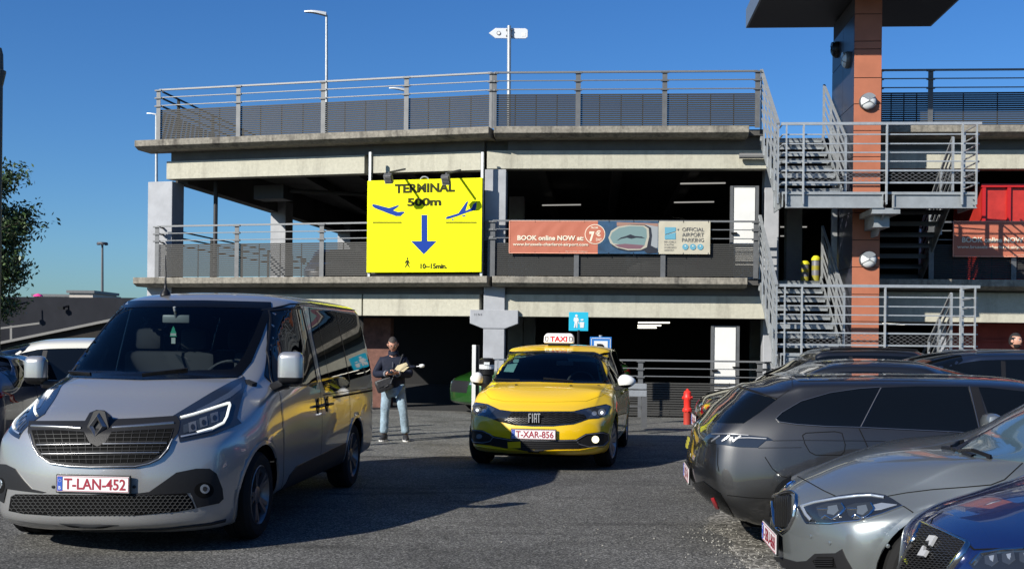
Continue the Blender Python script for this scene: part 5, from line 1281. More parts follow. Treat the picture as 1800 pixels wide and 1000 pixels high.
# ------------------------------------------------------------ yellow taxi
def make_taxi():
    th = atan2(-.165, 1)
    root = thing('taxi', 'yellow taxi with white mirrors and a lit roof sign, plate T-XAR-856', 'taxi', (.265, 13.30, 0), th)
    T = hatch_tables(4.37, .896, 1.495, .70, (1.12, 1.01), (1.98, 1.40), 3.9, .93, .95, .45, zsill=.20, tumble=.20, a=(.40, 2.5, 1.0), b=(.2, 3, .9))
    T['ws'] = (1.12, 1.98, .26)
    c = Car(root, T, 100); PT = paint('taxi_yellow', (.80, .50, .004), 0, .32); px = c.px
    z = lambda *pts: [(810 + x / 3.847, 580 + y / 3.847) for x, y in pts]
    MW = parent_world(root)
    def toscreen(p):
        q = MW @ p - V((0, 0, CAMH)); u = q.x / q.y * F; v = q.z / q.y * F
        return (CXP + u * cos(ROLL) + v * sin(ROLL), HY - (v * cos(ROLL) - u * sin(ROLL)))
    def pf(p, n): return None if (p.y > 2.3 or p.z < .9 or abs(n.x) > .8 or n.y > .05) else toscreen(p)
    c.cut(pf, z((215, 340), (350, 168), (600, 158), (912, 174), (972, 345), (600, 342)))
    outer = z((192, 352), (255, 250), (318, 160), (342, 148), (600, 141), (900, 150), (930, 160), (955, 230), (978, 300), (993, 362), (800, 360), (500, 350))
    inner = z((212, 342), (270, 250), (330, 170), (350, 160), (600, 153), (895, 163), (915, 172), (938, 235), (958, 300), (972, 350), (800, 348), (500, 338))
    g = c.patch('windscreen', GLV, px, outer, off=.005, step=4); band(c, 'windscreen_border', mat('frit_black'), px, outer, inner, .007, g)
    st = mat('sticker_cyan', (.25, .5, .45), .5)
    for nm, pl in (('toll_sticker', [(340, 165), (360, 156), (440, 158), (436, 172), (350, 180)]), ('permit_card', [(350, 196), (360, 186), (392, 188), (386, 210), (352, 212)]), ('licence_card', [(285, 272), (312, 222), (382, 215), (352, 276)])):
        c.patch(nm, st, px, z(*pl), off=-.02, step=3, parent=g, skirt=0)
    c.patch('painted_reflection', mat('reflection_tint', (.22, .33, .28), .5), px, z((724, 175), (910, 180), (914, 205), (880, 200), (730, 196)), off=-.03, step=3, parent=g, skirt=0)  # pale reflection in the windscreen, painted as flat strips behind the glass
    c.patch('painted_reflection', MATS['reflection_tint'], px, z((918, 182), (934, 186), (962, 325), (948, 338), (938, 300)), off=-.03, step=3, parent=g, skirt=0)
    bandp = z((66, 505), (92, 486), (180, 502), (262, 540), (345, 552), (540, 553), (760, 552), (860, 528), (985, 503), (1012, 512), (990, 572), (925, 597), (862, 602), (760, 636), (620, 650), (480, 650), (360, 642), (262, 618), (180, 588), (100, 572), (76, 540))
    bl = c.patch('grille_surround', LAMPB, px, bandp, off=.006, step=3)
    gp = z((345, 560), (760, 560), (835, 575), (850, 598), (760, 628), (620, 641), (480, 641), (360, 633), (300, 610), (330, 580))
    c.patch('grille', mat('grille_black'), px, gp, off=.008, step=4, skirt=0, parent=bl)
    mb = MB()
    for k in range(7):
        y = 566 + k * 11
        for a, b in ((300, 455), (545, 850)): 
            n = 24; run = [p for p in [(a + (b - a) * i / n, y - (4 if (i // 2) % 2 else 0)) for i in range(n + 1)] if inside_poly(z(p)[0], gp)]
            if len(run) > 1: c.strip(mb, px, z(*run), .009, .010, th=.004)
    c.local(mb, 'grille_bars', mat('bar_dark', (.025, .025, .026), .35, .2), bl)
    # badge lettering
    h0 = c.hit(px, *z((460, 624))[0]); h1 = c.hit(px, *z((540, 624))[0]); a = h0[0]; b = h1[0]; ux = (b - a).normalized(); n = V((0, -1, .0)); n = (n - ux * n.dot(ux)).normalized(); uy = ux.cross(n) * -1; uy = uy if uy.z > 0 else -uy
    mb = MB(); W_ = (b - a).length; H_ = 62 / 3.847 / 150
    def rc(x0, y0, x1, y1): mb.prism([(x0 * W_, y0 * H_), (x1 * W_, y0 * H_), (x1 * W_, y1 * H_), (x0 * W_, y1 * H_)], a + n * .022, ux, uy, n, 0, .008)
    rc(.0, 0, .06, 1); rc(.0, .9, .22, 1); rc(.0, .48, .18, .58); rc(.30, 0, .37, 1); rc(.46, 0, .52, .9); rc(.64, 0, .70, .9); rc(.46, .88, .70, 1); rc(.5, .4, .66, .5); rc(.84, 0, .90, .95); rc(.74, .88, 1.0, 1)
    c.local(mb, 'badge_lettering', mat('badge', (.6, .6, .6), .3, .6), bl)
    # headlamps
    for nm, pl in (('left', [(80, 505), (98, 492), (170, 508), (235, 540), (200, 575), (150, 582), (110, 570), (88, 545)]), ('right', [(840, 545), (905, 525), (990, 508), (1002, 516), (982, 566), (920, 590), (862, 594), (880, 570)])):
        h = c.patch('headlight', mat('lamp_grey2', (.06, .07, .085), .1, .5, coat=1), px, z(*pl), off=.009, step=3)
        cx = 115 if nm == 'left' else 950; cy = 542 if nm == 'left' else 560
        c.patch('lamp_lens', LAMPC, px, z(*ellipse(cx, cy, 26, 24, 14)), off=.012, step=2.5, parent=h, skirt=0)
        c.patch('lamp_bulb', mat('lit_lamp', (.9, .9, .9), .3, emis=(.9, .95, 1), estr=1.6), px, z(*ellipse(cx, cy + 3, 9, 9, 10)), off=.015, step=2, parent=h, skirt=0)
        c.patch('lamp_lens', LAMPC, px, z(*ellipse(cx + (45 if nm == 'left' else -50), cy + 8, 18, 15, 12)), off=.012, step=2.5, parent=h, skirt=0)
    lowp = z((62, 690), (72, 670), (150, 676), (225, 716), (345, 737), (600, 742), (778, 738), (842, 700), (962, 686), (1000, 700), (1006, 745), (965, 790), (800, 802), (560, 806), (318, 800), (180, 775), (85, 765), (64, 730))
    lw = c.patch('lower_grille', TRIM, px, lowp, off=.006, step=3)
    mb = MB()
    for y in (752, 764, 776, 788): c.strip(mb, px, z((420, y + 2), (800, y - 1)), .012, .009, th=.004)
    c.local(mb, 'grille_bars', MATS['bar_dark'], lw)
    mb = MB()
    c.strip(mb, px, z((80, 676), (150, 682), (200, 705), (222, 722), (200, 752), (150, 762), (85, 755), (74, 720)), .012, .009, closed=True, th=.004)
    c.strip(mb, px, z((778, 745), (845, 706), (958, 694), (992, 706), (996, 745), (960, 780), (870, 790), (800, 770)), .012, .009, closed=True, th=.004)
    c.strip(mb, px, z((222, 724), (345, 744), (600, 748), (778, 745)), .010, .009, th=.004)
    c.local(mb, 'fog_frame', mat('bar_grey', (.16, .16, .17), .35, .5), lw, smooth=True)
    for cx, cy, lit in ((907, 738, 1), (128, 718, 0)):
        f_ = c.patch('fog_lamp', mat('fog_lit', (.9, .85, .6), .3, emis=(1, .9, .55), estr=1.3) if lit else LAMPC, px, z(*ellipse(cx, cy, 23 if lit else 18, 24 if lit else 16, 16)), off=.014, step=2.5, parent=lw)
    c.patch('tow_cover', PT, px, z((318, 756), (404, 752), (406, 794), (322, 798)), off=.012, step=3)
    h_ = c.hit(px, 938, 763); c.plate(V((0, h_[0].y - .015, h_[0].z)), (0, -1, .0), 'T-XAR-856')
    mb = MB(); c.strip(mb, px, z((150, 408), (200, 462), (300, 482), (600, 486), (850, 480), (960, 440), (1000, 400)), .003); c.strip(mb, px, z((92, 486), (180, 500), (262, 538), (345, 549), (760, 549), (860, 525), (985, 500)), .005)
    for sx in (1, -1):
        c.strip(mb, c.side(sx), [(1.22, .95), (1.18, .75), (1.24, .35), (2.20, .33), (2.32, .6), (2.28, .97)], .008); c.strip(mb, c.side(sx), [(2.32, .35), (2.95, .35), (3.2, .7), (3.25, .97)], .008)
    c.local(mb, 'panel_gaps', GAP)
    mb = MB()
    for p in ((375, 372), (745, 378)): h_ = c.hit(px, *z(p)[0]); mb.box(h_[0] + h_[1] * .006, (.035, .02, .014), 0, None, .004)
    c.local(mb, 'washer_jet', BLACK)
    for sx in (1, -1):
        g = c.patch('side_window', GLD, c.side(sx), c.round([(1.45, 1.0), (1.75, 1.17), (2.1, 1.36), (2.6, 1.40), (3.3, 1.38), (3.72, 1.22), (3.80, 1.08), (3.4, 1.03), (2.4, 1.01)], 3), off=.004, step=.05)
        mb = MB(); c.strip(mb, c.side(sx), [(2.36, 1.01), (2.32, 1.39)], .05, .006); c.strip(mb, c.side(sx), [(3.24, 1.02), (3.30, 1.38)], .03, .006); c.local(mb, 'pillar_trim', BLACK, g)
        mb = MB()
        for y in (2.12, 3.05): h_ = c.hit(c.side(sx), y, .86); mb.bar(h_[0] + h_[1] * .02 + V((0, -.09, 0)), h_[0] + h_[1] * .02 + V((0, .09, 0)), .028, .025, bev=.006)
        c.local(mb, 'door_handle', PT)
        bm = bmesh.new(); bmesh.ops.create_uvsphere(bm, u_segments=20, v_segments=12, radius=1)
        cc = V((.99 if sx > 0 else -.965, 1.42, 1.035)); vs = []
        for v in bm.verts: v.co = V((v.co.x * (.115 if sx > 0 else .085), max(-.9, v.co.y) * .085, v.co.z * .085 * (1 - .25 * v.co.x * sx)))
        bm.verts.index_update(); vs = [v.co + cc for v in bm.verts]; top = [[v.index for v in f.verts] for f in bm.faces if f.calc_center_median().z > -.045]; bot = [[v.index for v in f.verts] for f in bm.faces if f.calc_center_median().z <= -.045]; bm.free()
        mb = MB(); mb.add(vs, top); m_ = c.local(mb, 'wing_mirror', WHITE, smooth=True); mb = MB(); mb.add([(v - cc) * 1.003 + cc for v in vs], bot); mb.bar(cc + V((-sx * .03, 0, -.06)), V((sx * .82, 1.46, .93)), .06, .05); c.local(mb, 'mirror_foot', BLACK, m_, smooth='auto')
        c.wheel(.92, sx, R=.32, w=.2, spokes=7, steer=-.12); c.wheel(3.56, sx, R=.32, w=.2, spokes=7)
    # roof light
    cc = V((.06, 2.35, 1.50)); c1 = c.hit(c.top, .0, 2.35)[0]; mb = MB(); mb.box(c1 + V((0, 0, .012)), (.30, .14, .03), 0, None, .01); rs = c.local(mb, 'roof_sign_foot', BLACK)
    mb = MB(); o = c1 + V((0, 0, .03)); w0, w1, h_, d0, d1 = .205, .17, .135, .075, .04
    vs = [o + V(p) for p in ((-w0, -d0, 0), (w0, -d0, 0), (w0, d0, 0), (-w0, d0, 0), (-w0 * .98, -d0 * .9, h_ * .7), (w0 * .98, -d0 * .9, h_ * .7), (w0 * .98, d0 * .9, h_ * .7), (-w0 * .98, d0 * .9, h_ * .7), (-w1, -d1, h_), (w1, -d1, h_), (w1, d1, h_), (-w1, d1, h_))]
    mb.add(vs, [(3, 2, 1, 0), (0, 1, 5, 4), (1, 2, 6, 5), (2, 3, 7, 6), (3, 0, 4, 7), (4, 5, 9, 8), (5, 6, 10, 9), (6, 7, 11, 10), (7, 4, 8, 11), (8, 9, 10, 11)]); o2 = c.local(mb, 'roof_sign', mat('taxi_sign', (.8, .74, .7), .4, emis=(1, .9, .85), estr=.12)); md = o2.modifiers.new('b', 'BEVEL'); md.width = .018; md.segments = 3
    mb = MB(); n = V((0, -1, .08)).normalized(); uy = V((0, .08, 1)).normalized(); text(mb, 'TAXI', o + V((-.118, -d0 - .001, .025)), V((1, 0, 0)), uy, n, .068, .035, .236, lift=.004); c.local(mb, 'sign_lettering', mat('taxi_red', (.5, .01, .02), .4), o2)
    mb = MB()
    for x in (-.165, .165):
        for q in ((-.018, .03), (.018, .03)): mb.box(o + V((x + q[0], -d0 - .003, .06)), (.006, .004, .055))
        for q in (.03, .09): mb.box(o + V((x, -d0 - .003, q)), (.036, .004, .006))
    c.local(mb, 'sign_digit', BLACK, o2)
    # interior
    mb = MB(); mb.box((0, 1.50, .88), (1.46, .7, .22), 0, None, .08); mb.box((0, 2.6, .32), (1.5, 2.9, .06)); c.local(mb, 'dashboard', LINER, smooth='auto')
    for x, y, w_ in ((.36, 2.35, .5), (-.36, 2.35, .5), (0, 3.2, 1.3)):
        mb = MB(); mb.box((x, y, .5), (w_, .5, .16), 0, None, .06); mb.box((x, y + .24, .82), (w_, .13, .62), 0, None, .05)
        for hx in ((x,) if w_ < 1 else (-.4, .4)): mb.box((hx, y + .27, 1.22), (.25, .10, .16), 0, None, .04)
        c.local(mb, 'seat', mat('seat_grey'), smooth='auto')
    mb = MB(); C0 = V((.36, 1.80, .98)); ax = V((0, -.85, .5)).normalized(); a_ = V((1, 0, 0)); b_ = ax.cross(a_)
    mb.tube([C0 + (a_ * cos(t) + b_ * sin(t)) * .18 for t in [2 * pi * k / 24 for k in range(25)]], .014, 6); mb.bar(C0 - a_ * .17, C0 + a_ * .17, .03, .05); c.local(mb, 'steering_wheel', mat('wheel_grey'), smooth='auto')
    h_ = c.hit(px, *z((700, 215))[0]); mb = MB(); mb.box(h_[0] + V((0, .08, -.02)), (.22, .03, .06), 0, None, .01); c.local(mb, 'rear_view_mirror', MATS['mirror_shell'])
    mb = MB(); c.strip(mb, px, z((215, 335), (400, 343)), .014, .010, th=.01); c.local(mb, 'wiper', BLACK); mb = MB(); c.strip(mb, px, z((560, 330), (760, 350)), .014, .010, th=.01); c.local(mb, 'wiper', BLACK)
    mb = MB(); c.strip(mb, px, z((64, 775), (180, 792), (320, 808), (560, 812), (800, 808), (1000, 775)), .008, .004, th=.01); c.local(mb, 'lip', PT)
    mb = MB(); mb.box((0, 2.1, .2), (1.2, 3.6, .08)); c.local(mb, 'underbody', MATS['matte_black'])
    c.finish(PT, [(.92, .32), (3.56, .32)], .365, LINER, lip=PT, lipw=.02)
make_taxi()

# ------------------------------------------------------------ simple parked car builder for the rows behind
def side_windows(c, T, zb, sxs=(1, -1), y0=None, y1=None, split=(), m=None):
    ze = pchip(T['ze']); 
    for sx in sxs:
        n = 14; top = [(y0 + .38 * (1 - i / n) * 0 + (y1 - y0) * i / n, min(ze(y0 + (y1 - y0) * i / n) - .045, ze((y0 + y1) / 2) - .04)) for i in range(n + 1)]
        top = [(y, max(z_, zb + .02)) for y, z_ in top]
        poly = [(y0 - .02, zb)] + top + [(y1 + .02, zb + .05)]
        g = c.patch('side_window', m or GLD, c.side(sx), poly, off=.004, step=.06)
        if g is None: continue
        mb = MB()
        for y in split: c.strip(mb, c.side(sx), [(y, zb + .01), (y + .03, ze(y) - .06)], .05, .006)
        if split: c.local(mb, 'pillar_trim', BLACK, g)
def parked(name, label, cat, loc, fwd, T, col, metal=.4, wheels=(.85, 3.5), R=.32, belt=.98, win=(1.5, 3.7), split=(2.35, 3.2), nst=56, plate=None, tail=True, rough=.35, glassm=None, group='cars parked around the car park', glz=1.0, back=True, roofrail=False, cutg=False):
    f = V((fwd[0], fwd[1], 0)).normalized(); th = atan2(f.x, -f.y)   # local -y points forwards
    root = thing(name, label, cat, loc, th, group)
    c = Car(root, T, nst, (5, 4, 4, 3, 7, 5, 5, 3, 2, 3)); PT = paint('paint_%s' % '_'.join('%d' % (q * 100) for q in col), col, metal, rough, False); L = T['L']; W = T['W']
    zt = pchip(T['zt']); cs, ws = T['ws'][0], T['ws'][1]; xr = pchip(T['xr'])
    n = 8; pl = [(-(xr(cs) - .03) , cs + .16), (0, cs + .05), (xr(cs) - .03, cs + .16), (xr(ws) - .02, ws + .20), (0, ws + .0), (-(xr(ws) - .02), ws + .20)]
    c.patch('windscreen', GLD, c.top, c.round(pl, 4), off=.004, step=.07)
    side_windows(c, T, belt, (1, -1), win[0], win[1], split, glassm)
    zr = T['H']; 
    for sx in (1, -1):
        x0 = W * .48; x1 = W * .93
        z0 = T['zt'][0][1]; c.patch('headlight', LAMPC, lambda a, b: (V((a, -2, b)), V((0, 1, 0))), [(sx * x0, z0 - .12), (sx * x1, z0 - .08), (sx * x1, z0 + .02), (sx * x0, z0 - .04)], off=.006, step=.05)
        if back:
            zb = T['tailz']; c.patch('tail_light', LAMPR, c.rear, [(sx * W * .6, zb - .06), (sx * W * .97, zb - .10), (sx * W * .97, zb + .02), (sx * W * .6, zb)], off=.006, step=.05)
            c.patch('tail_light_side', LAMPR, c.side(sx), [(L - .32, zb - .02), (L - .02, zb - .12), (L - .03, zb + .04), (L - .25, zb + .03)], off=.006, step=.05)
        h_ = c.hit(c.side(sx), cs + .42, belt - .02)
        cc = V((sx * (W + .07), cs + .30, belt + .05)); mb = MB(); mb.box(cc, (.18, .10, .13), 0, None, .04); mb.bar(cc - V((0, 0, .04)), V((sx * (W - .12), cs + .34, belt - .04)), .05, .04); c.local(mb, 'wing_mirror', BLACK if metal else PT, smooth='auto')
        for wy in wheels: c.wheel(wy, sx, R=R, w=.21, spokes=5)
    c.patch('grille', TRIM, c.front, [(-W * .42, .45), (W * .42, .45), (W * .46, z0 - .05), (-W * .46, z0 - .05)], off=.005, step=.06)
    if back:
        tz = T['tailz']; c.patch('rear_window', GLD, c.rear, c.round([(-W * .62, tz + .10), (W * .62, tz + .10), (W * .54, zr - .17), (-W * .54, zr - .17)], 3), off=.004, step=.06)
        h_ = c.hit(c.rear, 0, tz - .15)
        if h_ and plate: c.plate(V((0, L - .0 + .012, .55)) if False else V((0, h_[0].y + .01, h_[0].z)), (0, 1, 0), plate)
        c.patch('rear_bumper_trim', TRIM, c.rear, [(-W * .8, .24), (W * .8, .24), (W * .72, .38), (-W * .72, .38)], off=.005, step=.06)
    elif plate: h_ = c.hit(c.front, 0, .5); c.plate(V((0, h_[0].y - .012, .5)), (0, -1, 0), plate)
    mb = MB()
    for sx in (1, -1):
        c.strip(mb, c.side(sx), [(win[0] - .1, belt - .02), (cs + .12, .75), (cs + .2, .34), (split[0], .34), (split[0] + .02, belt)], .009); c.strip(mb, c.side(sx), [(split[0] + .02, .34), (split[-1] - .1, .34), (split[-1] + .05, .7), (split[-1] + .02, belt)], .009)
    c.local(mb, 'panel_gaps', GAP)
    if roofrail:
        ze = pchip(T['ze'])
        for sx in (1, -1):
            mb = MB(); pts = [V((sx * (xr(y) - .03), y, ze(y) + .055)) for y in [ws + .35 + (T['L'] - 1.0 - ws - .35) * k / 8 for k in range(9)]]; mb.tube(pts, .016, 6)
            c.local(mb, 'roof_rail', roofrail if not isinstance(roofrail, bool) else BLACK, smooth='auto')
    mb = MB(); mb.box((0, L / 2, .24), (1.2, L - .7, .08)); c.local(mb, 'underbody', MATS['matte_black'])
    c.finish(PT, [(wy, R) for wy in wheels], R + .045, None, lip=PT, lipw=.02)
    return c
def dir_th(rd): r = V((rd[0], rd[1], 0)).normalized(); return atan2(-r.x, r.y)
# ------------------------------------------------------------ dark grey estate, tail towards the lane
def make_estate():
    rd = V((-1, .085, 0)).normalized(); rear = V((1.42, 9.15, 0)); root = thing('estate_car', 'dark grey estate car with its tail to the lane, behind the silver grey car', 'car', rear - rd * 4.78, dir_th(rd), 'cars parked around the car park')
    L = 4.78; T = hatch_tables(L, .93, 1.318, .68, (1.15, .95), (2.0, 1.22), 4.5, .90, .88, .36, zsill=.16, tumble=.24, zroof_end=1.24, b=(.22, 2.6, 1.1))
    T['BR'] = [(.15, .30), (.28, .17), (.42, .03), (.6, 0), (.76, .03), (.86, .04), (.92, .10), (1.0, .17), (1.20, .36), (1.26, .33), (1.34, .33)]
    T['xm'] = [(0, .84), (.3, .89), (.9, .93), (3.9, .93), (4.3, .92), (L, .84)]; T['zm'] = [(0, .5), (1, .66), (3.2, .62), (4.2, .52), (L, .50)]; T['xb'] = [(0, .80), (.25, .85), (1.15, .888), (3.6, .888), (4.3, .85), (L, .76)]
    c = Car(root, T, 120); PT = paint('graphite_paint', (.050, .050, .050), .8, .40); px = c.px
    z = lambda *pts: [(1190 + x / 2.38, 580 + y / 2.38) for x, y in pts]
    sw = z((415, 372), (440, 350), (520, 302), (640, 266), (760, 248), (848, 242), (765, 404), (620, 400), (500, 392), (430, 382))
    g = c.patch('side_window', GLD, px, sw, off=.004, step=5)
    g2 = c.patch('side_window', GLD, px, z((858, 241), (1000, 236), (1215, 238), (1268, 430), (1120, 422), (775, 405)), off=.004, step=5)
    g3 = c.patch('side_window', GLD, px, z((1262, 240), (1300, 241), (1500, 262), (1600, 330), (1640, 450), (1460, 440), (1330, 428)), off=.004, step=6)
    mb = MB(); cm = mat('window_chrome', (.25, .25, .25), .25, .9)
    c.strip(mb, px, z((848, 240), (760, 246), (640, 264), (520, 299), (440, 346), (414, 371), (428, 385), (500, 395), (620, 403), (765, 407), (1120, 424), (1285, 433)), .006, .005, th=.004); c.strip(mb, px, z((1222, 238), (1268, 432)), .008, .006, th=.004)
    c.local(mb, 'window_trim', cm, g)
    mb = MB(); c.strip(mb, px, z((852, 243), (768, 405)), .006, .007, th=.003); c.local(mb, 'door_edge', mat('bar_grey'), g)
    mb = MB(); c.strip(mb, px, z((1240, 240), (1290, 432)), .07, .006); c.local(mb, 'pillar_trim', BLACK, g2)
    # rear glass, spoiler gloss, lights
    c.patch('rear_window', GLD, px, z((302, 262), (360, 275), (416, 290), (345, 345), (278, 390), (215, 390), (150, 385), (156, 368), (230, 312)), off=.005, step=4)
    mb = MB(); c.strip(mb, px, z((262, 238), (340, 262), (416, 288)), .012, .004, th=.006); c.strip(mb, px, z((416, 288), (470, 250)), .006, .002); c.strip(mb, px, z((480, 196), (484, 236)), .007, .002); c.local(mb, 'spoiler_edge', BLACK)
    tl = c.patch('tail_light', LAMPB, px, z((108, 455), (140, 436), (200, 430), (300, 440), (380, 448), (402, 460), (370, 462), (336, 490), (260, 488), (170, 476), (118, 468)), off=.008, step=3)
    mb = MB()
    for x in (150, 190, 235): c.strip(mb, px, z((x, 466), (x + 28, 446), (x + 34, 444)), .018, .012, th=.003)
    c.strip(mb, px, z((245, 452), (300, 451), (375, 455)), .010, .012, th=.003); c.strip(mb, px, z((150, 437), (220, 436), (300, 441)), .008, .012, th=.003)
    c.local(mb, 'light_claw', mat('claw', (.3, .3, .3), .25, .6), tl)
    # lower bumper: gloss black with exhaust surround and reflector
    bp = c.patch('bumper_insert', mat('gloss_black', (.003, .003, .003), .15, spec=.3), px, z((66, 640), (110, 630), (150, 660), (182, 680), (215, 735), (245, 790), (300, 812), (390, 822), (388, 836), (230, 836), (160, 810), (100, 770), (70, 720)), off=.006, step=4)
    c.patch('reflector', mat('reflector_red', (.55, .02, .03), .3), px, z((146, 700), (156, 698), (200, 790), (198, 802), (188, 800)), off=.012, step=3, parent=bp, skirt=.004)
    c.patch('exhaust_trim', mat('bar_grey'), px, z((76, 722), (84, 722), (120, 770), (168, 796), (170, 806), (118, 784), (84, 748)), off=.012, step=3, parent=bp, skirt=.004)
    mb = MB()
    c.strip(mb, px, z((525, 440), (540, 430), (660, 424), (690, 430), (704, 478), (700, 508), (685, 522), (580, 522), (556, 510), (535, 475)), .006, closed=True)
    c.strip(mb, px, z((762, 412), (790, 470), (812, 524), (840, 640)), .007); c.strip(mb, px, z((368, 530), (400, 580), (440, 612), (500, 622)), .006)
    c.strip(mb, px, z((172, 490), (170, 560), (176, 590)), .006); c.strip(mb, px, z((210, 690), (300, 700), (420, 706)), .006)
    c.local(mb, 'panel_gaps', GAP)
    mb = MB(); c.strip(mb, px, z((400, 462), (520, 460), (760, 462), (1100, 470)), .006, .002, th=.002); c.strip(mb, px, z((340, 492), (520, 490)), .005, .002, th=.002); c.local(mb, 'waist_crease', PT, smooth=True)
    h_ = c.hit(px, *z((912, 506))[0]); mb = MB(); mb.bar(h_[0] + h_[1] * .02 + V((0, -.10, 0)), h_[0] + h_[1] * .02 + V((0, .10, 0)), .03, .03, bev=.008); c.local(mb, 'door_handle', PT)
    q = c.hit(c.rear, 0, .52)
    c.plate(V((0, q[0].y + .012, .50)), (0, 1, 0), '1-YDB-714')
    mb = MB()
    for dy in range(3): mb.bar(V((-.42 + dy * .09, q[0].y + .025, .80 - dy * .035)), V((-.30 + dy * .09, q[0].y + .025, .80 - dy * .035)), .012, .03)
    c.local(mb, 'badge', mat('badge_yellow', (.5, .45, .05), .4, .4))
    for sx in (1, -1): c.wheel(.95, sx, R=.335, w=.23); c.wheel(3.74, sx, R=.335, w=.23)
    mb = MB(); mb.box((0, 2.4, .22), (1.3, 4, .08)); c.local(mb, 'underbody', MATS['matte_black'])
    c.patch('windscreen', GLD, c.top, [(-.66, 1.3), (0, 1.2), (.66, 1.3), (.62, 2.15), (0, 1.98), (-.62, 2.15)], off=.004, step=.07)
    c.patch('headlight', LAMPC, c.front, [(.45, .55), (.84, .6), (.84, .68), (.45, .62)], both=True, step=.05)
    c.finish(PT, [(.95, .335), (3.74, .335)], .375, None, lip=PT, lipw=.02)
make_estate()
# ------------------------------------------------------------ silver grey hatchback, nose to the lane
def make_silver():
    rd = V((1, -.075, 0)); root = thing('hatchback_car', 'silver grey hatchback parked nose to the lane, in front of the dark estate car', 'car', (1.57, 6.80, 0), dir_th(rd), 'cars parked around the car park')
    L = 4.32; T = hatch_tables(L, .90, 1.43, .71, (1.20, 1.0), (2.0, 1.38), 3.85, .95, .93, .42, zsill=.18, tumble=.22, a=(.42, 2.3, 1.1), nose_r=.16)
    T['zt'] = [(0, .72), (.12, .775), (.35, .86), (.7, .935), (1.0, .975), (1.2, 1.01), (1.45, 1.14), (1.75, 1.30), (2.0, 1.37), (2.45, 1.42), (3, 1.43), (3.85, 1.37), (L, 1.34)]
    c = Car(root, T, 120); PT = paint('silver_grey_paint', (.22, .24, .24), .6, .28); px = c.px
    z = lambda *pts: [(1340 + x / 3.333, 700 + y / 3.333) for x, y in pts]
    # headlight
    hl = z((213, 632), (250, 618), (300, 603), (450, 572), (560, 558), (640, 556), (720, 568), (770, 595), (824, 631), (700, 678), (560, 718), (400, 730), (262, 726), (235, 680))
    h = c.patch('headlight', LAMPB, px, hl, off=.007, step=4)
    mb = MB(); c.strip(mb, px, z((232, 634), (310, 612), (450, 588), (560, 575), (640, 572), (715, 584)), .016, .010, th=.005); c.strip(mb, px, z((240, 640), (262, 680), (292, 714)), .020, .010, th=.005); c.local(mb, 'light_strip', LAMPC, h, smooth=True)
    mb = MB(); c.strip(mb, px, z((215, 636), (240, 690), (262, 728), (400, 732), (560, 720), (700, 680), (822, 634)), .006, .009, th=.004); c.local(mb, 'lamp_rim', CHR, h)
    for cx in (430, 600):
        c.patch('lamp_unit', mat('lamp_grey3', (.035, .04, .045), .12, .3, coat=1), px, z((cx - 110, 640), (cx - 50, 620), (cx + 30, 615), (cx + 55, 650), (cx + 20, 692), (cx - 60, 708), (cx - 90, 690)), off=.010, step=4, parent=h, skirt=.003)
        c.patch('projector', mat('lens_blue', (.12, .14, .16), .08, .3, coat=1), px, z((cx - 40, 640), (cx + 12, 632), (cx + 22, 662), (cx - 8, 688), (cx - 42, 680)), off=.014, step=3, parent=h)
        mb = MB(); c.strip(mb, px, z((cx - 70, 705), (cx - 50, 690), (cx - 10, 712), (cx + 30, 690), (cx + 60, 655), (cx + 40, 625)), .009, .016, th=.005); c.strip(mb, px, z((cx - 95, 655), (cx - 40, 658)), .006, .016, th=.004); c.local(mb, 'lamp_bezel', CHR, h, smooth=True)
    c.patch('turn_reflector', LAMPC, px, z((650, 630), (700, 618), (790, 628), (700, 655), (655, 660)), off=.010, step=4, parent=h, skirt=.003)
    # kidney grille (near half), chrome frame
    kid = z((62, 585), (85, 570), (140, 552), (185, 552), (204, 568), (206, 620), (190, 700), (160, 760), (125, 784), (96, 765), (80, 720), (70, 650))
    kin = z((84, 592), (100, 578), (142, 563), (172, 566), (168, 640), (158, 710), (138, 752), (118, 762), (104, 745), (90, 690))
    k = c.patch('grille', mat('grille_black'), px, kin, off=.012, step=3)
    band(c, 'grille_frame', CHR, px, kid, kin, .018, k) if len(kid) == len(kin) else None
    mb = MB()
    for x in range(92, 172, 11): c.strip(mb, px, z((x, 580), (x + 2, 660), (x + 4 - (x - 92) * .1, 752)), .007, .016, th=.008)
    c.local(mb, 'grille_bars', mat('bar_dark2', (.02, .02, .02), .3, .3), k)
    mb = MB(); c.strip(mb, px, kid, .014, .010, closed=True, th=.010); c.local(mb, 'grille_chrome', mat('kidney_chrome', (.55, .55, .55), .15, 1), k, smooth=True)
    k2 = c.patch('grille', mat('grille_black'), c.front, [(-.05, .50), (-.30, .47), (-.36, .62), (-.30, .72), (-.05, .72)], off=.008, step=.04)
    # plate
    hh = c.hit(c.front, 0, .40); c.plate(V((0, hh[0].y - .02, .39)), (0, -1, 0), '1-SBU-868')
    # bumper lower
    c.patch('bumper_insert', TRIM, px, z((36, 940), (70, 925), (110, 930), (200, 955), (262, 950), (310, 908), (430, 905), (470, 880), (490, 930), (530, 1000), (520, 1100), (240, 1100), (60, 1080)), off=.006, step=5)
    c.patch('intake', mat('matte_black'), px, z((300, 950), (330, 925), (420, 925), (440, 990), (320, 985)), off=.009, step=5, skirt=0)
    mb = MB()
    for y in (938, 950, 962, 974): c.strip(mb, px, z((318, y), (425, y)), .006, .012, th=.006)
    c.local(mb, 'intake_slats', TRIM)
    mb = MB(); c.strip(mb, px, z((205, 455), (280, 495), (360, 540), (432, 573)), .006); c.strip(mb, px, z((735, 572), (840, 553), (1000, 533), (1180, 520), (1340, 506), (1420, 475), (1525, 378)), .006); c.strip(mb, px, z((826, 630), (880, 665), (935, 720)), .006)
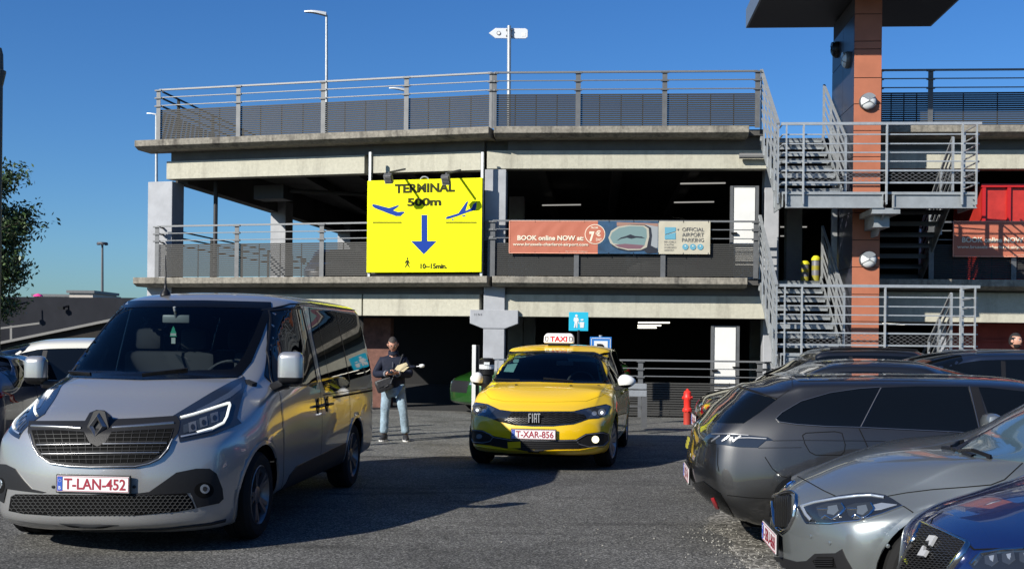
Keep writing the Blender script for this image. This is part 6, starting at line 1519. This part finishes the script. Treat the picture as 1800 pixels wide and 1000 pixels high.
    c.strip(mb, c.side(1), [(1.28, .93), (1.22, .70), (1.28, .33), (2.3, .33), (2.4, .6), (2.38, .98)], .008); c.local(mb, 'panel_gaps', GAP)
    c.patch('windscreen', mat('screen_sky_tint', (.06, .10, .13), .08, coat=.5), px, z((1128, 318), (1200, 268), (1320, 205), (1420, 148), (1533, 92), (1700, 20), (1760, 60), (1760, 420), (1640, 400), (1533, 372), (1340, 352), (1240, 340)), off=.005, step=6)  # sky reflection put into the screen as a pale blue base colour
    MW = parent_world(root)
    def pf(p, n):
        if p.y > 2.4 or p.z < .9 or n.z < .3: return None
        q = MW @ p - V((0, 0, CAMH)); u = q.x / q.y * F; v = q.z / q.y * F
        return (CXP + u * cos(ROLL) + v * sin(ROLL), HY - (v * cos(ROLL) - u * sin(ROLL)))
    mb = MB(); c.strip(mb, px, z((1062, 292), (1120, 300), (1180, 322), (1240, 342)), .035, .004, th=.01); c.strip(mb, px, z((1110, 296), (1150, 268), (1180, 262)), .016, .01, th=.012); c.strip(mb, px, z((1150, 322), (1235, 318), (1340, 356)), .012, .012, th=.012); c.local(mb, 'wiper', BLACK)
    mb = MB(); c.strip(mb, px, z((1130, 312), (1200, 262), (1320, 198), (1420, 140), (1533, 84), (1700, 10)), .03, .008); c.local(mb, 'screen_edge', BLACK)
    hh = c.hit(px, *z((118, 560))[0])
    mb = MB(); b0 = c.hit(c.top, 0, .10); mb.lathe(b0[0], b0[1], [(0, .038), (.006, .038), (.008, .03), (.008, 0)], 20); rb = c.local(mb, 'bonnet_badge', CHR); mb = MB(); mb.lathe(b0[0] + b0[1] * .009, b0[1], [(0, .02), (.001, .0)], 16); c.local(mb, 'badge_centre', mat('badge_blue', (.02, .1, .4), .4), rb)
    mb = MB()
    for p in ((285, 806), (735, 862), (395, 846)): h_ = c.hit(px, *z(p)[0]); mb.lathe(h_[0], h_[1], [(0, .011), (.004, .011), (.006, 0)], 12)
    c.local(mb, 'parking_sensor', PT)
    side_windows(c, T, 1.0, (1, -1), 1.7, 3.6, (2.42,))
    c.patch('headlight', LAMPC, c.front, [(-.5, .60), (-.82, .63), (-.82, .72), (-.5, .68)], step=.05)
    for sx in (1, -1):
        c.wheel(.77, sx, R=.325, w=.22, spokes=5); c.wheel(3.5, sx, R=.325, w=.22)
        cc = V((sx * .99, 1.6, 1.02)); mb = MB(); mb.box(cc, (.2, .12, .14), 0, None, .05); mb.bar(cc - V((0, 0, .05)), V((sx * .80, 1.62, .95)), .05, .04); c.local(mb, 'wing_mirror', PT, smooth='auto')
    mb = MB(); mb.box((0, 1.55, .88), (1.4, .7, .16), 0, None, .06)
    c.finish(PT, [(.77, .325), (3.5, .325)], .365, None, lip=PT, lipw=.02)
make_silver()
# ------------------------------------------------------------ dark blue car in the lower right corner
def make_blue():
    rd = V((1, -.06, 0)); root = thing('suv_car', 'dark blue car in the lower right corner with a black honeycomb grille', 'car', (1.58, 4.50, 0), dir_th(rd), 'cars parked around the car park')
    L = 4.38; T = hatch_tables(L, .92, 1.6, .84, (1.15, 1.09), (1.9, 1.50), 3.9, 1.06, 1.0, .4, zsill=.22, tumble=.2, a=(.38, 2.2, 1.1), nose_r=.12)
    T['zt'] = [(0, .84), (.10, .885), (.35, .96), (.8, 1.03), (1.15, 1.09), (1.4, 1.23), (1.9, 1.48), (2.4, 1.58), (3, 1.6), (3.9, 1.54), (L, 1.5)]
    c = Car(root, T, 120); PT = paint('deep_blue_paint', (.010, .025, .12), .45, .26); px = c.px
    z = lambda *pts: [(1340 + x / 3.333, 700 + y / 3.333) for x, y in pts]
    gr = z((945, 738), (1075, 795), (1212, 858), (1185, 905), (1110, 1000), (1080, 1060), (810, 1020), (835, 960), (862, 905), (905, 820))
    k = c.patch('grille', mat('grille_black'), px, gr, off=.008, step=5)
    mb = MB()
    def q(p): return inside_poly(z(p)[0], gr)
    for r in range(24):
        for i in range(18):
            x = 800 + i * 26 + (13 if r % 2 else 0) ; y = 735 + r * 13 + (x - 800) * .1
            a, b, d_ = (x, y), (x + 13, y + 7), (x + 26, y)
            if q(a) and q(b): c.strip(mb, px, z(a, b), .005, .010, th=.006)
            if q(b) and q(d_): c.strip(mb, px, z(b, d_), .005, .010, th=.006)
    c.local(mb, 'grille_mesh', mat('mesh_black', (.03, .03, .032), .3, .3), k)
    mb = MB(); c.strip(mb, px, gr, .016, .008, closed=True, th=.012); c.local(mb, 'grille_chrome', mat('kidney_chrome'), k, smooth=True)
    h_ = c.hit(px, *z((995, 882))[0]); o = h_[0] + h_[1] * .016; n = h_[1]; ux = Z3.cross(n).normalized(); uy = n.cross(ux); mb = MB()
    for s_ in (1, -1): mb.prism([(-s_ * p[0] * .75, s_ * p[1] * .75) for p in ((-.03, .065), (.035, .055), (.035, .02), (.0, .03), (-.02, .005), (-.035, .01))][::s_], o, ux, uy, n, 0, .012)
    c.local(mb, 'emblem', mat('emblem_grey', (.4, .4, .4), .5, .2), k)
    hp = z((1215, 968), (1255, 925), (1300, 898), (1400, 888), (1540, 880), (1640, 885), (1660, 920), (1600, 1000), (1500, 1060), (1290, 1050))
    h = c.patch('headlight', LAMPB, px, hp, off=.007, step=5)
    for cx, cy in ((1350, 950), (1450, 940), (1550, 935)):
        c.patch('reflector', mat('lamp_grey2'), px, z((cx - 40, cy - 20), (cx + 30, cy - 38), (cx + 40, cy + 10), (cx, cy + 40), (cx - 36, cy + 24)), off=.010, step=4, parent=h, skirt=.003); c.patch('bulb', LAMPC, px, z((cx - 12, cy - 14), (cx + 16, cy - 20), (cx + 10, cy + 16), (cx - 4, cy + 6)), off=.013, step=3, parent=h, skirt=.002)
    mb = MB(); c.strip(mb, px, z((1240, 975), (1290, 918), (1400, 900), (1540, 892)), .01, .011, th=.004); c.local(mb, 'lamp_rim', CHR, h)
    c.patch('corner_badge', mat('badge_lime', (.55, .6, .05), .4), px, z((832, 930), (838, 925), (870, 965), (866, 970)), off=.014, step=3)
    mb = MB(); c.strip(mb, px, z((940, 733), (975, 690), (1020, 660), (1100, 620), (1200, 582), (1360, 548), (1533, 512)), .008, .002); c.strip(mb, px, z((985, 735), (1000, 700), (1060, 660)), .006); c.strip(mb, px, z((1215, 862), (1240, 885), (1533, 876)), .007); c.local(mb, 'panel_gaps', GAP)
    side_windows(c, T, 1.1, (1, -1), 1.7, 3.7, (2.4,)); c.patch('windscreen', GLD, c.top, [(-.66, 1.3), (0, 1.2), (.66, 1.3), (.62, 2.05), (0, 1.88), (-.62, 2.05)], off=.004, step=.07)
    c.patch('headlight', LAMPC, c.front, [(-.5, .68), (-.84, .72), (-.84, .84), (-.5, .80)], step=.05)
    for sx in (1, -1): c.wheel(.86, sx, R=.34, w=.22, spokes=5); c.wheel(3.5, sx, R=.34, w=.22)
    hh = c.hit(c.front, 0, .45); c.plate(V((0, hh[0].y - .02, .43)), (0, -1, 0), '1-VMK-302')
    c.finish(PT, [(.86, .34), (3.5, .34)], .39, None, lip=PT, lipw=.02)
make_blue()
# ------------------------------------------------------------ cars behind
HT = lambda **k: None
def tab(L=4.4, W=.91, H=1.46, z0=.74, cowl=(1.1, .98), wt=(1.95, 1.37), re=3.9, belt=.95, tz=.93, rake=.5, **k):
    T = hatch_tables(L, W, H, z0, cowl, wt, re, belt, tz, rake, **k); T['H'] = H; T['tailz'] = tz; return T
G = 'cars parked around the car park'
def rear_at(p, fwd, L): f = V((fwd[0], fwd[1], 0)).normalized(); return V((p[0], p[1], 0)) + f * L
# black hatchback behind the estate, tail to the lane
parked('hatchback_car', 'black hatchback with red tail lights just beyond the dark grey estate car', 'car', rear_at((1.86, 11.6), (1, -.09), 4.4), (1, -.09), tab(H=1.40, re=3.5, rake=.72, tz=.90, wt=(1.9, 1.30), zroof_end=1.24), (.018, .019, .02), .5, nst=80, plate='1-WNA-583', win=(1.5, 3.7))
parked('suv_car', 'dark blue car with a sloping windscreen facing left behind the grey estate car', 'car', (3.15, 14.2, 0), (-1, .09), tab(L=4.7, W=.93, H=1.50, z0=.86, cowl=(1.15, 1.12), wt=(2.0, 1.43), belt=1.08, tz=1.0, re=4.2), (.02, .03, .055), .6, belt=1.10, win=(1.7, 4.1), split=(2.6, 3.5), wheels=(.95, 3.75), R=.34, nst=80, roofrail=mat('rail_grey', (.12, .14, .16), .3, .7))
parked('estate_car', 'black car in the far right row with only its roof showing', 'car', rear_at((3.55, 16.8), (1, -.09), 4.5), (1, -.09), tab(L=4.5, H=1.50, zroof_end=1.36, rake=.6, belt=1.0), (.012, .013, .015), .5, roofrail=True)
# left side
parked('hatchback_car', 'cream white car beyond the left headlight of the silver van', 'car', (-7.6, 13.0, 0), (-1, -.12), tab(L=4.3, H=1.52, W=.9, wt=(1.95, 1.43), cowl=(1.1, 1.03), belt=1.0), (.62, .60, .52), .0, glassm=GLD, nst=70)
parked('people_carrier', 'silver tall car parked far behind the cream car', 'car', (-8.3, 21.5, 0), (-.5, -1), tab(L=4.5, W=.93, H=1.86, z0=.95, cowl=(1.0, 1.2), wt=(1.8, 1.72), belt=1.15, re=4.3), (.5, .52, .53), .5, belt=1.18, win=(1.5, 4.1))
parked('hatchback_car', 'dark blue hatchback seen from behind at the left edge of the frame', 'car', rear_at((-5.72, 10.6), (-.05, 1), 4.3), (-.05, 1), tab(L=4.3, W=.92, H=1.35, rake=.85, re=3.3, tz=.98, zroof_end=1.36), (.015, .03, .07), .5, nst=80)
parked('estate_car', 'red tailed dark car cut off by the left edge beside the van', 'car', rear_at((-3.46, 5.35), (0, -1), 4.2), (0, -1), tab(L=4.2, W=.92, H=1.42, tz=.95), (.03, .004, .004), .2, nst=70)
# inside the garage and on the deck
parked('hatchback_car', 'green car nose showing in the dark garage left of the white pole', 'car', (-1.12, 23.6, 0), (-.9, -.5), tab(L=4.0, W=.86, H=1.42), (.015, .08, .01), .3)
parked('hatchback_car', 'dark car parked in the ground floor garage behind the railing', 'car', (1.9, 26.6, 0), (0, -1), tab(), (.03, .03, .035), .4)
parked('panel_van', 'dark van on the first deck behind the middle banner, only its top showing', 'van', (3.45, 25.6, L1), (0, -1), tab(L=4.8, W=.95, H=1.75, z0=.95, cowl=(.9, 1.15), wt=(1.6, 1.62), belt=1.2, re=4.6, tz=1.1, rake=.1), (.05, .05, .05), .3, belt=1.22, win=(1.4, 4.2))
parked('hatchback_car', 'dark car on the first deck behind the railing left of the terminal sign', 'car', (-5.2, 33, L1), (.1, -1), tab(), (.03, .03, .035), .4)
# ------------------------------------------------------------ people
def skin_mesh(name, m, chains, parent, sub=2, smooth=True):
    """one continuous surface grown round joined bone chains: [(pts, radii)], shared joints welded"""
    vs = []; es = []; rs = []
    def vid(p, r):
        for i, q in enumerate(vs):
            if (q - p).length < .004: return i
        vs.append(p); rs.append(r); return len(vs) - 1
    for pts, rad in chains:
        prev = None
        for p, r in zip(pts, rad):
            i = vid(V(p), r)
            if prev is not None and prev != i: es.append((prev, i))
            prev = i
    me = bpy.data.meshes.new(name); me.from_pydata([tuple(p) for p in vs], es, []); o = bpy.data.objects.new(name, me); COL.objects.link(o)
    sk = o.modifiers.new('skin', 'SKIN'); ss = o.modifiers.new('sub', 'SUBSURF'); ss.levels = sub; ss.render_levels = sub
    for i, r in enumerate(rs):
        sv = me.skin_vertices[0].data[i]; r = r if isinstance(r, tuple) else (r, r); sv.radius = r
    me.skin_vertices[0].data[0].use_root = True
    dg = bpy.context.evaluated_depsgraph_get(); ev = bpy.data.meshes.new_from_object(o.evaluated_get(dg)); bpy.data.objects.remove(o)
    ev.materials.clear(); ev.materials.append(m); ev.polygons.foreach_set('use_smooth', [True] * len(ev.polygons)); ev.polygons.foreach_set('material_index', [0] * len(ev.polygons))
    ev.transform(parent_world(parent).inverted()); o = bpy.data.objects.new(name, ev); COL.objects.link(o); o.parent = parent; return o
SKIN = mat('skin', (.50, .26, .18), .55, var=(20, .1)); DENIM = mat('denim', (.22, .30, .36), .9, var=(9, .35), bump=(25, .8)); NAVY = mat('navy_jacket', (.014, .017, .030), .7, spec=.15, bump=(14, .9)); HAIR = mat('dark_hair', (.035, .028, .024), .8, var=(60, .5)); SHOE = mat('shoe_dark', (.02, .02, .022), .6); SOLE = mat('sole', (.6, .6, .58), .6)
def head(root, c, R, hair=HAIR, beard=None, glasses=True, skin=SKIN):
    """c: head centre, R: rotation matrix; face looks along -y"""
    bm = bmesh.new(); bmesh.ops.create_uvsphere(bm, u_segments=28, v_segments=20, radius=1)
    for v in bm.verts:
        x, y, z = v.co; fx = 1 - .22 * max(0, -z) ** 1.2; yy = y * .098; zz = z * .122; xx = x * .078 * fx
        if y < 0:
            nose = math.exp(-((x / .16) ** 2 + ((z + .12) / .20) ** 2)) * .020; brow = math.exp(-((z - .22) / .1) ** 2) * .005 * (1 - x * x); eye = sum(math.exp(-(((x - s) / .16) ** 2 + ((z - .07) / .11) ** 2)) for s in (-.40, .40)) * .009
            mouth = math.exp(-((x / .3) ** 2 + ((z + .50) / .06) ** 2)) * .004; chin = math.exp(-((x / .3) ** 2 + ((z + .85) / .16) ** 2)) * .012
            yy -= nose + brow - eye + mouth + chin
        v.co = V((xx, yy, zz))
    bm.verts.index_update()
    def T(p): return c + R @ V(p)
    out = [T(v.co) for v in bm.verts]; fs = [[v.index for v in f.verts] for f in bm.faces]
    cap = [[v.index for v in f.verts] for f in bm.faces if (f.calc_center_median().z > .068 or (f.calc_center_median().y > .01 and f.calc_center_median().z > -.055) or (abs(f.calc_center_median().x) > .066 and f.calc_center_median().z > .0 and f.calc_center_median().y > -.03))]
    brd = [[v.index for v in f.verts] for f in bm.faces if (f.calc_center_median().y < .0 and f.calc_center_median().z < -.062 - .25 * max(0, .045 - abs(f.calc_center_median().x)) * 0)]
    co = [v.co.copy() for v in bm.verts]; bm.free()
    mb = MB(); mb.add(out, fs)
    for s in (-1, 1): mb.lathe(T((s * .078, .005, -.005)), R @ V((s, -.3, 0)), [(0, .012), (.008, .024), (.014, .022), (.012, .010), (.006, 0)], 12)
    hd = mb.build('head', skin, root, smooth=True)
    rn = random.Random(2); mb = MB(); mb.add([T(p * (1.07 + .05 * rn.random())) for p in co], cap); mb.build('hair', hair, hd, smooth=True, recalc=False)
    for s in (-1, 1):
        mb = MB(); e = (s * .031, -.083, .010); mb.lathe(T(e), R @ V((0, -1, 0)), [(0, .013), (.004, .011), (.007, .006), (.008, 0)], 12); ey = mb.build('eye', mat('eye_white', (.6, .58, .55), .3), hd, smooth=True)
        mb = MB(); mb.lathe(T((e[0], e[1] - .008, e[2])), R @ V((0, -1, 0)), [(0, .006), (.001, 0)], 10); mb.build('pupil', BLACK, ey)
        mb = MB(); mb.bar(T((s * .016, -.100, .033)), T((s * .050, -.090, .034)), .007, .006); mb.build('eyebrow', hair, hd)
    mb = MB(); mb.bar(T((-.022, -.098, -.062)), T((.022, -.098, -.062)), .006, .007, bev=.002); mb.build('mouth', mat('lips', (.28, .09, .07), .5), hd)
    if beard: mb = MB(); mb.add([T(p * 1.03) for p in co], brd); mb.build('beard', beard, hd, smooth=True, recalc=False)
    if glasses:
        mb = MB()
        for s in (-1, 1): mb.tube([T((s * .031 + .024 * cos(a), -.112, .008 + .017 * sin(a))) for a in [2 * pi * k / 14 for k in range(15)]], .0022, 5); mb.tube([T((s * .055, -.112, .012)), T((s * .078, -.02, .012))], .002, 5)
        mb.tube([T((-.008, -.112, .010)), T((.008, -.112, .010))], .002, 5); mb.build('glasses', BLACK, hd)
    return hd
def hand(root, wrist, d, palm_n, side, curl=.9, s=1.0):
    """d: direction of the fingers, palm_n: palm normal, side: thumb side sign"""
    d = V(d).normalized(); n = V(palm_n); n = (n - d * n.dot(d)).normalized(); u = d.cross(n) * side; w = V(wrist)
    mb = MB(); ax = (d, u, n); mb.box(w + d * .045 * s, (.085 * s, .078 * s, .028 * s), 0, ax, .012); pm = mb.build('hand', SKIN, root, smooth=True)
    for k, L in enumerate((.070, .078, .074, .058)):
        b = w + d * .082 * s + u * (.029 - .0195 * k) * s; c1 = curl * .55; a1 = d * cos(c1) + n * sin(c1); p1 = b + a1 * L * .42 * s; c2 = curl * 1.25; a2 = d * cos(c2) + n * sin(c2); p2 = p1 + a2 * L * .32 * s; c3 = curl * 1.8; a3 = d * cos(c3) + n * sin(c3); p3 = p2 + a3 * L * .26 * s
        skin_mesh('finger', SKIN, [([b - d * .015, b, p1, p2, p3], [.0085, .0085, .0082, .0075, .006])], root, 1)
    b = w + d * .025 * s + u * .036 * s; p1 = b + (d * .6 + u * .6 + n * .4).normalized() * .036 * s; p2 = p1 + (d * .8 + u * .1 + n * .55).normalized() * .030 * s
    skin_mesh('thumb', SKIN, [([w + d * .015 + u * .02, b, p1, p2], [.012, .011, .0095, .007])], root, 1)
def man():
    f = P(690, 776, 17.2); bx, by = f.x, f.y
    root = thing('person', 'man in a dark navy jacket and light jeans looking down at his phone', 'person', (bx, by, 0))
    def Q(x, y, z): return V((bx + x, by + y, z))
    s = 1.0
    hipL, hipR = Q(.10, .02, .86), Q(-.10, .02, .86)
    kL, kR = Q(.175, -.03, .48), Q(-.13, -.02, .48); aL, aR = Q(.215, .02, .10), Q(-.145, .02, .10)
    pel = Q(0, .02, .90)
    # body under the clothes: one continuous surface
    shL, shR = Q(.170, .02, 1.335), Q(-.170, .02, 1.335); eL, eR = Q(.285, -.04, 1.09), Q(-.295, -.03, 1.09); wL, wR = Q(.085, -.30, 1.125), Q(-.055, -.31, 1.115)
    body = skin_mesh('body', SKIN, [([pel, Q(0, .0, 1.08), Q(0, .0, 1.28), Q(0, -.01, 1.42), Q(0, -.045, 1.50)], [(.14, .10), (.14, .11), (.13, .10), .065, .055]), ([pel, hipL, kL, aL], [(.14, .10), .075, .055, .04]), ([pel, hipR, kR, aR], [(.14, .10), .075, .055, .04]), ([Q(0, .0, 1.28), shL, eL, wL], [.12, .055, .042, .028]), ([Q(0, .0, 1.28), shR, eR, wR], [.12, .055, .042, .028])], root, 1)
    # jeans
    rn = random.Random(4)
    def leg(h, k, a, sx):
        pts = [pel, h + V((sx * .005, 0, -.02))]; rad = [(.165, .13), (.105, .11)]
        for t in (.25, .5, .75): pts.append(h.lerp(k, t)); rad.append(.103 - .022 * t + rn.uniform(-.003, .004))
        pts.append(k); rad.append(.078)
        for t in (.2, .4, .6, .8, .95): pts.append(k.lerp(a, t)); rad.append(.072 + (.009 if int(t * 10) % 4 == 0 else -.002))
        return (pts, rad)
    skin_mesh('jeans', DENIM, [leg(hipL, kL, aL, 1), leg(hipR, kR, aR, -1)], root, 2)
    # jacket: torso and two sleeves
    tor = [Q(0, .02, .86), Q(0, .01, .92), Q(0, .0, 1.05), Q(0, .01, 1.18), Q(0, .01, 1.30), Q(0, .01, 1.39), Q(0, -.015, 1.445)]
    torr = [(.205, .155), (.215, .165), (.21, .175), (.195, .165), (.165, .13), (.115, .10), (.07, .07)]
    jk = skin_mesh('jacket', NAVY, [(tor, torr), ([Q(0, .01, 1.30), shL + V((.01, 0, -.01)), shL.lerp(eL, .5), eL, eL.lerp(wL, .5), wL + (eL - wL) * .12], [(.165, .13), .080, .078, .074, .064, .050]), ([Q(0, .01, 1.30), shR + V((-.01, 0, -.01)), shR.lerp(eR, .5), eR, eR.lerp(wR, .5), wR + (eR - wR) * .12], [(.165, .13), .080, .078, .074, .064, .050])], root, 2)
    for sd, e, w in ((1, eL, wL), (-1, eR, wR)):
        d = (w - e).normalized(); mb = MB(); mb.lathe(w + (e - w) * .16, d, [(0, .045), (.0, .054), (.03, .052), (.032, .04)], 16); mb.build('cuff', mat('cuff_grey', (.14, .15, .17), .7), jk, smooth=True)
    mb = MB(); mb.bar(Q(.005, -.175, 1.06), Q(0, -.150, 1.30), .012, .006); mb.build('zip', mat('zip_grey', (.12, .12, .13), .4, .5), jk)
    mb = MB(); mb.lathe(Q(0, -.015, 1.43), V((0, -.25, 1)), [(0, .088), (.05, .082), (.06, .068), (.0, .066)], 20); mb.build('collar', NAVY, jk, smooth=True)
    R = Matrix.Rotation(radians(28), 3, 'X') @ Matrix.Rotation(radians(6), 3, 'Z'); head(root, Q(-.005, -.065, 1.585), R)
    # shoes
    for a, sx in ((aL, 1), (aR, -1)):
        mb = MB(); ang = -.15 * sx; dx = V((sin(ang) * -1, -cos(ang), 0)); rx = dx.cross(Z3)
        pr = [(-.09, .042, .12), (-.05, .048, .125), (0, .050, .11), (.06, .052, .078), (.12, .050, .06), (.165, .036, .045), (.185, .012, .03)]
        vs = []
        for l, w_, h_ in pr:
            for q in range(9): an = pi * q / 8; vs.append(V((a.x, a.y, 0)) + dx * (l) + rx * (w_ * cos(an)) + Z3 * (.02 + h_ * sin(an) ** .7))
        n = 9; fs = [(i * n + j, i * n + j + 1, (i + 1) * n + j + 1, (i + 1) * n + j) for i in range(len(pr) - 1) for j in range(n - 1)] + [tuple(range(n)), tuple(range((len(pr) - 1) * n, len(pr) * n))]
        mb.add(vs, fs); sh = mb.build('shoe', SHOE, root, smooth='auto')
        mb = MB(); out = [(l, w_ + .004) for l, w_, h_ in pr]; pl = [(l, w_) for l, w_ in out] + [(l, -w_) for l, w_ in reversed(out)]; mb.prism(pl, V((a.x, a.y, 0)), dx, rx, Z3, 0, .028); mb.build('sole', SOLE, sh)
    # hands, phone
    mid = Q(.015, -.40, 1.14)
    hand(root, wL, (mid - wL) + V((.02, .03, -.01)), (-.6, .1, .8), 1, .75); hand(root, wR, (mid - wR) + V((-.02, .03, -.01)), (.6, .1, .8), -1, .75)
    ph = thing('phone', 'dark phone held in both hands of the man in the navy jacket', 'phone', mid + V((-.02, 0, .03)))
    ax = (V((1, 0, 0)), V((0, .8, .6)), V((0, -.6, .8))); mb = MB(); mb.box(mid + V((-.02, .02, .03)), (.075, .15, .009), 0, ax, .003); ca = mb.build('case', BLACK, ph); mb = MB(); mb.box(mid + V((-.02, .02, .03)) + ax[2] * .006, (.066, .138, .002), 0, ax); mb.build('screen', mat('phone_screen', (.02, .025, .03), .1), ca)
    pa = thing('papers', 'folded cream papers and a white tipped umbrella held under the arm of the man', 'papers', mid + V((.12, 0, .08)))
    mb = MB(); mb.add([Q(.06, -.37, 1.19), Q(.13, -.36, 1.16), Q(.27, -.33, 1.26), Q(.24, -.34, 1.30), Q(.10, -.36, 1.25)], [(0, 1, 2, 3, 4)]); mb.add([Q(.08, -.365, 1.17), Q(.20, -.34, 1.15), Q(.29, -.32, 1.23), Q(.12, -.35, 1.23)], [(0, 1, 2, 3)]); so_ = mb.build('sheet', mat('paper_cream', (.7, .6, .38), .8), pa); md = so_.modifiers.new('t', 'SOLIDIFY'); md.thickness = .006
    um = thing('umbrella', 'short folded dark umbrella with a white tip sticking out beside the man', 'umbrella', Q(.36, -.28, 1.22))
    mb = MB(); a = Q(.12, -.30, 1.20); b = Q(.40, -.27, 1.235); mb.lathe(a, b - a, [(0, .015), (.02, .032), (.15, .040), (.26, .020), (.28, .008)], 12); mb.build('cover', NAVY, um, smooth=True); mb = MB(); mb.lathe(b, b - a, [(0, .008), (.05, .007), (.055, .028), (.10, .032), (.13, .02), (.135, 0)], 14); mb.build('tip', WHITE, um, smooth=True)
    bg_ = thing('shoulder_bag', 'black shoulder bag hanging in front of the man at hip height', 'bag', Q(-.16, -.22, .88))
    mb = MB(); bax = (V((.93, -.05, .35)).normalized(), V((0, 1, 0)), V((-.35, 0, .93))); mb.box(Q(-.125, -.235, .93), (.27, .09, .21), 0, bax, .03); b1 = mb.build('bag_body', mat('bag_black', (.012, .012, .014), .5, bump=(20, .4)), bg_, smooth='auto')
    mb = MB(); mb.box(Q(-.11, -.285, .97), (.23, .012, .11), 0, bax, .005); mb.build('flap', MATS['bag_black'], b1); mb = MB(); mb.bar(Q(-.02, -.29, .95), Q(.02, -.285, 1.05), .02, .012); mb.bar(Q(-.11, -.295, .90), Q(-.05, -.295, .93), .012, .010); mb.build('buckle', mat('bar_grey'), b1)
    mb = MB(); mb.tube([Q(.0, -.22, 1.02), Q(.10, -.17, 1.22), Q(.16, -.06, 1.42), Q(.13, .10, 1.40), Q(-.15, .17, 1.1)], .012, 6); mb.build('strap', MATS['bag_black'], bg_)
    for t_ in (root, ph, pa, um, bg_):
        v = t_.location - V((bx, by, 0)); t_.location = V((bx, by, 0)) + v * .92; t_.scale = (.92, .92, .92)
man()
def far_man():
    d = 18.4; c = P(1785, 599, d); root = thing('person', 'bearded man whose head shows over the car roofs at the right edge', 'person', (c.x, c.y, 0))
    def Q(x, y, z): return V((c.x + x, c.y + y, z))
    dk = mat('shirt_dark', (.03, .02, .02), .8)
    skin_mesh('body', SKIN, [([Q(0, .0, .9), Q(0, 0, 1.15), Q(0, 0, 1.38), Q(0, -.01, 1.48)], [(.14, .10), (.14, .1), .08, .055]), ([Q(0, 0, .9), Q(.1, 0, .85), Q(.11, 0, .45), Q(.11, 0, .06)], [.12, .08, .055, .045]), ([Q(0, 0, .9), Q(-.1, 0, .85), Q(-.11, 0, .45), Q(-.11, 0, .06)], [.12, .08, .055, .045]), ([Q(0, 0, 1.15), Q(.19, 0, 1.36), Q(.25, 0, 1.08), Q(.24, -.08, .82)], [.14, .06, .045, .03]), ([Q(0, 0, 1.15), Q(-.19, 0, 1.36), Q(-.25, 0, 1.08), Q(-.24, -.08, .82)], [.14, .06, .045, .03])], root, 1)
    skin_mesh('jacket', dk, [([Q(0, 0, .85), Q(0, 0, 1.1), Q(0, 0, 1.3), Q(0, 0, 1.42)], [(.19, .14), (.2, .15), (.18, .13), .07]), ([Q(0, 0, 1.3), Q(.19, 0, 1.36), Q(.25, 0, 1.08), Q(.24, -.08, .86)], [.18, .08, .065, .05]), ([Q(0, 0, 1.3), Q(-.19, 0, 1.36), Q(-.25, 0, 1.08), Q(-.24, -.08, .86)], [.18, .08, .065, .05])], root, 1)
    skin_mesh('trousers', dk, [([Q(0, 0, .9), Q(.1, 0, .85), Q(.11, 0, .45), Q(.11, 0, .06)], [.15, .1, .075, .06]), ([Q(0, 0, .9), Q(-.1, 0, .85), Q(-.11, 0, .45), Q(-.11, 0, .06)], [.15, .1, .075, .06])], root, 1)
    for s in (-1, 1): hand(root, Q(s * .24, -.08, .82), (0, -.1, -1), (-s, 0, 0), s, .4)
    for s in (-1, 1): mb = MB(); mb.box(Q(s * .11, -.05, .04), (.09, .26, .08), 0, None, .03); mb.build('shoe', SHOE, root, smooth='auto')
    head(root, c + V((0, 0, .0)), Matrix.Rotation(radians(35), 3, 'Z'), hair=mat('black_hair', (.012, .01, .01), .8), beard=mat('black_hair'), glasses=False)
far_man()
